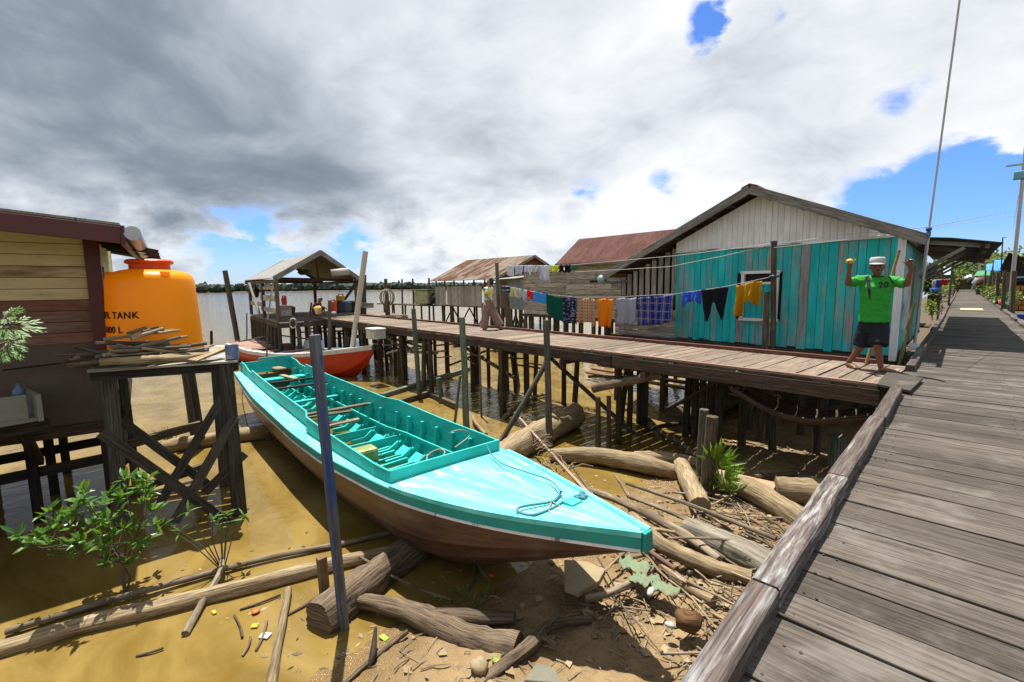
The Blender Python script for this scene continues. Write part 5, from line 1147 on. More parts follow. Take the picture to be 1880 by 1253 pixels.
q = MB(); e1 = ar(664, 575, 25.5); q.log(V((e1.x, e1.y, -.4)), ar(667, 505, 25.5), .17, .15, 9, 5, .01); q.build('corner_pile', M_pole, PAV, smooth=True)
for (pa_, pb_) in (((457, 520), (478, 582)), ((503, 512), (491, 586))):
    q = MB(); R_ = math.hypot(fl.x, fl.y) + (4.5 if pa_[0] < 480 else 0); q.beam(ar(*pa_, R_), ar(*pb_, R_ - (1.5 if pa_[0] < 480 else 0)), .1, .07); q.build('brace', M_grey, PAV)
q = MB(); q.beam(ar(658, 515, 26.2), ar(629, 556, 25.5), .1, .1); q.build('brace', M_beam, PAV)
for a_, b_ in (((505, 523), (520, 512)), ((581, 523), (567, 514)), ((613, 521), (618, 514))):
    q = MB(); q.beam(ar(*a_, 23.6), ar(*b_, 23.6), .1, .06); q.build('knee_brace', M_beam, PAV)
# railing boards on the left side
for za, zb, u0, u1 in ((.55, .75, 0, .55), (.85, 1.1, .45, .95), (1.35, 1.5, .45, .98), (.35, .55, .45, .98)):
    q = MB(); a, b = bl.lerp(fl, u0), bl.lerp(fl, u1); q.beam(V((a.x, a.y, FZ + (za + zb) / 2)), V((b.x, b.y, FZ + (za + zb) / 2)), .04, zb - za, (0, 0, 1)); q.build('rail', M_grey, PAV)
r4 = random.Random(17)
for k in range(24):
    if k < 10: p = bl.lerp(fl, k / 9); 
    elif k < 17: p = fl.lerp(fr2, (k - 9) / 8)
    else: p = bl.lerp(br_, r4.random()).lerp(fl.lerp(fr2, r4.random()), r4.random())
    q = MB(); q.log(V((p.x + r4.uniform(-.1, .15), p.y, -.6)), V((p.x, p.y, FZ - .1)), .1, .09, 8, 4, .012); q.build('pile', M_pile, PAV, smooth=True)
q = MB(); a = ar(640, 570, 24.5); q.beam(ar(660, 561, 25), ar(686, 561, 25), .3, .25); q.build('side_board', M_grey, PAV)
# things kept in the shelter
def shelf(px, py, R, sx, sy, sz, rot=.5): 
    c = ar(px, py, R); return c, (sx, sy, sz, rot)
q = MB(); c = ar(522, 571, 22.3); k_ = .5
for dx, dy, dz, sx, sy, sz in ((0, 0, .42, .9, .9, .05), (0, 0, -.4, .9, .9, .05), (-.42, 0, 0, .05, .9, .8), (.42, 0, 0, .05, .9, .8), (0, .42, 0, .8, .05, .8), (.1, -.42, 0, .06, .05, .8)): q.box(c + V((dx, dy, dz)) * k_, sx * k_, sy * k_, sz * k_)
solo(q, 'wooden_crate', M_grey, 'open grey crate with slats under the shelter roof', 'crate')
def can(px, py, R, mat, label, w=.20, h=.32, d=.14, rot=.6, name='jerrycan', lift=0):
    c = ar(px, py, R); e = empty(name, (c.x, c.y, c.z), label, 'jerrycan', 'jerrycans in the open shelter'); q = MB(); q.box(c + V((0, 0, h / 2)), w, d, h, rot); q.build('body', mat, e, bevel=.04)
    q = MB(); a = c + V((0, 0, h + .06)); v = V((math.cos(rot), math.sin(rot), 0)) * w * .28; q.tube([a - v + V((0, 0, -.06)), a - v, a + v, a + v + V((0, 0, -.06))], .03, 6); q.build('handle', mat, e)
    q = MB(); q.tube([c + v * 1.4 + V((0, 0, h - .01)), c + v * 1.4 + V((0, 0, h + .05))], .04, 8); q.build('cap', M_black, e)
can(522, 560.5, 22.0, P('red_jerry', (.62, .03, .02), rough=.4), 'red jerrycan standing on the open grey crate')
can(612, 572, 22.6, P('redorange_jerry', (.72, .09, .015), rough=.4), 'orange red jerrycan on the shelter floor beside the seated person', h=.45, w=.27, d=.25)
can(625, 553, 24.0, P('mustard_jerry', (.55, .30, .02), rough=.4), 'mustard jerrycan on top of the dark stores in the shelter', w=.36, h=.27, d=.24)
for i, (px, py, R, s_, mt, lb) in enumerate(((620, 575, 24.5, 1.0, M_redr, 'brown cupboard behind the red jerrycan in the shelter'), (634, 574, 24.3, 1.0, P('blue_grey_sack', (.07, .10, .14), rough=.8), 'blue grey bundle in the middle of the shelter stores'), (648, 574, 24.6, 1.0, M_black, 'black bundle at the right end of the shelter stores'))):
    q = MB(); c = ar(px, py, R); q.box(c + V((0, 0, .3)), .55, .5, .6, .5); solo(q, 'stored_bundle', mt, lb, 'bundle', bevel=.12)
q = MB(); q.box(ar(613, 577, 22.0) + V((0, 0, .05)), .2, .18, .11); solo(q, 'basin', P('pale_basin', (.5, .6, .62)), 'small pale basin in front of the red jerrycan', 'basin', bevel=.04)
q = MB(); c = ar(608, 502, 23.5); q.tube([c, c + V((.3, .75, .1))], .13, 12, cap=False); solo(q, 'hung_roll', P('white_sack', (.55, .54, .5), rough=.8), 'rolled white sheet slung under the shelter roof', 'roll', smooth=True).modifiers.new('solid', 'SOLIDIFY').thickness = .04
q = MB(); c = ar(560, 500, 24.2); q.ell(c, .5, .3, .12, 12, wob=.5); solo(q, 'hung_net', P('hung_green', (.08, .14, .1), rough=.9), 'dark green net stowed under the shelter roof', 'net', smooth=True)
q = MB(); c = ar(470, 537, 26); q.ell(c, .15, .15, .25, 10, wob=.3); q.tube([c + V((0, 0, .2)), ar(468, 518, 26)], .03, 5); solo(q, 'hanging_float', M_black, 'black net float hanging at the back corner of the shelter', 'float', smooth=True)
q = MB(); c = ar(535, 572, 22.6); q.ell(c + V((0, 0, .1)), .24, .18, .17, 10, wob=.4); solo(q, 'dark_bag', P('maroon_bag', (.10, .03, .04), rough=.7), 'dark maroon bag at the right side of the open crate', 'bag', smooth=True)
YB = empty('yellow_bag', tuple(ar(584, 572, 20.2)), 'bulging yellow bag hung on the top of a pile by the pier', 'bag'); c = ar(583.5, 569.5, 20.2); q = MB(); q.ell(c, .2, .15, .15, 12, wob=.5); q.build('bag', P('yellow_bag_plastic', (.80, .50, .06), rough=.45, dirt=(.8, .72, .55), dscale=2), YB, smooth=True)
pole('pier_end_pile', (580, 610), (580, 575), .14, M_drift2, 'short pile carrying the yellow bag', 'pile', z=1.1, deep=1.6)
q = MB(); c = ar(592, 590, 19.4)
rope('rope_coil', [ar(538 + 6 * math.cos(a), 594 + 9 * math.sin(a), 21.2 + .1 * math.sin(a * 3)) for a in [2 * PI * i / 8 for i in range(17)]], .03, M_rope, 'coil of rope hung on a pile below the shelter floor')
pole('shelter_pile', (538, 625), (537, 572), .14, M_pole, 'grey pile with a coil of rope on it below the shelter', 'pile', z=.6, deep=1.2)
# low landing of rough planks below the pier end
LN = empty('low_landing', tuple(az(600, 660, 0)), 'rough low landing of broken planks beside the red boat under the pier end', 'landing')
for i, (a_, b_, z_) in enumerate((((548, 610), (640, 608), 1.15), ((560, 604), (645, 600), 1.2), ((600, 622), (720, 618), 1.0), ((640, 640), (760, 640), .9), ((690, 632), (745, 636), 1.05), ((740, 645), (800, 650), .95), ((700, 622), (790, 630), 1.25), ((620, 612), (690, 622), 1.15))):
    q = MB(); q.beam(az(*a_, z_), az(*b_, z_ + .02), .3, .05, jit=.02); q.build('plank', (M_grey, M_rail, M_drift, M_pole)[i % 4], LN)
for px, py in ((552, 640), (570, 642), (590, 640), (625, 650), (650, 668), (670, 662), (700, 690), (735, 700)):
    b = az(px, py, 0); q = MB(); q.log(b - V((0, 0, .4)), V((b.x, b.y, 1.1)), .1, .09, 8, 4, .01); q.build('post', M_pile, LN, smooth=True)
FB = empty('foam_box', tuple(ar(700, 622, 16.5)), 'white ribbed foam box hanging under the pier edge', 'foam box'); c = ar(690, 614, 16.4); q = MB(); q.box(c, .62, .45, .30, math.atan2(D_.y, D_.x)); q.build('box', M_foam, FB, bevel=.03); q = MB(); q.box(c + V((0, 0, .18)), .65, .48, .07, math.atan2(D_.y, D_.x)); q.build('lid', M_foam, FB, bevel=.02)

# ------------------------------------------------------------------ yellow and red plank house on the left
C0 = V((-8.98, .65, 0)); DA = V((.167, .986, 0)).normalized(); DB = V((-.986, .167, 0)).normalized(); NA = V((.986, -.167, 0)); NB = V((.167, .986, 0))
YH = empty('plank_cottage', tuple(C0 - DA * 1.5), 'yellow and faded red plank cottage with an oxblood roof board at the left edge', 'house')
wA = lambda px, py: apl(px, py, C0, DA); wB = lambda px, py: apl(px, py, C0, DB)
ztop = 4.02; q = MB(); z = 2.62; k = 0
colr = [(2.3, M_red), (3.05, M_yel)]
for name, mat, z0, z1 in (('red_planks', M_red, 2.52, 3.14), ('yellow_planks', M_yel, 3.14, 4.22)):
    q = MB(); z = z0
    while z < z1 - .01:
        h = min(.155, z1 - z); q.beam(C0 - DA * 4.2 + V((0, 0, z + h / 2)), C0 - DA * .04 + V((0, 0, z + h / 2)), .03, h - .006, (0, 0, 1)); z += h
    q.build(name, mat, YH, bevel=.004)
q = MB(); q.prism([C0 - DA * 4.2 + V((0, 0, 1.3)), C0 - DA * .02 + V((0, 0, 1.3)), C0 - DA * .02 + V((0, 0, 2.53)), C0 - DA * 4.2 + V((0, 0, 2.53))], NA * -.04); q.build('lower_panel', M_plas, YH)
q = MB(); q.prism([C0 - DA * 4.2 + V((0, 0, 2.5)), C0 - DA * .05 + V((0, 0, 2.5)), C0 - DA * .05 + V((0, 0, 4.1)), C0 - DA * 4.2 + V((0, 0, 4.1))], NA * -.03); o = q.build('wall_backing', M_dark, YH); o.location = o.location - NA * .025  # dark board added behind the planks to block a lit gap
q = MB(); z = 2.5
while z < 4.0:
    q.beam(C0 + DB * .04 + V((0, 0, z + .077)), C0 + DB * 2.6 + V((0, 0, z + .077)), .03, .15, (0, 0, 1)); z += .155
q.build('side_planks', M_yel, YH)
q = MB(); q.prism([C0 + DB * .02 + V((0, 0, 1.35)), C0 + DB * 2.6 + V((0, 0, 1.35)), C0 + DB * 2.6 + V((0, 0, 2.5)), C0 + DB * .02 + V((0, 0, 2.5))], NB * -.04); q.build('side_panel', P('white_panel', (.60, .58, .53), rough=.8, dirt=(.4, .36, .3)), YH)
q = MB(); q.beam(C0 + V((0, 0, 1.9)) + NA * .03, C0 + V((0, 0, 4.0)) + NA * .03, .17, .1, NA); q.build('corner_post', M_fascia, YH, bevel=.005)
q = MB(); a = wA(-60, 398); b = wA(221, 432); bb = apl(221, 432, C0 + NA * 1.3, DA); a0_ = apl(0, 407, C0 + NA * 1.3, DA); aa = a0_ + (a0_ - bb).normalized() * 5.5
q.beam(aa, bb, .05, .21, (0, 0, 1)); q.build('verge_board', M_fascia, YH, bevel=.006)
eave = bb; back_ = DB * 2.9 + V((0, 0, 0)); top_ = aa
quadroof(bb + V((0, 0, .15)), aa + V((0, 0, .15)) , aa + DB * 5 + V((0, 0, .15)), bb + DB * 3.3 + V((0, 0, .15)), 'roof', M_roofD, YH)
M_under2 = M_under
q = MB(); q.beam(bb + NB * .02, bb + DB * 3.3 + NB * .02, .05, .24, (0, 0, 1)); q.build('eave_board', M_fascia, YH)
q = MB(); q.tube([bb + NB * .12 + V((0, 0, .03)), bb + DB * 3.2 + NB * .12 + V((0, 0, -.02))], .09, 12); q.build('gutter', M_zinc, YH, smooth=True)
for k in range(4): q = MB(); q.beam(C0 + DB * (.3 + .75 * k) + V((0, 0, 4.0)), C0 + DB * (.3 + .75 * k) + NB * .75 + V((0, 0, 3.85)), .06, .08); q.build('rafter', M_black, YH)
q = MB(); a = wB(182, 498); q.beam(C0 + DB * .28 + NB * .03 + V((0, 0, 3.3)), C0 + DB * .28 + NB * .03 + V((0, 0, 3.75)), .5, .04, NB); wv = q.build('vent_window', M_yel, YH); q = MB(); q.beam(C0 + DB * .3 + NB * .06 + V((0, 0, 3.38)), C0 + DB * .3 + NB * .06 + V((0, 0, 3.62)), .3, .02, NB); q.build('opening', M_dark, wv)
q = MB(); q.beam(C0 - DA * 4.2 + V((0, 0, 1.28)), C0 + V((0, 0, 1.28)), .12, .16); q.build('sill_beam', M_beam, YH)
q = MB(); q.prism([C0 - DA * 4.2 + V((0, 0, 1.2)), C0 + V((0, 0, 1.2)), C0 + DB * 3 + V((0, 0, 1.2)), C0 - DA * 4.2 + DB * 3 + V((0, 0, 1.2))], (0, 0, .06)); q.build('floor', M_beam, YH)
q = MB(); q.prism([C0 - DA * 4.2 + DB * 2.9 + V((0, 0, 1.2)), C0 + DB * 2.6 + V((0, 0, 1.2)), C0 + DB * 2.6 + V((0, 0, 4)), C0 - DA * 4.2 + DB * 2.9 + V((0, 0, 4))], NA * -.05); q.build('rear_wall', M_black, YH)
for s in (.1, .9, 1.8, 2.7, 3.6):
    for o in (.1, 1.2, 2.3):
        p = C0 - DA * s + DB * o; q = MB(); q.beam(V((p.x, p.y, -.5)), V((p.x, p.y, 1.25)), .12, .12); q.build('pile', M_black, YH)
for o in (.15, 1.3): 
    q = MB(); q.beam(C0 - DA * 4 + DB * o + V((0, 0, .55)), C0 + DB * o + V((0, 0, .75)), .05, .14); q.build('brace', M_black, YH)
q = MB(); q.beam(C0 + DB * .15 + NB * .06 + V((0, 0, .95)), C0 + DB * 1.9 + NB * .1 + V((0, 0, 1.75)), .12, .35, (0, 0, 1)); q.build('slanting_board', M_drift2, YH)
for s, z in ((.3, 1.25), (.5, .5)): q = MB(); q.beam(C0 + DB * .3 + NB * .1 + V((0, 0, z - .4)), C0 + DB * .5 + NB * 1.1 + V((0, 0, z - .3)), .1, .12); q.build('stub_beam', M_drift2, YH)
q = MB(); c = wA(148, 662) + NA * .12; q.tube([c + V((0, math.cos(a) * .12, math.sin(a) * .08)) for a in [2 * PI * i / 14 for i in range(15)]], .015, 6); q.tube([c - DA * .75 + V((0, 0, -.04)), c - DA * .1], .012, 6); solo(q, 'iron_hoop', M_black, 'iron hoop on a rod hanging on the cottage wall', 'hoop')
WTB = empty('wash_trough', tuple(wA(5, 740) + NA * .5), 'white trough on the bracket at the left edge below the cottage wall', 'trough'); c = wA(0, 738) + NA * .45; q = MB()
q.box(c + V((0, 0, -.16)), .8, .8, .05, .17); q.box(c + NA * .38 + V((0, 0, .0)), .05, .8, .34, .17); q.box(c + DA * .38, .8, .05, .34, .17); q.build('basin', P('trough_white', (.32, .32, .27), rough=.6, dirt=(.3, .28, .2)), WTB)
q = MB(); q.beam(c - DA * 1 + NA * .3 + V((0, 0, -.26)), c + DA * .55 + NA * .2 + V((0, 0, -.26)), .12, .14); q.beam(c + DA * .3 + NA * .2 + V((0, 0, -.3)), c + DA * .3 - NA * .4 + V((0, 0, -.9)), .1, .1); q.build('bracket', M_black, WTB)
BT = empty('water_bottle', tuple(wA(46, 718)), 'clear blue labelled water bottle standing beside the white trough', 'bottle'); c = wA(46, 716) + NA * .3; q = MB(); q.lathe([(0, -.14), (.07, -.14), (.075, 0), (.07, .05), (.03, .1), (.025, .14), (0, .14)], c, 14); q.build('bottle', P('dim_blue_bottle', (.12, .2, .27), rough=.2), BT, smooth=True); q = MB(); q.lathe([(.077, -.06), (.078, .0)], c, 14); q.build('sleeve', P('blue_sleeve', (.03, .10, .35)), BT)

q = MB()
for k in range(20): q.beam(C0 - DA * (1.15 + k * .2) + V((0, 0, 1.7)), C0 - DA * (1.15 + k * .2) + NA * 3.2 + V((0, 0, 1.7)), .19, .04)
q.build('added_porch_floor', M_black, YH)  # unseen deck added to block the sky and darken the water below
for k in range(3):
    for j in range(2):
        p = C0 - DA * (1.3 + k * 1.6) + NA * (1.5 + j * 1.6); q = MB(); q.beam(V((p.x, p.y, -.5)), V((p.x, p.y, 1.68)), .12, .12); q.build('pile', M_black, YH)  # piles of the unseen added deck
# ------------------------------------------------------------------ stand for tank and firewood, orange tank
STD = empty('timber_stand', (-8.3, 1.2, 0), 'dark timber stand on braced legs under the firewood and the orange tank', 'stand')
SZ = 2.28
k1, k2 = ar(165, 673, 7.95), ar(436, 655, 7.55); k1.z = k2.z = SZ; bkd = V((-1.9, .42, 0)) * 1.05
q = MB()
for i in range(9):
    o = bkd * (i / 8); q.beam(k1 + o + V((0, 0, -.02)), k2 + o + V((0, 0, -.02)), .2, .035, jit=.008)
q.build('platform', M_grey, STD)
q = MB(); q.beam(k1 + V((0, 0, -.1)), k2 + V((0, 0, -.1)), .07, .12); q.beam(k1 + bkd * .5 + V((0, 0, -.1)), k2 + bkd * .5 + V((0, 0, -.1)), .07, .12); q.build('bearer', M_black, STD)
M_sleg = wood('stand_leg_timber', (.20, .175, .145), (.075, .062, .052), var=.3, bump=.6, kk=.7)
legs = [((440, 945), (413, 658)), ((412, 893), (395, 660)), ((226, 965), (196, 668)), ((252, 900), (222, 670)), ((372, 822), (345, 665)), ((358, 812), (338, 690))]
for i, (b_, t_) in enumerate(legs):
    b = az(*b_, 0); t2 = up(b, *t_); t2.z = SZ - .05; dd_ = (b - t2).normalized(); q = MB(); q.beam(b + dd_ * .5, t2, .17 if i in (0, 2) else .12, .12, (1, 0, 0), jit=.006); q.build('leg', M_sleg, STD, bevel=.006)
R1 = 7.6
for a_, b_, R in (((185, 795), (440, 975), 7.45), ((222, 772), (385, 893), 8.6), ((408, 730), (290, 930), 8.4), ((432, 765), (320, 960), 7.5), ((450, 833), (375, 905), 7.9)):
    q = MB(); q.beam(ar(*a_, R), ar(*b_, R - .1), .05, .12, (0, 0, 1)); q.build('brace', M_sleg, STD, bevel=.005)
tc = ar(291, 650, 8.72); TC = V((tc.x, tc.y, SZ))
TK = empty('water_tank', tuple(TC), 'big orange plastic water tank standing behind the firewood', 'water tank')
pf = [(a * .955, b * .965) for a, b in [(0, 0), (.60, 0), (.615, .03), (.60, .2), (.585, .6), (.565, 1.0), (.555, 1.15), (.54, 1.22), (.49, 1.27), (.38, 1.31), (.25, 1.335), (0, 1.34)]]
q = MB(); q.lathe(pf, TC, 56); q.build('tank_body', M_orange, TK, smooth=True)
q = MB(); q.lathe([(a, b - .045) for a, b in [(.245, 1.31), (.245, 1.40), (.27, 1.405), (.29, 1.42), (.29, 1.45), (.26, 1.47), (.0, 1.478)]], TC, 40); q.build('lid', M_oran2, TK, smooth=False)
for a in (0.2, 2.3, 4.4):
    q = MB(); q.box(TC + V((math.cos(a) * .45, math.sin(a) * .44, 1.21)), .16, .1, .07, a); q.build('lug', M_orange, TK, bevel=.01)
def wrap_text(txt, size, z, a_end, par, name):
    cu = bpy.data.curves.new('t', 'FONT'); cu.body = txt; cu.size = size; cu.space_character = 1.12; cu.extrude = .002; cu.offset = .004
    o = bpy.data.objects.new('t', cu); COL.objects.link(o); dg = bpy.context.evaluated_depsgraph_get(); me = bpy.data.meshes.new_from_object(o.evaluated_get(dg)); bpy.data.objects.remove(o)
    wx = max(v.co.x for v in me.vertices)
    for v in me.vertices:
        x, y, zz = v.co; h = z + y; rr = (.60 - (h - .2) * .041) * .955 + .004 + zz; a = a_end + (x - wx) / .56
        v.co = (math.cos(a) * rr, math.sin(a) * rr, h)
    me.materials.append(M_ink); p = bpy.data.objects.new(name, me); COL.objects.link(p); p.parent = par; return p
dv = -TC.normalized(); aC = math.atan2(dv.y, dv.x)
wrap_text('PROFIL TANK', .125, .60, aC - .30, TK, 'lettering'); wrap_text('1000 L', .125, .40, aC - .70, TK, 'lettering')
# firewood heap: every stick its own object
fw = [((208, 648), (330, 620), .03), ((190, 624), (318, 606), .022), ((195, 630), (312, 633), .03), ((175, 630), (310, 628), .022), ((203, 652), (290, 622), .022), ((135, 637), (205, 655), .022), ((200, 652), (262, 650), .025), ((155, 668), (240, 630), .02), ((150, 672), (215, 640), .024), ((240, 641), (335, 632), .022), ((260, 640), (350, 650), .02), ((255, 650), (300, 641), .02), ((300, 655), (375, 646), .024), ((235, 613), (268, 602), .028), ((248, 620), (275, 606), .02), ((240, 622), (300, 604), .03), ((290, 612), (328, 607), .024), ((262, 610), (290, 602), .024), ((330, 620), (343, 618), .02), ((255, 632), (330, 636), .02), ((222, 640), (345, 634), .018), ((200, 637), (300, 645), .018), ((245, 645), (330, 652), .02), ((310, 640), (350, 634), .016), ((205, 628), (330, 640), .016), ((215, 633), (285, 652), .018), ((270, 626), (300, 655), .018)]
for i, (a_, b_, r_) in enumerate(fw):
    R = 7.75 + (i % 5) * .09; q = MB(); q.log(ar(*a_, R), ar(*b_, R + .15), r_, r_ * .8, 8, 6, .02, .2)
    solo(q, 'firewood_stick', (M_stick, M_drift, M_pole)[i % 3], 'dry weathered stick lying in the firewood heap on the stand', 'firewood', 'firewood sticks heaped on the stand', smooth=True)
for i in range(60):
    u = RN.uniform(.03, .62); o = RN.uniform(.0, .28); c = k1.lerp(k2, u) + bkd * o + V((0, 0, .02 + RN.random() * .2 * (1 - abs(u - .33) * 2))); a = RN.gauss(1.75, .35); L = RN.uniform(.25, .55); d = V((math.cos(a), math.sin(a), RN.uniform(-.12, .12))) * L
    q = MB(); q.log(c - d, c + d, RN.uniform(.012, .03), None, 7, 5, .03, .2); solo(q, 'firewood_stick', RN.choice((M_stick, M_drift, M_pole, M_drift2)), 'dry weathered stick lying in the firewood heap on the stand', 'firewood', 'firewood sticks heaped on the stand', smooth=True)
q = MB(); q.log(ar(183, 665, 7.6), ar(345, 658, 7.6), .055, .05, 10, 8, .02, .2); solo(q, 'firewood_log', M_drift, 'thickest knotty log along the front of the firewood heap', 'firewood', smooth=True)
q = MB(); q.log(ar(325, 659, 7.6), ar(392, 650, 7.7), .035, .03, 10, 8, .04, .2); solo(q, 'firewood_log', M_drift, 'forked log end continuing the thickest firewood log', 'firewood', smooth=True)
q = MB(); q.beam(ar(352, 663, 7.5) , ar(415, 640, 7.8), .18, .035, jit=.01); solo(q, 'loose_plank', M_drift, 'tilted plank lying at the right end of the stand', 'plank')
q = MB(); c = ar(426, 645, 7.6); c.z = SZ + .01; q.lathe([(0, 0), (.085, 0), (.085, .19), (.08, .19), (.08, .02), (0, .02)], c, 20); TN = solo(q, 'tin_can', P('blue_tin', (.16, .24, .46), rough=.6, dirt=(.45, .47, .52), dscale=9), 'dented blue tin on the right corner of the stand', 'tin', smooth=False)
# ------------------------------------------------------------------ laundry
LA, LBq = V((-2.62, 9.98, 0)), V((-10.6, 10.62, 0)); LD = (LBq - LA).normalized()
lw = lambda px, py, o=0: apl(px, py, LA + V((0, o, 0)), LD)
NL = V((LD.y, -LD.x, 0)); NL = NL if NL.y < 0 else -NL
pole('clothes_pole', (1416, 660), (1421, 443), .055, M_drift2, 'tall brown clothes pole with a blue tie before the shuttered window', 'pole', 'clothesline poles along the pier', R=10.32, deep=2.3)
pole('clothes_pole', (1402, 660), (1408, 536), .06, M_drift2, 'short brown clothes pole beside the tall one with the blue tie', 'pole', 'clothesline poles along the pier', R=10.3, deep=2.3)
pole('clothes_pole', (916, 600), (912, 483), .065, M_pole, 'thin clothes pole behind the walking woman', 'pole', 'clothesline poles along the pier', R=15.3, deep=2.3)
pole('clothes_pole', (936, 606), (927, 535), .11, M_drift2, 'thick leaning clothes pole under the striped cap like garment', 'pole', 'clothesline poles along the pier', R=15.0, deep=2.3)
q = MB(); c = lw(1421, 508); q.tube([c + V((math.cos(a) * .07, math.sin(a) * .07, .01 * math.sin(3 * a))) for a in [2 * PI * i / 12 for i in range(13)]], .02, 6); solo(q, 'blue_tie', P('blue_cord', (.03, .12, .4)), 'blue cord tied round the tall clothes pole', 'cord', smooth=True)
q = MB(); c = lw(1421, 446); q.lathe([(.06, -.02), (.062, .03), (0, .035)], c, 12); solo(q, 'pole_wrap', P('blue_cord', (.03, .12, .4)), 'dark blue cap on top of the tall clothes pole', 'cap')
def line(pts, r, mat, label, cat='clothesline'): q = MB(); q.tube(pts, r, 5); return solo(q, 'clothes_line', mat, label, cat, smooth=True)
low = [(1420, 508), (1330, 527), (1240, 540), (1130, 546), (1060, 546), (1005, 541), (960, 532), (928, 525)]
line([lw(*p) for p in low], .006, M_wire, 'lower clothesline loaded with bright washing beside the pier')
upl = [(912, 486), (960, 488), (1010, 488), (1048, 487)]
line([lw(*p) for p in upl], .006, M_wire, 'upper clothesline with mostly white washing')
line([lw(1048, 487), lw(1150, 478), lw(1240, 470), lw(1330, 459), lw(1421, 447)], .006, M_wire, 'bare line rising from the white washing to the top of the clothes pole')
line([lw(1048, 500), lw(1130, 496), lw(1230, 490), lw(1330, 470), lw(1421, 449)], .006, M_wire, 'sagging bare line below the rising one')
line([lw(1421, 449), ay(1560, 430, 10.0), ay(1700, 418, 9.9), ax(1880, 384, 1.6)], .005, M_wire, 'pale wire running right from the tall clothes pole')
line([ay(1421, 455, 9.7), ay(1600, 436, 10.0), ax(1700, 420, -.62), ax(1880, 395, 2.2)], .005, M_wire, 'second pale wire passing the tall metal mast')

CL = {}
def garment(name, label, cat, xl, yl, xr, yr, ybot, mat, prof, group, seed=0, wav=.045, off=0., ntop=None, sk=0):
    a, b = lw(xl, yl, off), lw(xr, yr, off); zb = lw((xl + xr) / 2, ybot, off).z; h = (a.z + b.z) / 2 - zb
    N = 34; Mr = 14; q = MB(); rows = []
    W = (b - a).length
    for j in range(Mr + 1):
        row = []
        for i in range(N + 1):
            u = i / N
            for k in range(len(prof) - 1):
                if prof[k][0] <= u <= prof[k + 1][0]:
                    s_ = prof[k + 1][0] - prof[k][0]; bt = prof[k + 1][1] if s_ < 1e-6 else prof[k][1] + (prof[k + 1][1] - prof[k][1]) * (u - prof[k][0]) / s_; 
                    if s_ >= 1e-6: break
            v = j / Mr; L = bt * h * v
            rp = wav * (.25 + v) * (math.sin(u * 11 + seed) + .6 * math.sin(u * 23 + seed * 2 + v * 2)) + .05 * v * noise.noise(V((u * 3, v * 2, seed)))
            xo = .02 * noise.noise(V((u * 4, v * 3, seed + 9))) * v + sk * v * (u - .5)
            row.append(a.lerp(b, u) + LD * xo + NL * (.008 + rp) - V((0, 0, L - .012 * math.sin(u * 9 + seed))))
        rows.append(row)
    vs_ = [p for r_ in rows for p in r_]; fs_ = []; us_ = []
    for j in range(Mr):
        for i in range(N):
            f = (j * (N + 1) + i, (j + 1) * (N + 1) + i, (j + 1) * (N + 1) + i + 1, j * (N + 1) + i + 1); fs_.append(f); us_.append([((k % (N + 1)) / N * W, (a.z - vs_[k].z)) for k in f])
    q.add(vs_, fs_, us_); back = [p - NL * .02 for p in vs_]
    o = solo(q, name, mat, label, cat, group, smooth=True); o.modifiers.new('solid', 'SOLIDIFY').thickness = .008
    return o
flat = [(0, 1), (1, 1)]
pants = [(0, 1), (.36, .98), (.44, .35), (.56, .35), (.64, .98), (1, 1)]
shirt = [(0, .95), (.16, 1), (.18, .72), (.5, .74), (.82, .72), (.84, 1), (1, .93)]
shorts = [(0, 1), (.44, .93), (.5, .55), (.56, .93), (1, 1)]
GL = 'washing on the lower line'; GU = 'washing on the upper line'
garment('striped_shirt', 'navy and grey striped top hanging over the thick leaning pole', 'top', 922, 525, 938, 527, 542, cloth('navy_stripe', (.03, .04, .09), 'stripe', (.4, .42, .5)), [(0, .8), (.5, 1), (1, .7)], GL, 1)
garment('cream_shorts', 'pale yellow trousers second from the left on the lower line', 'trousers', 937, 527, 950, 530, 546, cloth('cream_cloth', (.66, .66, .38)), pants, GL, 2, .015)
garment('spotted_shirt', 'white and dark patched top beside the pale yellow trousers', 'top', 951, 530, 960, 532, 548, cloth('white_patch', (.6, .6, .66), 'patch', (.06, .06, .1)), flat, GL, 3)
garment('spotted_trousers', 'white baby trousers left of the red garment', 'trousers', 959, 532, 968, 534, 557, cloth('white_patch2', (.62, .62, .7), 'patch', (.25, .25, .35)), [(0, .5), (.4, .7), (.6, 1), (1, 1)], GL, 4)
garment('red_shorts', 'bright red garment on the lower line', 'shorts', 967, 533, 979, 536, 549, cloth('red_cloth', (.75, .02, .02)), [(0, .5), (.5, .85), (1, 1)], GL, 5)
garment('blue_shorts', 'sky blue shorts next to the dark green cloth', 'shorts', 979, 536, 1004, 541, 557, cloth('sky_cloth', (.06, .34, .82)), shorts, GL, 6, .02)
garment('green_cloth', 'dark green cloth hanging flat on the lower line', 'cloth', 1004, 541, 1034, 547, 585, cloth('bottle_green', (.005, .10, .06)), [(0, .85), (1, 1.1)], GL, 7, .02)
garment('floral_skirt', 'navy floral skirt between the green and the beige cloths', 'skirt', 1034, 546, 1060, 548, 594, cloth('navy_flower', (.02, .025, .07), 'flower', (.45, .47, .6), (.25, .28, .42)), flat, GL, 8)
garment('beige_shirt', 'beige dotted long sleeved shirt left of the orange dress', 'shirt', 1061, 548, 1093, 549, 598, cloth('beige_dots', (.55, .36, .22), 'dots', (.16, .07, .04), (.6, .3, .2)), [(0, .9), (.12, .95), (.14, .9), (.6, .88), (.74, .9), (.78, 1.02), (1, 1)], GL, 9, .04)
garment('orange_dress', 'bright orange dress gathered at the waist', 'dress', 1096, 549, 1127, 549, 601, cloth('orange_cloth', (.78, .25, .015)), [(0, .98), (.5, 1), (1, .98)], GL, 10, .04, sk=.08)
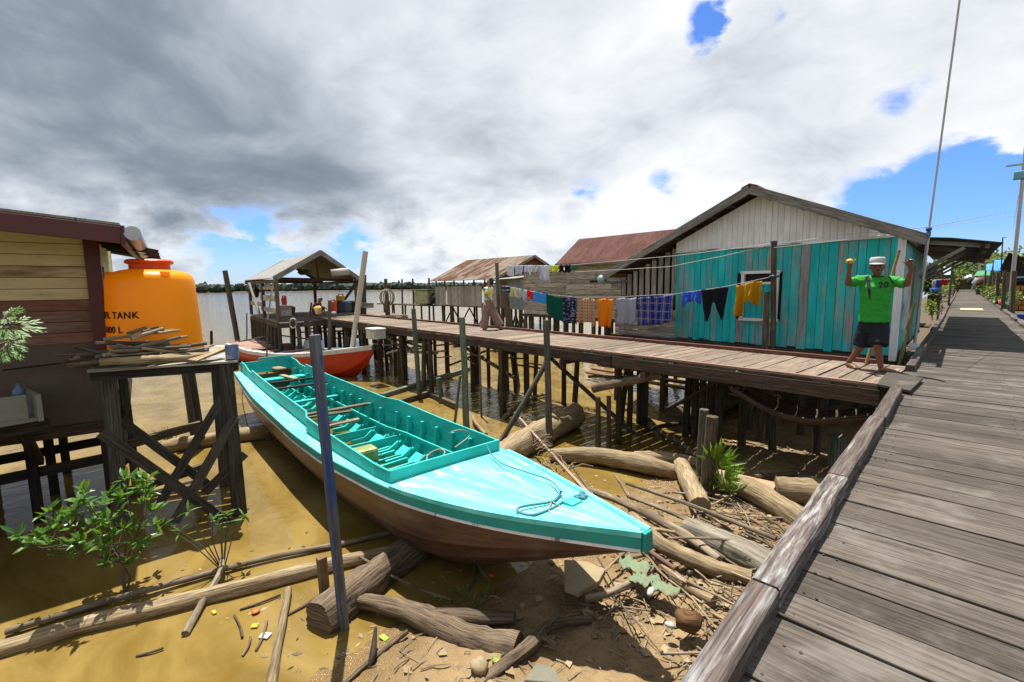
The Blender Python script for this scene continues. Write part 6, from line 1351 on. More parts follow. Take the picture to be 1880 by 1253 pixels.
garment('grey_shirt', 'lilac grey long sleeved shirt right of the orange dress', 'shirt', 1131, 548, 1169, 547, 597, cloth('lilac_grey', (.36, .36, .45)), [(0, .88), (.13, .95), (.16, .98), (.82, .98), (.86, .9), (1, .85)], GL, 11, .04)
garment('check_sarong', 'blue and yellow checked sarong on the lower line', 'sarong', 1168, 548, 1237, 541, 597, cloth('blue_plaid', (.03, .05, .36), 'plaid', (.42, .32, .08), (.02, .02, .14)), [(0, 1.0), (.5, 1), (.93, .97), (1, .9)], GL, 12, .035, sk=.12)
garment('blue_shirt', 'small bright blue top right of the checked sarong', 'top', 1254, 538, 1287, 534, 564, cloth('blue_cloth', (.05, .13, .62)), [(0, 1), (.2, .95), (.26, .65), (.78, .6), (.84, .85), (1, .9)], GL, 13, .04)
garment('black_trousers', 'black leggings with both legs spread on the lower line', 'trousers', 1288, 533, 1338, 527, 590, cloth('black_cloth', (.012, .014, .022)), [(0, .98), (.14, 1.0), (.34, .42), (.5, .42), (.60, .48), (.84, .98), (1, 1.0)], GL, 14, .02, sk=.2)
garment('mustard_jacket', 'mustard yellow jacket at the right end of the lower line', 'jacket', 1352, 525, 1400, 515, 578, cloth('mustard_cloth', (.50, .26, .012)), [(0, 1.0), (.28, 1.0), (.34, .62), (.6, .55), (.66, .72), (.9, .78), (1, .5)], GL, 15, .05)
wc = cloth('white_cloth', (.68, .68, .74)); wc2 = cloth('white_lilac', (.58, .58, .72)); wc3 = cloth('white_figured', (.62, .62, .66), 'patch', (.35, .33, .36))
garment('white_towel', 'white towel at the left end of the upper line', 'towel', 931, 487, 944, 488, 507, wc, [(0, .95), (.5, 1.03), (1, 1)], GU, 16, .02)
garment('lilac_sheet', 'lilac white sheet second on the upper line', 'sheet', 945, 488, 961, 488, 505, wc2, flat, GU, 17)
garment('white_shorts', 'small white shorts third on the upper line', 'shorts', 962, 488, 974, 488, 501, wc, shorts, GU, 18, .02)
garment('figured_shirt', 'white figured shirt with a hanging sleeve on the upper line', 'shirt', 974, 488, 989, 488, 510, wc3, [(0, 1), (.2, .95), (.24, .6), (1, .62)], GU, 19)
garment('white_sleeve', 'narrow white garment beside the long white trousers', 'garment', 989, 488, 994, 488, 514, wc3, flat, GU, 20)
garment('white_trousers', 'long white trousers with ties at the hems on the upper line', 'trousers', 993, 488, 1010, 488, 517, wc, [(0, .85), (.15, 1), (.4, .98), (.5, .85), (.6, .98), (.85, 1), (1, .8)], GU, 21)
garment('yellow_shirt', 'lemon yellow top on the upper line', 'top', 1012, 488, 1026, 488, 501, cloth('lemon_cloth', (.62, .68, .08)), [(0, .9), (.5, 1), (1, .9)], GU, 22)
garment('maroon_cloth', 'maroon cloth next to the lemon yellow top', 'cloth', 1027, 487, 1036, 487, 500, cloth('maroon_cloth', (.05, .018, .022)), flat, GU, 23)
garment('black_cloth', 'black cloth near the right end of the upper line', 'cloth', 1037, 487, 1048, 486, 500, cloth('black_cloth2', (.018, .014, .018)), flat, GU, 24)
garment('green_scrap', 'small green cloth at the right end of the upper line', 'cloth', 1049, 489, 1056, 488, 496, cloth('green_cloth2', (.03, .2, .12)), flat, GU, 25)

# ------------------------------------------------------------------ mast and wires
q = MB(); b = V((-.60, 11.6, 2.0)); t1 = ay(1706, 420, 11.6); t2 = ay(1764, -16, 11.6); q.tube([b, t1], .026, 10); q.tube([t1, t2], .016, 8); q.tube([t2, t2 + V((0, 0, .8))], .012, 6)
MA = solo(q, 'metal_mast', M_steel, 'very tall thin metal mast standing on the kerb by the turquoise house', 'mast', smooth=True)
q = MB(); c = ay(1705, 421, 11.57); q.ell(c, .045, .045, .05, 10, wob=.4); q.ell(c + V((0, -.02, -.07)), .04, .04, .04, 10, wob=.4); solo(q, 'blue_knot', P('blue_cord', (.03, .12, .4)), 'blue knot of cord tied to the metal mast under the eave', 'cord', smooth=True)
q = MB(); q.beam(V((-.60, 11.6, 1.98)), V((-.6, 11.6, 2.1)), .16, .14); solo(q, 'mast_block', M_trim, 'white painted block at the foot of the metal mast', 'block')
q = MB(); q.log(V((-.80, 9.9, .8)), ay(1678, 557, 10.15), .03, .027, 9, 6, .01); solo(q, 'short_post', P('mossy_post', (.20, .19, .08), rough=.9, bump=.8), 'short mossy post between the house corner and the kerb', 'post', smooth=True)

# ------------------------------------------------------------------ people
def fuse(o, vox, it=4):
    md = o.modifiers.new('fuse', 'REMESH'); md.mode = 'VOXEL'; md.voxel_size = vox; md.use_smooth_shade = True
    s_ = o.modifiers.new('smooth', 'SMOOTH'); s_.factor = .5; s_.iterations = it
def limb(q, pts, rads, n=12):
    q.tube(pts, rads, n)
    for p, r in zip(pts, rads): q.ell(p, r, r, r, 10)
def loft(q, secs, X, n=18):                            # torso: (centre, half width along X, half depth)
    Yv = V((0, 0, 1)).cross(X).normalized(); rows = []
    for c, a, b in secs: rows.append([c + X * math.cos(2 * PI * k / n) * a + Yv * math.sin(2 * PI * k / n) * b for k in range(n)])
    q.grid([[secs[0][0]] * n] + rows + [[secs[-1][0]] * n], closed=True)
def head(q, c, X, s=1.0, tilt=0):                      # X: person's left-right axis (image right); face looks along F
    F = X.cross(V((0, 0, 1))).normalized(); M = Matrix((X, F, V((0, 0, 1)))).transposed()
    e = lambda x, y, z, rx, ry, rz_: q.ell(c + M @ V((x * s, y * s, z * s)), rx * s, ry * s, rz_ * s, 12, M=M)
    e(0, -.01, .03, .078, .095, .095); e(0, .015, -.04, .062, .072, .075); e(0, .035, -.085, .036, .035, .03)
    e(0, .088, -.005, .013, .02, .03); e(0, .095, -.022, .019, .016, .013); e(0, .075, .035, .055, .02, .014)
    for sg in (-1, 1): e(sg * .078, -.005, .0, .012, .022, .034); e(sg * .045, .055, -.025, .025, .025, .022)
    e(0, .078, -.055, .028, .014, .008); e(0, .076, -.066, .024, .014, .009)
    return M
M_skin = plain('brown_skin', (.24, .10, .05), rough=.5, var=.08, bump=.05); M_skin2 = plain('light_brown_skin', (.45, .235, .14), rough=.5, var=.06, bump=.05)
M_hair = plain('black_hair', (.012, .01, .009), rough=.5, var=.3, scale=40, bump=.4); M_eye = plain('dark_eye', (.012, .01, .01), rough=.2); M_lip = plain('brown_lip', (.22, .08, .06), rough=.5)
def hand(q, w_, palm, tips, n=6, r=.0095):
    """palm: list of knuckle points; tips: (root, mid, tip) chains"""
    limb(q, [w_, palm], [.026, .032], 10)
    for ch in tips: limb(q, ch, [r * 1.15, r * 1.05, r * .95][:len(ch)], n)

# man in the green shirt
mc = V((-.95, 8.62, 0)); mR = mc.length; mv = mc.normalized(); mX = V((mv.y, -mv.x, 0)); mF = -mv
def J(px, py, off=0.0):
    d = ray(px, py); return CAM + d * ((mR - off) / (d.x * mv.x + d.y * mv.y))
MAN = empty('person', (mc.x, mc.y, DZ), 'man in green shirt and pale cap raising both arms, barefoot at the pier end', 'person')
q = MB()
neck = J(1611, 507, .02); chest = J(1609, 530, .02); waist = J(1606, 572, .02); hipc = J(1604, 592, .02)
loft(q, [(hipc + V((0, 0, -.08)), .15, .11), (hipc, .165, .12), (waist, .155, .11), (chest, .18, .12), (J(1610, 513, .01), .14, .085), (neck, .06, .06)], mX)
limb(q, [neck + V((0, 0, -.04)), J(1610.5, 497, .03)], [.056, .053])
hc_ = J(1610.3, 491, .05); 
mh = math.atan2(mX.y, mX.x); hX = V((math.cos(mh + .1), math.sin(mh + .1), 0)); HM = head(q, hc_, hX, 1.06)
sr, er, wr = J(1584, 514, 0), J(1556, 521, .10), J(1559.5, 493, .16)
limb(q, [sr, sr.lerp(er, .5), er], [.056, .05, .042]); limb(q, [er, er.lerp(wr, .35), wr], [.042, .040, .027])
sl, el, wl_ = J(1637, 515, 0), J(1665, 522, .08), J(1672.5, 494, .14)
limb(q, [sl, sl.lerp(el, .5), el], [.056, .05, .042]); limb(q, [el, el.lerp(wl_, .35), wl_], [.042, .040, .027])
# right hand closed round the bottle, index finger up
ph = J(1561, 484.5, .17); limb(q, [wr, ph], [.027, .036], 10)
for k, (px, py) in enumerate(((1554.5, 483.5), (1554, 480.8), (1555.5, 478.5))):
    a = J(px + 2.5, py - .5, .14); b = J(px, py, .20); c = J(px + 4, py + 1.2, .245); limb(q, [ph + V((0, 0, .01)), a, b, c], [.013, .0105, .0105, .009], 6)
limb(q, [ph, J(1558, 476, .17), J(1557.2, 469.5, .165)], [.013, .0105, .009], 6); limb(q, [ph, J(1566, 480, .2), J(1568, 474.5, .21)], [.014, .012, .0095], 6)
# left hand open, index up, thumb out, other fingers curled
pl_ = J(1671, 485.5, .16); limb(q, [wl_, pl_], [.027, .037], 10)
limb(q, [pl_, J(1664, 481, .17), J(1661.2, 474.5, .17)], [.013, .0105, .009], 6)
limb(q, [pl_, J(1663.5, 485, .18), J(1658, 481, .19)], [.015, .012, .0095], 6)
for px, py, tx, ty in ((1668, 477.5, 1672, 478), (1671.5, 476.5, 1676, 478), (1675, 477.5, 1679.5, 480.5)):
    limb(q, [pl_, J(px, py + 1, .19), J((px + tx) / 2, (py + ty) / 2 - .8, .21), J(tx, ty, .225)], [.013, .0105, .010, .009], 6)
# legs and bare feet
hr1, kr, ar_ = J(1592, 596, 0), J(1583, 634, -.05), J(1560, 670, -.33)
hl1, kl, al = J(1615, 596, .02), J(1611.5, 634, .15), J(1616, 677, .2)
for a, b, c, heel, toe, sgn in ((hr1, kr, ar_, az(1554, 674, DZ), az(1588, 682, DZ), 1), (hl1, kl, al, az(1612, 684, DZ), az(1646, 687, DZ), 1)):
    c = V((heel.x, heel.y, DZ + .085)) + (toe - heel) * .12
    limb(q, [a, a.lerp(b, .5), b], [.085, .075, .056]); limb(q, [b, b.lerp(c, .3) - mF * .015, c.lerp(b, .25), c], [.054, .057, .038, .036])
    d = (toe - heel); L = d.length; d = d.normalized() * .25; sdv = V((-d.y, d.x, 0)).normalized()
    q.ell(heel + d * .12 + V((0, 0, .035)), .036, .034, .034, 10); q.tube([heel + d * .1 + V((0, 0, .045)), heel + d * .45 + V((0, 0, .042)), heel + d * .78 + V((0, 0, .022))], [.04, .042, .04], 12, flat=.8); q.ell(heel + d * .78 + V((0, 0, .02)), .045, .045, .02, 10)
    for k in range(5):
        rt = heel + d * (.80 - .03 * abs(k - 1)) + sdv * (.034 - .017 * k); limb(q, [rt + V((0, 0, .016)), rt + d * (.17 - .018 * k) + V((0, 0, .012))], [.013 - .0012 * k + (.003 if k == 0 else 0), .011 - .001 * k + (.003 if k == 0 else 0)], 6)
o = q.build('body', M_skin, MAN); fuse(o, .0075, 3)
# face details
def facebit(name, mat, x, y, z, rx, ry, rz_, M, c, s=1.06, par=MAN):
    q = MB(); q.ell(c + M @ V((x * s, y * s, z * s)), rx, ry, rz_, 8, M=M); q.build(name, mat, par, smooth=True)
for sg in (-1, 1): facebit('eye', M_eye, sg * .031, .083, .016, .013, .006, .006, HM, hc_); facebit('eyebrow', M_hair, sg * .033, .093, .038, .02, .006, .0045, HM, hc_)
facebit('lips', M_lip, 0, .091, -.06, .024, .006, .006, HM, hc_)
facebit('moustache', M_hair, 0, .092, -.044, .024, .006, .005, HM, hc_)
# clothes
q = MB(); hem = J(1605, 590, .02)
loft(q, [(hem + V((0, 0, -.01)), .195, .145), (hem + V((0, 0, .06)), .19, .14), (waist + V((0, 0, .06)), .18, .13), (J(1608, 545, .02), .19, .135), (chest + V((0, 0, .02)), .197, .135), (J(1610, 513, .01), .165, .10), (J(1611, 507.5, .02), .085, .075)], mX, 22)
for a_, e_, m_ in ((sr + mX * .05 + V((0, 0, -.01)), sr.lerp(er, .86), sr), (sl - mX * .05 + V((0, 0, -.01)), sl.lerp(el, .9), sl)): q.tube([a_, m_.lerp(e_, .45), e_], [.082, .076, .066], 16); q.ell(a_, .082, .082, .082, 12)
M_shirt = plain('green_jersey', (.02, .40, .03), rough=.75, var=.15, scale=5, bump=.25)
SHT = q.build('shirt', M_shirt, MAN); fuse(SHT, .009, 3)
tx = SHT.modifiers.new('crease', 'DISPLACE'); tt = bpy.data.textures.new('creases', 'CLOUDS'); tt.noise_scale = .075; tx.texture = tt; tx.strength = .036; tx.mid_level = .5
from mathutils.bvhtree import BVHTree
bpy.context.view_layer.update(); dg = bpy.context.evaluated_depsgraph_get(); BV = BVHTree.FromObject(SHT, dg)
def onshirt(p, lift=.004):
    o_ = p - MAN.location - mv * .6; h_ = BV.ray_cast(o_, mv, 2.0)[0]
    return (h_ if h_ is not None else o_ + mv * .5) - mv * lift + MAN.location
def wrapdecal(name, polys, par, mat):
    q = MB(); n_ = 8
    for a, b, c, d in polys:
        q.grid([[onshirt(J(*[(1 - v) * ((1 - u) * a[k] + u * b[k]) + v * ((1 - u) * d[k] + u * c[k]) for k in (0, 1)])) for u in [x / n_ for x in range(n_ + 1)]] for v in [x / n_ for x in range(n_ + 1)]])
    return q.build(name, mat, par, smooth=True)
M_navy = plain('navy_panel', (.022, .014, .04), rough=.8)
wrapdecal('shoulder_panel', [[(1589, 508), (1597, 507), (1598.5, 528), (1591.5, 524)], [(1591.5, 524), (1598.5, 528), (1598, 552), (1595.5, 547)]], SHT, M_navy)
wrapdecal('shoulder_panel', [[(1630, 507), (1633.5, 507.5), (1641, 519), (1639, 522)]], SHT, M_navy)
wrapdecal('collar', [[(1599, 506.3), (1606, 508), (1606, 510), (1599, 508.3)], [(1606, 508), (1616, 508), (1616, 510), (1606, 510)], [(1616, 508), (1623, 506.3), (1623, 508.3), (1616, 510)]], SHT, M_navy)
# the number 20
cu = bpy.data.curves.new('t', 'FONT'); cu.body = '20'; cu.size = .108; cu.space_character = 1.1; cu.offset = .004; o = bpy.data.objects.new('t', cu); COL.objects.link(o); dg = bpy.context.evaluated_depsgraph_get(); me = bpy.data.meshes.new_from_object(o.evaluated_get(dg)); bpy.data.objects.remove(o)
b0 = J(1612.5, 528, .1)
for v in me.vertices: x, y, z_ = v.co; v.co = onshirt(b0 + mX * x + V((0, 0, y)), .007) - MAN.location
me.materials.append(M_ink); o = bpy.data.objects.new('lettering', me); COL.objects.link(o); o.parent = SHT
q = MB(); loft(q, [(hipc + V((0, 0, .02)), .17, .13), (hipc + V((0, 0, -.1)), .18, .14), (hipc + V((0, 0, -.16)), .17, .13)], mX)
for a_, k_ in ((hr1, kr.lerp(hr1, -.02)), (hl1, kl.lerp(hl1, -.02))): q.tube([a_, a_.lerp(k_, .5), k_], [.115, .122, .125], 18); q.ell(a_, .115, .115, .115, 12)
SO = q.build('shorts', cloth('dark_shorts', (.028, .03, .042)), MAN); fuse(SO, .012, 3)
tx = SO.modifiers.new('crease', 'DISPLACE'); tx.texture = tt; tx.strength = .02; tx.mid_level = .5
q = MB(); cc = hc_ + V((0, 0, .055)); F = hX.cross(V((0, 0, 1))).normalized()
rows = [[cc + hX * math.cos(2 * PI * k / 24) * a * .086 + F * (math.sin(2 * PI * k / 24) * a * .108 - .006) + V((0, 0, z)) for k in range(24)] for a, z in ((1.0, -.005), (1.03, .025), (1.0, .068), (.9, .082), (.0, .088))]
q.grid(rows, closed=True); br2 = []
for k in range(13):
    a = PI * k / 12; br2.append([cc + hX * math.cos(a) * .086 + F * (math.sin(a) * .108 - .006) + V((0, 0, .004)), cc + hX * math.cos(a) * .092 + F * (math.sin(a) * .17 + .0) + V((0, 0, -.012 - .012 * math.sin(a)))])
q.grid(br2); o = q.build('cap', cloth('grey_cap', (.55, .55, .58)), MAN, smooth=True); o.modifiers.new('solid', 'SOLIDIFY').thickness = .006
q = MB(); q.ell(hc_ + HM @ V((0, -.035, .02)), .086, .078, .075, 14, M=HM); q.build('hair', M_hair, MAN, smooth=True)
# yellow bottle in his hand
YB2 = empty('yellow_bottle', tuple(J(1561, 481, .2)), 'yellow plastic squeeze bottle gripped in the raised right hand of the man', 'bottle')
q = MB(); a, b = J(1553.5, 481.5, .205), J(1566.5, 479, .20); q.tube([a, a.lerp(b, .15), a.lerp(b, .7), a.lerp(b, .9), b], [.02, .036, .037, .026, .018], 14); q.build('bottle', P('yellow_squeeze', (.80, .58, .02), rough=.35), YB2, smooth=True)
q = MB(); q.tube([b, J(1571, 477.2, .2)], [.014, .009], 10); q.build('spout', P('yellow_squeeze', (.80, .58, .02)), YB2, smooth=True)
q = MB(); q.tube([a.lerp(b, .3), a.lerp(b, .6)], [.0375, .038], 14, cap=False); q.build('label_band', P('pale_label', (.70, .72, .25)), YB2, smooth=True)
q = MB(); q.log(J(1589, 672, -.55), J(1651, 460, -.85), .022, .02, 8, 5, .004); solo(q, 'leaning_pole', wood('yellow_pole', (.55, .36, .10), (.36, .22, .06)), 'yellow wooden pole leaning on the turquoise wall behind the man', 'pole', smooth=True)

# walking woman
wc_ = V((-10.35, 9.75, 0)); wRr = wc_.length; wv_ = wc_.normalized(); wX = V((wv_.y, -wv_.x, 0))
def K(px, py, off=0.0): d = ray(px, py); return CAM + d * ((wRr - off) / (d.x * wv_.x + d.y * wv_.y))
WOM = empty('person', (wc_.x, wc_.y, DZ), 'woman in a yellow and blue top and wide pink brown trousers walking along the pier', 'person')
ang = math.atan2(wX.y, wX.x); bX = V((math.cos(ang - .95), math.sin(ang - .95), 0))         # she walks to the right, body turned
fwd = bX.cross(V((0, 0, 1))).normalized()
q = MB(); nk = K(897, 526); ch = K(896, 534.5); ws = K(896.5, 548); hp_ = K(897, 556)
loft(q, [(hp_ + V((0, 0, -.08)), .15, .11), (hp_, .165, .12), (ws, .125, .095), (ch, .155, .105), (K(896, 529), .12, .08), (nk, .05, .05)], bX)
limb(q, [nk, K(898.5, 520)], [.045, .045]); hw = K(899, 517.2); WM = head(q, hw, bX, .98)
shn = K(889.5, 531, .17); eln = K(893.5, 543.5, .20); wn = K(901.5, 552.5, .22); limb(q, [shn, eln], [.045, .038]); limb(q, [eln, wn], [.037, .025]); pn = K(903.5, 555, .23); limb(q, [wn, pn], [.024, .03], 8)
for k in range(4): limb(q, [pn, K(905.2 + .3 * k, 556 + .5 * k, .25 - .02 * k), K(905 - .2 * k, 558 + .3 * k, .25 - .02 * k)], [.011, .0095, .008], 6)
limb(q, [pn, K(905.6, 554.3, .24)], [.011, .009], 6)
shf = K(903, 531, -.14); elf = K(903.5, 542, -.2); wf_ = K(897, 551, -.2); limb(q, [shf, elf], [.045, .038]); limb(q, [elf, wf_], [.037, .025]); limb(q, [wf_, K(895.5, 554, -.2)], [.025, .02], 8)
an, af = K(887.5, 601.5, .05), K(917, 600.5, 0.0)
for k_, a_, toe in ((K(893, 577, .06), an, K(892.5, 605.8, .12)), (K(907.5, 577, .02), af, K(925.5, 602, .06))):
    limb(q, [hp_.lerp(k_, .15), k_], [.08, .055]); limb(q, [k_, a_], [.055, .035]); a0 = a_ + V((0, 0, -.05)); limb(q, [a0, a0.lerp(toe, .6), toe], [.033, .034, .026], 8)
o = q.build('body', M_skin2, WOM); fuse(o, .009, 2)
for sg in (-1, 1): facebit('eye', M_eye, sg * .031, .083, .016, .012, .006, .006, WM, hw, .98, WOM)
facebit('lips', M_lip, 0, .089, -.06, .022, .006, .006, WM, hw, .98, WOM)
q = MB(); 
for x, y, z, rx, ry, rz_ in ((0, -.025, .045, .09, .098, .088), (0, -.055, -.03, .085, .07, .1), (.07, -.02, -.03, .03, .06, .085), (-.07, -.02, -.03, .03, .06, .085)): q.ell(hw + WM @ V((x, y, z)), rx, ry, rz_, 12, M=WM)
o = q.build('hair', M_hair, WOM); fuse(o, .01, 2)
q = MB(); loft(q, [(K(897, 551.5), .165, .125), (ws + V((0, 0, .02)), .15, .115), (ch, .172, .122), (K(896.3, 529.5), .14, .095), (K(896.8, 527), .075, .065)], bX)
limb(q, [shn.lerp(ch, .2), shn.lerp(eln, .62)], [.068, .06]); limb(q, [shf.lerp(ch, .2), shf.lerp(elf, .62)], [.068, .06])
m_, t_, b_ = newmat('yellow_blue_top'); tcx = t_.nd('ShaderNodeTexCoord').outputs['Object']
c_ = t_.mix(t_.ramp(t_.noise(tcx, 7, 3, .5, 1), .46, .54), (.62, .66, .52), (.66, .52, .03)); c_ = t_.mix(t_.ramp(t_.noise(t_.mapv(tcx, (1, 1, 1), (3, 1, 2)), 6, 3, .5, 1), .54, .62), c_, (.10, .42, .45)); t_.put(b_.inputs['Base Color'], c_); b_.inputs['Roughness'].default_value = .85
o = q.build('top', m_, WOM); fuse(o, .012, 3)
q = MB(); loft(q, [(K(896.8, 549), .15, .115), (hp_ + V((0, 0, .02)), .178, .135), (hp_ + V((0, 0, -.1)), .18, .14), (hp_ + V((0, 0, -.2)), .16, .12)], bX)
for L_, R_ in (([K(893.5, 562, .05), K(891.5, 580, .05), K(888.5, 603, .05)], [.12, .125, .125]), ([K(900.5, 562, 0), K(907.5, 579, .0), K(917.5, 598.5, .0)], [.12, .125, .145])): q.tube(L_, R_, 16); q.ell(L_[0], .12, .12, .12, 12)
o = q.build('trousers', plain('pink_brown_cloth', (.36, .225, .19), rough=.9, var=.15, scale=5), WOM); fuse(o, .014, 3)
for p, e in ((K(888, 606.0, .05), K(893.5, 606.6, .12)), (K(914.5, 606.8, .02), K(926.5, 603, .06))):
    q = MB(); q.tube([p, p.lerp(e, .5), e], [.04, .05, .042], 10, flat=.28); q.build('sandal', P('dark_sandal', (.03, .025, .022)), WOM, smooth=True)

# person sitting in the shelter
pc = ar(584, 572, 22.3); PR_ = math.hypot(pc.x, pc.y); pv = V((pc.x, pc.y, 0)).normalized(); pX = V((pv.y, -pv.x, 0))
def Q(px, py, off=0.0): d = ray(px, py); return CAM + d * ((PR_ - off) / (d.x * pv.x + d.y * pv.y))
SIT = empty('person', (pc.x, pc.y, FZ), 'person in a maroon shirt sitting on the shelter floor with arms on the knees', 'person')
q = MB(); a2 = math.atan2(pX.y, pX.x); sX = V((math.cos(a2 - .8), math.sin(a2 - .8), 0)); hs = Q(587.5, 551.5)
loft(q, [(Q(581, 573.5), .2, .15), (Q(581, 567), .19, .15), (Q(583, 559), .19, .13), (Q(585, 555.5), .07, .07)], sX); limb(q, [Q(585, 557), Q(586.5, 553.5)], [.055, .05]); SM = head(q, hs, sX, 1.1)
for of in (.18, -.18):
    limb(q, [Q(583, 558.5, of), Q(589, 563.5, of), Q(597, 566, of * .8)], [.05, .043, .03]); limb(q, [Q(597, 566, of * .8), Q(599.5, 567, of * .8)], [.03, .022], 8)
    limb(q, [Q(582, 573, of * .7), Q(594, 565.5, of), Q(596.5, 575, of)], [.085, .06, .04]); limb(q, [Q(596.5, 576, of), Q(600, 576.5, of)], [.035, .025], 8)
    for k in range(4): limb(q, [Q(599, 566.5 + .5 * k, of * .8), Q(600.8, 567 + .5 * k, of * .8)], [.012, .01], 5)
o = q.build('body', M_skin, SIT); fuse(o, .013, 2)
q = MB(); loft(q, [(Q(581, 574), .225, .18), (Q(581, 567), .21, .17), (Q(583, 559), .205, .15), (Q(585, 556.5), .1, .09)], sX)
for of in (.18, -.18): limb(q, [Q(583, 558.8, of), Q(587.5, 562.5, of)], [.07, .06])
o = q.build('shirt', cloth('maroon_shirt', (.12, .015, .035)), SIT); fuse(o, .016, 2)
q = MB(); 
for of in (.18, -.18): limb(q, [Q(582, 573, of * .7), Q(593.5, 566, of)], [.11, .085])
o = q.build('shorts', cloth('dark_cloth3', (.03, .02, .03)), SIT); fuse(o, .018, 2)
q = MB(); q.ell(hs + SM @ V((0, -.02, .045)), .095, .105, .09, 12, M=SM); q.build('hair', M_hair, SIT, smooth=True)
# ------------------------------------------------------------------ plants
def leaf(q, b, d, L, W, nrm=None, fold=.25, droop=.15, r=None):
    d = d.normalized(); nrm = (nrm or V((0, 0, 1))); s = d.cross(nrm)
    if s.length < .05: s = V((1, 0, 0))
    s.normalize(); u = s.cross(d).normalized(); P_ = []
    for t_, w in ((0, 0), (.3, .85), (.62, .9), (1, 0)):
        c = b + d * L * t_ - u * droop * L * t_ * t_; P_.append((c, w * W / 2))
    vs_ = [P_[0][0], P_[1][0] - s * P_[1][1] + u * fold * P_[1][1], P_[1][0], P_[1][0] + s * P_[1][1] + u * fold * P_[1][1], P_[2][0] - s * P_[2][1] + u * fold * P_[2][1], P_[2][0], P_[2][0] + s * P_[2][1] + u * fold * P_[2][1], P_[3][0]]
    fs_ = [(0, 2, 1), (0, 3, 2), (1, 2, 5, 4), (2, 3, 6, 5), (4, 5, 7), (5, 6, 7)]
    q.add(vs_, fs_, [[(0, 0)] * len(f) for f in fs_], r)
lr2 = random.Random(31)
def rv(r_): return V((r_.gauss(0, 1), r_.gauss(0, 1), r_.gauss(0, 1))).normalized()
SB_ = az(232, 1090, 0); RS = math.hypot(SB_.x, SB_.y)
SHB = empty('mangrove_shrub', tuple(SB_), 'young mangrove shrub with glossy leaves standing in the shallows in front of the stand', 'shrub')
qs = MB(); ql = MB(); fork_ = ar(228, 1035, RS + .02)
qs.tube([SB_ - V((0, 0, .2)), ar(226, 1065, RS), fork_], [.02, .017, .014], 7); qs.tube([SB_, ar(240, 1060, RS + .05), ar(222, 1030, RS)], [.012, .011, .01], 6)
cl_ = [(30, 985), (72, 985), (60, 1000), (105, 960), (95, 1000), (118, 955), (150, 920), (135, 945), (150, 905), (165, 945), (185, 930), (175, 965), (200, 950), (205, 985), (225, 935), (240, 905), (250, 890), (232, 880), (262, 925), (285, 965), (245, 955), (225, 975), (190, 1005), (120, 1015), (150, 990), (130, 1000), (215, 1010), (262, 900), (180, 985), (100, 975), (245, 1000), (160, 1010), (235, 1035), (205, 1035), (280, 940), (255, 970), (270, 880), (145, 965), (195, 960), (212, 920)]
cl_ += [(px + lr2.uniform(-22, 22), py + lr2.uniform(-18, 18)) for px, py in cl_[::3] if px > 85]
mains = [ar(90, 985, RS), ar(140, 940, RS + .2), ar(185, 950, RS - .1), ar(235, 925, RS + .1), ar(265, 945, RS - .1), ar(200, 1000, RS)]
for mp in mains: qs.tube([fork_, fork_.lerp(mp, .5) + V((0, 0, -.04)), mp], [.011, .008, .006], 6)
for i, (px, py) in enumerate(cl_):
    p = ar(px, py, RS + lr2.uniform(-.25, .35)); mp = min(mains, key=lambda m_: (m_ - p).length); st = fork_.lerp(mp, lr2.uniform(.45, 1)); md = st.lerp(p, .5) + V((0, 0, -.05)) + rv(lr2) * .05
    qs.tube([st, md, p], [.005, .004, .0025], 5)
    bd = (p - md).normalized()
    for k in range(lr2.randint(6, 10)):
        d = (bd * .5 + rv(lr2) + V((0, 0, .25))).normalized(); leaf(ql, p + rv(lr2) * .025, d, lr2.uniform(.09, .16), lr2.uniform(.042, .064), rv(lr2) * .5 + V((0, 0, 1)), r=lr2.random())
qs.build('stem', M_stem, SHB, smooth=True); ql.build('foliage', M_leaf, SHB)
SB2 = az(408, 1028, .15); S2 = empty('mangrove_seedling', tuple(SB2), 'small leafy seedling growing beside the right leg of the stand', 'shrub'); qs = MB(); ql = MB(); R2_ = math.hypot(SB2.x, SB2.y)
for px, py in ((390, 955), (410, 950), (425, 958), (400, 965), (448, 948), (345, 940), (330, 975), (300, 965), (415, 945)):
    p = ar(px, py, R2_ + lr2.uniform(-.1, .2)); qs.tube([SB2 - V((0, 0, .15)), SB2.lerp(p, .5) + rv(lr2) * .05, p], [.008, .006, .004], 5)
    for k in range(lr2.randint(4, 6)): leaf(ql, p, (rv(lr2) + V((0, 0, .4))).normalized(), lr2.uniform(.08, .14), lr2.uniform(.025, .04), r=lr2.random())
qs.build('stem', M_stem, S2, smooth=True); ql.build('foliage', M_leaf, S2)
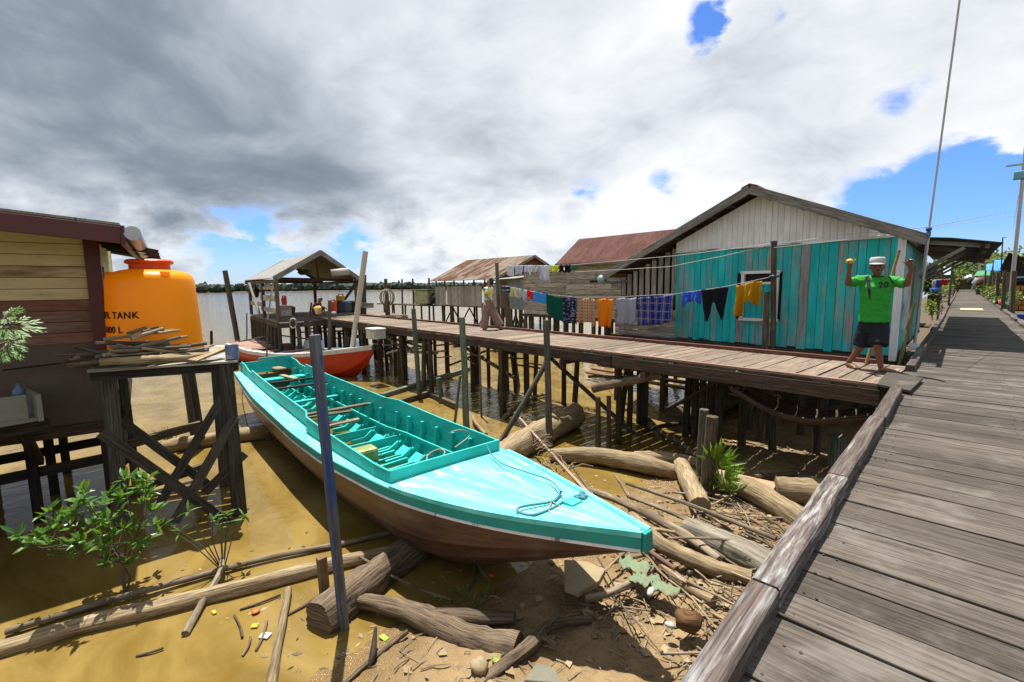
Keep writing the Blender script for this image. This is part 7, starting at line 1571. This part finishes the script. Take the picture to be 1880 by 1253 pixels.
# papaya branch at the left edge
PB = ar(-40, 700, 6.2); PAP = empty('papaya_plant', tuple(PB), 'bright papaya leaves reaching in from the left edge before the cottage wall', 'plant'); qs = MB(); ql = MB()
for (px, py, tx, ty, R, s_) in ((18, 600, 84, 606, 6.1, 1.0), (8, 582, 45, 570, 6.2, .9), (5, 640, 45, 660, 6.0, .95), (12, 628, 30, 655, 6.3, .8), (-8, 610, 30, 618, 6.15, .8), (-5, 650, 20, 665, 6.1, .8)):
    c = ar(px, py, R); e = ar(tx, ty, R - .1); mn = (e - c); L = mn.length; md = mn.normalized(); qs.tube([PB, PB.lerp(c, .6) + V((0, 0, .1)), c], [.012, .009, .006], 6)
    nr = V((.6, -.1, .8)).normalized(); sdv = md.cross(nr).normalized()
    for k in range(-3, 4):
        a = k * .62; d = (md * math.cos(a) + sdv * math.sin(a)); Lk = L * (1 - .13 * abs(k)); qs.tube([c, c + d * Lk * .7], [.004, .002], 4)
        for t_, w in ((.32, .32), (.52, .36), (.72, .3)):
            for sg in (-1, 1):
                dd_ = (d + sg * d.cross(nr).normalized() * .55).normalized(); leaf(ql, c + d * Lk * t_, dd_, Lk * w, Lk * .085, nr, .1, .12, r=lr2.random())
        leaf(ql, c + d * Lk * .1, d, Lk * .95, Lk * .12, nr, .15, .12, r=lr2.random())
qs.build('stem', M_stem, PAP, smooth=True); ql.build('foliage', M_papaya, PAP)
# palm sprout
PSB = az(1312, 905, .22); PR = math.hypot(PSB.x, PSB.y); PS = empty('palm_sprout', tuple(PSB), 'bright green palm sprout growing from the mud beside the hollow posts', 'palm'); qs = MB(); ql = MB()
for (bx, by, tx, ty, n_, s_, spread) in ((1312, 850, 1340, 792, 7, .42, 1.0), (1318, 862, 1375, 808, 8, .45, .9), (1310, 852, 1308, 815, 6, .4, .9), (1325, 880, 1372, 862, 7, .34, .8)):
    b = ar(bx, by, PR); e = ar(tx, ty, PR - lr2.uniform(0, .3)); qs.tube([PSB, PSB.lerp(b, .6) + V((.02, 0, 0)), b], [.014, .012, .008], 6); d0 = (e - b).normalized(); nr = (V((0, 0, 0)) - V((b.x, b.y, 0))).normalized() + V((0, 0, .5)); sdv = d0.cross(nr).normalized()
    for k in range(n_):
        a = (k / (n_ - 1) - .5) * 2 * spread; d = d0 * math.cos(a) + sdv * math.sin(a) + rv(lr2) * .12; L = s_ * (1 - .25 * abs(a)) * lr2.uniform(.85, 1.1); leaf(ql, b + d0 * .05, d, L, .045, nr + rv(lr2) * .3, .35, .12, r=lr2.random())
qs.build('stem', M_stem, PS, smooth=True); ql.build('foliage', M_palm, PS)
def tuft(px, py, z, n_, L, label, mat=M_grass, name='grass_tuft', w=.016, R=None):
    b = az(px, py, z) if R is None else ar(px, py, R); q = MB()
    for k in range(n_):
        d = (rv(lr2) * .7 + V((0, 0, 1))).normalized(); p = b + V((lr2.uniform(-.08, .08), lr2.uniform(-.08, .08), 0)); l_ = L * lr2.uniform(.5, 1.1); leaf(q, p, d, l_, w, rv(lr2), .3, .3, r=lr2.random())
    return solo(q, name, mat, label, 'grass', 'grass tufts on mud and logs')
tuft(310, 812, .1, 26, .42, 'grassy tuft growing on the log end behind the stand', w=.03)
tuft(1332, 905, .3, 34, .5, 'grassy tuft at the foot of the palm sprout', M_palm, w=.016)
tuft(1300, 900, .25, 26, .4, 'thin grass around the two hollow posts', w=.012)
tuft(832, 1098, .08, 14, .22, 'small grass tuft in the shade under the bow', w=.014)
tuft(878, 1108, .12, 10, .22, 'grass blades on the shaded mud beside the red scrap', w=.014)
tuft(1015, 790, .3, 10, .22, 'tiny bright sprout on the leaning log foot', M_palm, w=.014) 
tuft(1135, 735, .6, 16, .4, 'thin frond hanging by the props under the pier', w=.014)
tuft(1398, 780, .35, 22, .35, 'dark weed at the foot of the piles under the pier', w=.012)
# dry palm fronds caught on the mooring pole
fq = MB(); b = az(1000, 842, .35); c = az(950, 770, .3)
for k in range(70):
    u = lr2.random(); p = b.lerp(c, u) + V((lr2.uniform(-.1, .1), lr2.uniform(-.1, .1), lr2.uniform(0, .12))); d = rv(lr2) * .3 + V((.5, .2, .1)); fq.tube([p, p + d * .18 + V((0, 0, .04)), p + d * .36], [.008, .007, .004], 4)
solo(fq, 'dry_frond', M_stick, 'heap of dry frond ribs caught on the pale trunk by the dark mooring pole', 'frond')
fq = MB(); b = az(1022, 862, .28)
for k in range(22): p = b + V((lr2.uniform(-.25, .2), lr2.uniform(-.2, .2), 0)); d = rv(lr2); d.z = .2; fq.tube([p, p + d * .2 + V((0, 0, .06)), p + d * .38], [.012, .011, .006], 5)
solo(fq, 'root_tangle', M_drift, 'tangle of pale roots between the pale trunk and the brown log', 'roots')

# ------------------------------------------------------------------ the village along the boardwalk
ELD = 1.9
pz_ = lambda px, py, Y: ay(px, py, Y)
q = MB(); b = V((1.64, 32, 1.2)); tp = ay(1884, 268, 32); q.tube([b, ay(1856, 540, 32), tp], [.075, .075, .07], 12); UP = empty('utility_pole', tuple(b), 'galvanised steel utility pole rising at the right edge', 'utility pole'); q.build('pole', M_steel, UP, smooth=True)
q = MB(); c = ay(1875, 322, 31.9); q.box(c, .5, .35, .35); q.build('junction_box', P('sky_box', (.2, .5, .65)), UP, bevel=.04)
q = MB(); c = ay(1876, 302, 32); q.beam(c - V((.5, 0, 0)), c + V((.6, 0, 0)), .08, .08); q.build('cross_arm', M_steel, UP)
q = MB(); q.beam(V((1.64, 32, 1.2)), V((1.64, 32, 2.15)), .2, .2); q.build('collar', M_pole, UP)
for (pa_, pb_, ya, yb, lb) in (((1880, 456), (1815, 470), 32, 60, 'thin dark cable crossing the sky above the village roofs'), ((1880, 303), (1860, 420), 32, 120, 'dark cable running down the boardwalk from the utility pole')):
    q = MB(); q.tube([ay(*pa_, ya), ay(*pb_, yb)], .012, 5); solo(q, 'power_cable', M_dkwire, lb, 'cable')
vp = [(1845, 497, 1844, 566, 30), (1852, 500, 1848, 560, 33), (1833, 500, 1832, 558, 36), (1825, 506, 1824, 553, 41), (1817, 508, 1816, 549, 47), (1809, 510, 1808, 544, 55), (1803, 512, 1802, 540, 64), (1797, 514, 1796, 536, 76), (1792, 515, 1791, 533, 88), (1862, 498, 1862, 575, 27)]
for i, (tx, ty, bx, by, Y) in enumerate(vp):
    b = ay(bx, by, Y); q = MB(); q.log(V((b.x, b.y, .8)), ay(tx, ty, Y), .075, .07, 8, 4, .008); solo(q, 'fence_post', M_pole if i % 3 else M_drift2, 'rough post in the row along the right kerb of the boardwalk', 'post', 'posts along the right kerb of the boardwalk', smooth=True)
# gabled house on the right with rust streaked roof
GH = empty('gabled_hut', (3.6, 44, 1), 'village hut with a rust streaked zinc gable roof at the right edge', 'house')
ap = ay(1852, 464, 42); el_ = ay(1836, 493, 42); er_ = V((2 * ap.x - el_.x + .8, 42, el_.z)); dy = V((.4, 9, 0))
quadroof(el_, ap, ap + dy, el_ + dy, 'roof', M_roofC, GH); quadroof(ap, er_ + V((2, 0, -.6)), er_ + dy + V((2, 0, -.6)), ap + dy, 'roof', M_roofC, GH)
q = MB(); q.prism([el_ + V((.1, .3, -.1)), ap + V((0, .3, -.1)), er_ + V((0, .3, -.1)), V((er_.x, 42.3, 1.2)), V((el_.x + .1, 42.3, 1.2))], (0, .08, 0)); q.build('wall', M_black, GH)
BH = empty('blue_stall', (3.2, 36, 1), 'blue painted stall with dark windows behind the right posts', 'stall')
a = ay(1850, 540, 36); a.z = 1.2
q = MB(); q.box(V((a.x + 2.1, 37.2, 2.3)), 4.2, 2.2, 2.2); q.build('body', P('blue_stall_paint', (.03, .16, .42), rough=.5, dirt=(.1, .2, .3)), BH)
for k in range(4): q = MB(); q.box(V((a.x + .55 + k * .95, 36.08, 2.95)), .7, .06, .6); q.build('window', M_dark, BH)
q = MB(); q.box(V((a.x + 2.1, 36.9, 3.46)), 4.6, 2.8, .08); q.build('roof', P('pale_blue_roof', (.45, .6, .7)), BH)
BF = empty('brick_fence', (3, 34.5, 1), 'orange brown lattice fence in front of the blue stall', 'fence'); q = MB(); a = ay(1850, 520, 34)
for r_ in range(5):
    for k in range(9): q.box(V((a.x + .25 + k * .42 + (r_ % 2) * .1, 34, 1.95 + r_ * .24)), .38, .1, .2)
q.build('bricks', P('orange_brick', (.52, .22, .06), rough=.9, var=.3), BF); q = MB(); q.box(V((a.x + 2, 34.05, 2.4)), 4, .05, 1.3); q.build('backing', M_redr, BF)
for i, (x0, y0, x1, y1, Y, lb) in enumerate(((1811, 485, 1823, 497, 58, 'small blue tarpaulin roof nearest the boardwalk end'), (1825, 478, 1843, 497, 52, 'larger blue tarpaulin roof before the rust streaked hut'))):
    T_ = empty('tarp_roof', tuple(ay(x0, y1, Y)), lb, 'tarpaulin', 'blue tarpaulin roofs'); a, b, c, d = ay(x0, y0, Y + 3), ay(x1, y0 - 1, Y + 3), ay(x1 - 3, y1, Y), ay(x0 - 1, y1, Y); quadroof(d, c, b, a, 'sheet', P('blue_tarp', (.05, .30, .75), rough=.5), T_)
    for p in (c, d, a, b): q = MB(); q.tube([V((p.x, p.y, 1)), p], .06, 6); q.build('post', M_pole, T_)
GR = empty('green_stall', tuple(ay(1800, 512, 70)), 'low stall with a bright green sheet roof down the boardwalk', 'stall'); quadroof(ay(1788, 507, 66), ay(1824, 505, 66), ay(1820, 496, 70), ay(1795, 498, 70), 'roof', P('green_sheet', (.03, .30, .12)), GR); q = MB(); a = ay(1792, 512, 67); q.box(V((a.x + 1.4, 68, 2.2)), 2.6, 2, 1.8); q.build('body', M_drift2, GR)
RH = empty('red_roof_hut', tuple(ay(1764, 515, 120)), 'tiny hut with a dull red roof at the far left of the boardwalk end', 'hut'); quadroof(ay(1755, 512, 116), ay(1771, 511, 116), ay(1767, 503, 120), ay(1760, 503, 120), 'roof', P('dull_red', (.40, .14, .12)), RH); q = MB(); a = ay(1763, 515, 118); q.box(V((a.x, 119, 2.4)), 1.8, 3, 2.4); q.build('wall', M_drift2, RH)
WH = empty('pale_roof_hut', tuple(ay(1777, 515, 135)), 'tiny hut with a pale blue white roof closing the boardwalk', 'hut'); quadroof(ay(1769, 511, 130), ay(1785, 510, 130), ay(1783, 504, 135), ay(1771, 504.5, 135), 'roof', P('pale_bluewhite', (.6, .72, .8)), WH); q = MB(); a = ay(1777, 515, 132); q.box(V((a.x, 133, 2.4)), 2.2, 3, 2.2); q.build('wall', M_drift2, WH)
for (px, y0, y1, Y) in ((1787, 478, 522, 105), (1798, 476, 530, 82), (1770, 488, 520, 140)):
    b = ay(px, y1, Y); q = MB(); q.tube([V((b.x, b.y, .5)), ay(px + 1, y0, Y)], .1, 7); solo(q, 'far_pole', M_steel, 'slim pale pole standing far down the boardwalk', 'utility pole', 'far poles along the boardwalk', smooth=True)
AT = empty('tv_antenna', tuple(ay(1839, 500, 44)), 'thin aerial mast with a yellow cross piece behind the blue tarpaulin', 'antenna'); q = MB(); q.tube([ay(1838, 500, 44), ay(1841, 437, 44)], .035, 6); q.build('mast', M_dkwire, AT); q = MB(); q.beam(ay(1840, 437, 44), ay(1848, 436, 44), .05, .05); q.build('cross_piece', P('yellow_bar', (.7, .6, .08)), AT)
q = MB(); q.box(V((.32, 30.5, DZ + .02)), .75, 2.2, .03); solo(q, 'drying_mat', P('tan_mat', (.66, .50, .33), rough=.9), 'tan mat spread out on the boardwalk beyond the house shadow', 'mat')
q = MB(); a = ay(1875, 578, 26.5); q.box(V((a.x + .35, 26.5, 1.92)), .9, .5, .18); solo(q, 'blue_tray', P('royal_blue', (.02, .10, .45), rough=.5), 'blue tray standing outside the right kerb', 'tray', bevel=.03)
# side decks and plank walks beside the boardwalk
for (x0, x1, y0, y1, z, lb) in ((1.5, 4.5, 27.5, 34, 1.75, 'plank landing outside the right kerb below the posts'), (1.5, 3.4, 21.5, 24.5, 1.6, 'lower plank landing outside the right kerb'), (-3.2, -.75, 21, 22.5, 1.75, 'plank landing outside the left kerb past the awning')):
    q = MB(); y = y0
    while y < y1: q.beam((x0, y, z), (x1, y, z), .24, .05); y += .27
    solo(q, 'side_landing', M_drift2, lb, 'landing')
DS = empty('added_dark_shed', (-3.4, 20.6, .6), 'added dark plank shed filling the dark space under the awning', 'shed')  # shed added to darken the space behind the hanging washing
q = MB()
for k in range(40): q.beam((-1.75, 17.4 + k * .165, .9), (-1.75, 17.4 + k * .165, 3.55), .155, .025, (1, 0, 0))
for k in range(24): q.beam((-5.6 + k * .165, 17.4, .9), (-5.6 + k * .165, 17.4, 3.6), .155, .025, (0, 1, 0)); q.beam((-5.6 + k * .165, 24, .9), (-5.6 + k * .165, 24, 3.6), .155, .025, (0, 1, 0))
q.build('wall', M_black, DS); q = MB(); q.prism([(-5.7, 17.2, 3.62), (-1.4, 17.2, 3.6), (-1.4, 24.2, 3.6), (-5.7, 24.2, 3.62)], (0, 0, .04)); q.build('roof', M_under, DS)
q = MB(); q.prism([(-1.72, 19.4, 1.75), (-1.72, 20.3, 1.75), (-1.72, 20.3, 3.2), (-1.72, 19.4, 3.2)], (.04, 0, 0)); q.build('door', M_redr, DS)
# left side past the house: sheet, washing, tub
SG = empty('tarp_screen', tuple(ay(1738, 520, 33)), 'pale blue white sheet stretched on a frame left of the boardwalk', 'screen'); q = MB(); a, b, c, d = ay(1729, 505, 33), ay(1747, 504.5, 33), ay(1749.5, 490, 33.4), ay(1728, 490, 33.4); q.prism([a, b, c, d], (0, .04, 0)); q.build('sheet', P('pale_sheet', (.50, .68, .78), rough=.6), SG)
for p in (a, b): q = MB(); q.tube([V((p.x, p.y, .8)), p + V((0, 0, .7))], .05, 6); q.build('post', M_pole, SG)
for i, (x0, y0, x1, y1, Y, mt, lb) in enumerate(((1703, 484, 1713, 512, 20, cloth('slate_cloth', (.25, .28, .33)), 'slate coloured cloth hanging under the far end of the awning'), (1713, 483, 1722, 507, 20, cloth('pale_slate', (.5, .52, .56)), 'pale grey cloth hanging under the far end of the awning'), (1712, 515, 1719, 530, 30, wc, 'white cloth at the left of the bright washing past the awning'), (1719, 514, 1727, 528, 30, cloth('blue_cloth4', (.08, .16, .5)), 'blue cloth in the bright washing past the awning'), (1727, 513, 1741, 524, 30, cloth('red_cloth4', (.55, .04, .05)), 'red cloth in the bright washing past the awning'))):
    a, b = ay(x0, y0, Y), ay(x1, y0, Y); zb = ay(x0, y1, Y).z; q = MB(); rows = [[a.lerp(b, u / 10) + V((0, .06 * math.sin(u * 1.7 + j) , (zb - a.z) * j / 6)) for u in range(11)] for j in range(7)]; q.grid(rows); solo(q, 'hung_cloth', mt, lb, 'cloth', 'washing past the awning', smooth=True).modifiers.new('solid', 'SOLIDIFY').thickness = .015
q = MB(); q.tube([ay(1700, 484, 20), ay(1724, 483, 20)], .01, 5); solo(q, 'short_line', M_wire, 'short clothesline under the far end of the awning', 'clothesline')
q = MB(); q.tube([ay(1708, 514, 30), ay(1745, 513, 30)], .012, 5); solo(q, 'village_line', M_wire, 'clothesline with bright washing past the awning', 'clothesline')
q = MB(); c = ay(1716, 533, 30); q.lathe([(0, -.12), (.15, -.12), (.19, .1), (.17, .1), (.14, -.1), (0, -.1)], c, 18); solo(q, 'blue_tub', P('royal_blue', (.02, .10, .45)), 'blue plastic tub on the landing left of the boardwalk', 'tub', smooth=True)
q = MB(); c = ay(1715, 546, 30); q.box(c + V((0, 0, -.2)), .45, .5, .6); solo(q, 'tub_stand', M_black, 'dark stand carrying the blue plastic tub', 'stand')
q = MB(); c = ay(1740, 537, 36); q.box(c, .45, .5, .32); solo(q, 'cream_planter', P('cream_box', (.55, .52, .36)), 'cream planter box at the left kerb', 'planter', bevel=.04)
# shrubs, potted plants, trees, palms
def bush(c, rx, rz, n_, L, mat, label, cat='shrub', name='shrub', group=None, ry=None, sp=.55):
    e = empty(name, (c.x, c.y, max(c.z - rz, .2)), label, cat, group); q = MB()
    for k in range(n_):
        d = rv(lr2); f = lr2.random() ** .4; w_ = 1 + .45 * noise.noise(d * 1.8 + c * .37); p = c + V((d.x * rx * f * w_, d.y * (ry or rx) * f * w_, d.z * rz * f * w_)); leaf(q, p, (d + rv(lr2) * sp).normalized(), L * lr2.uniform(.6, 1.2), L * .45, rv(lr2) * .6 + V((0, 0, 1)), r=lr2.random())
    q.build('foliage', mat, e); qs = MB()
    for k in range(4): qs.tube([V((c.x, c.y, c.z - rz - .2)), c + rv(lr2) * rx * .5], [.03 * rx, .012 * rx], 5)
    qs.build('stem', M_stem, e); return e
bush(ay(1714, 563, 18), .20, .22, 200, .09, M_yleaf, 'leafy shrub below the awning at the left kerb')
bush(V((-1.25, 15.2, 1.35)), .45, .5, 420, .11, M_leaf, 'dark leafed shrub crowding the gap beside the metal mast')
bush(V((-1.15, 13.6, 1.2)), .4, .4, 300, .1, M_yleaf, 'low yellow green shrub by the side wall of the turquoise house')
bush(ay(1738, 530, 36), .34, .26, 260, .13, M_yleaf, 'yellow green plants spilling over the cream planter')
bush(ay(1718, 541, 30), .30, .2, 150, .11, M_leaf, 'dark leafy plants behind the blue tub')
bush(ay(1822, 537, 46), .5, .4, 300, .15, M_yleaf, 'yellow green potted plants right of the boardwalk middle', group=None)
bush(ay(1840, 534, 38), .42, .5, 300, .14, M_yleaf, 'tall yellow green plants beside the right posts')
bush(ay(1862, 545, 31), .32, .3, 220, .11, M_leaf, 'broad leaved plants at the steel utility pole foot')
bush(ay(1834, 551, 36), .3, .2, 160, .12, M_papaya, 'light green low plants outside the right kerb')
bush(ay(1808, 528, 62), .5, .4, 160, .18, M_papaya, 'light green bush far along the right kerb')
for i, (px, py, Y, mt, lb) in enumerate(((1843, 556, 34, P('pot_pink', (.6, .1, .12)), 'pink red pot among the right plants'), (1849, 560, 33, P('pot_green', (.05, .35, .12)), 'green pot next to the pink red one'), (1833, 557, 37, P('pot_cream', (.6, .55, .35)), 'cream pot below the light green plants'))):
    c = ay(px, py, Y); q = MB(); q.lathe([(0, -.2), (.16, -.2), (.22, .15), (.19, .15), (.15, -.15), (0, -.15)], c, 14); solo(q, 'plant_pot', mt, lb, 'pot', smooth=True)
def tree(px, py, Y, rx, rz, mat, label, n_=420, L=.5, name='tree', group=None):
    c = ay(px, py, Y); e = empty(name, (c.x, c.y, .8), label, 'tree', group); q = MB(); hub = [(c + V((lr2.uniform(-.6, .6) * rx, lr2.uniform(-.6, .6) * rx, lr2.uniform(-.5, .5) * rz)), lr2.uniform(.35, .6)) for _ in range(9)]
    for k in range(n_):
        h, s_ = lr2.choice(hub); d = rv(lr2); p = h + V((d.x * rx, d.y * rx, d.z * rz)) * s_ * lr2.random() ** .35; leaf(q, p, (d + rv(lr2) * .7).normalized(), L * lr2.uniform(.6, 1.2), L * .5, rv(lr2) + V((0, 0, .8)), r=lr2.random())
    q.build('crown', mat, e); q = MB(); b = V((c.x, c.y, .6)); q.log(b, c, .14 + .05 * rx, .08, 8, 5, .02)
    for h, s_ in hub[:5]: q.tube([b.lerp(c, .7), b.lerp(h, .9), h], [.08, .06, .03], 5)
    q.build('trunk', M_stem, e); return e
tg = 'trees closing the view down the boardwalk'
for i, (px, py, Y, rx, rz) in enumerate(((1752, 500, 150, 7, 3.0), (1766, 497, 165, 6, 3.2), (1778, 499, 180, 6, 3.0), (1790, 497, 170, 6, 3.5), (1802, 496, 150, 6, 3.5), (1815, 495, 130, 6, 3.5), (1738, 499, 112, 3, 3.0), (1730, 504, 90, 2.2, 2.2), (1716, 514, 60, 1.0, 1.2), (1826, 492, 110, 5, 3.6), (1840, 488, 95, 5, 3.6), (1870, 490, 90, 6, 3.6))):
    tree(px, py, Y, rx, rz, M_tree if i % 3 else M_yleaf, 'bushy green tree in the row closing the view down the boardwalk' if i % 3 else 'yellow green tree in the row closing the view down the boardwalk', 650, .55, group=tg if i % 3 else 'yellow green trees down the boardwalk')
def palm(px, py, Y, s_, label, group=None):
    c = ay(px, py, Y); e = empty('palm_tree', (c.x, c.y, .8), label, 'palm tree', group); q = MB(); q.log(V((c.x + .3, c.y, .5)), c, .16, .11, 8, 6, .02); q.build('trunk', M_stem, e, smooth=True); q = MB()
    for k in range(13):
        a = 2 * PI * k / 13 + lr2.uniform(-.2, .2); el = lr2.uniform(.0, 1.0); d = V((math.cos(a), math.sin(a), 0)); pts = [c + d * s_ * t_ + V((0, 0, s_ * (el * t_ - (.55 + .4 * el) * t_ * t_))) for t_ in [j / 8 for j in range(9)]]
        q.tube(pts, [.03, .01], 4, r=.2); sdv = V((-d.y, d.x, 0))
        for j in range(1, 9):
            for sg in (-1, 1):
                for m_ in (0, .5):
                    p = pts[j - 1].lerp(pts[j], m_); leaf(q, p, d * .5 + sdv * sg - V((0, 0, .45)), s_ * .32 * (1.1 - .07 * j), s_ * .05, r=lr2.random())
    q.build('crown', M_tree, e); return e
palm(1762, 485, 120, 3.6, 'palm tree standing left of the boardwalk end'); palm(1752, 489, 95, 3.0, 'shorter palm tree nearest the stretched sheet'); palm(1808, 483, 140, 4.2, 'palm tree above the small blue tarpaulin roof'); palm(1838, 474, 120, 4.5, 'palm tree behind the larger blue tarpaulin roof'); palm(1862, 480, 100, 3.6, 'palm tree half hidden by the rust streaked roof')
# people-sized clutter at the boardwalk end: bundles leaning on the right posts
for i, (px, py, Y, mt, lb) in enumerate(((1783, 517, 90, M_black, 'dark bundle leaning on the far right posts'), (1793, 519, 72, cloth('grey_cl', (.4, .42, .45)), 'pale grey cloth bundle hung on the far right posts'), (1801, 520, 62, M_redr, 'red brown bundle hung on the middle right posts'))):
    c = ay(px, py, Y); q = MB(); q.ell(c, .35, .3, .55, 10, wob=.5); solo(q, 'hung_bundle', mt, lb, 'bundle', smooth=True)
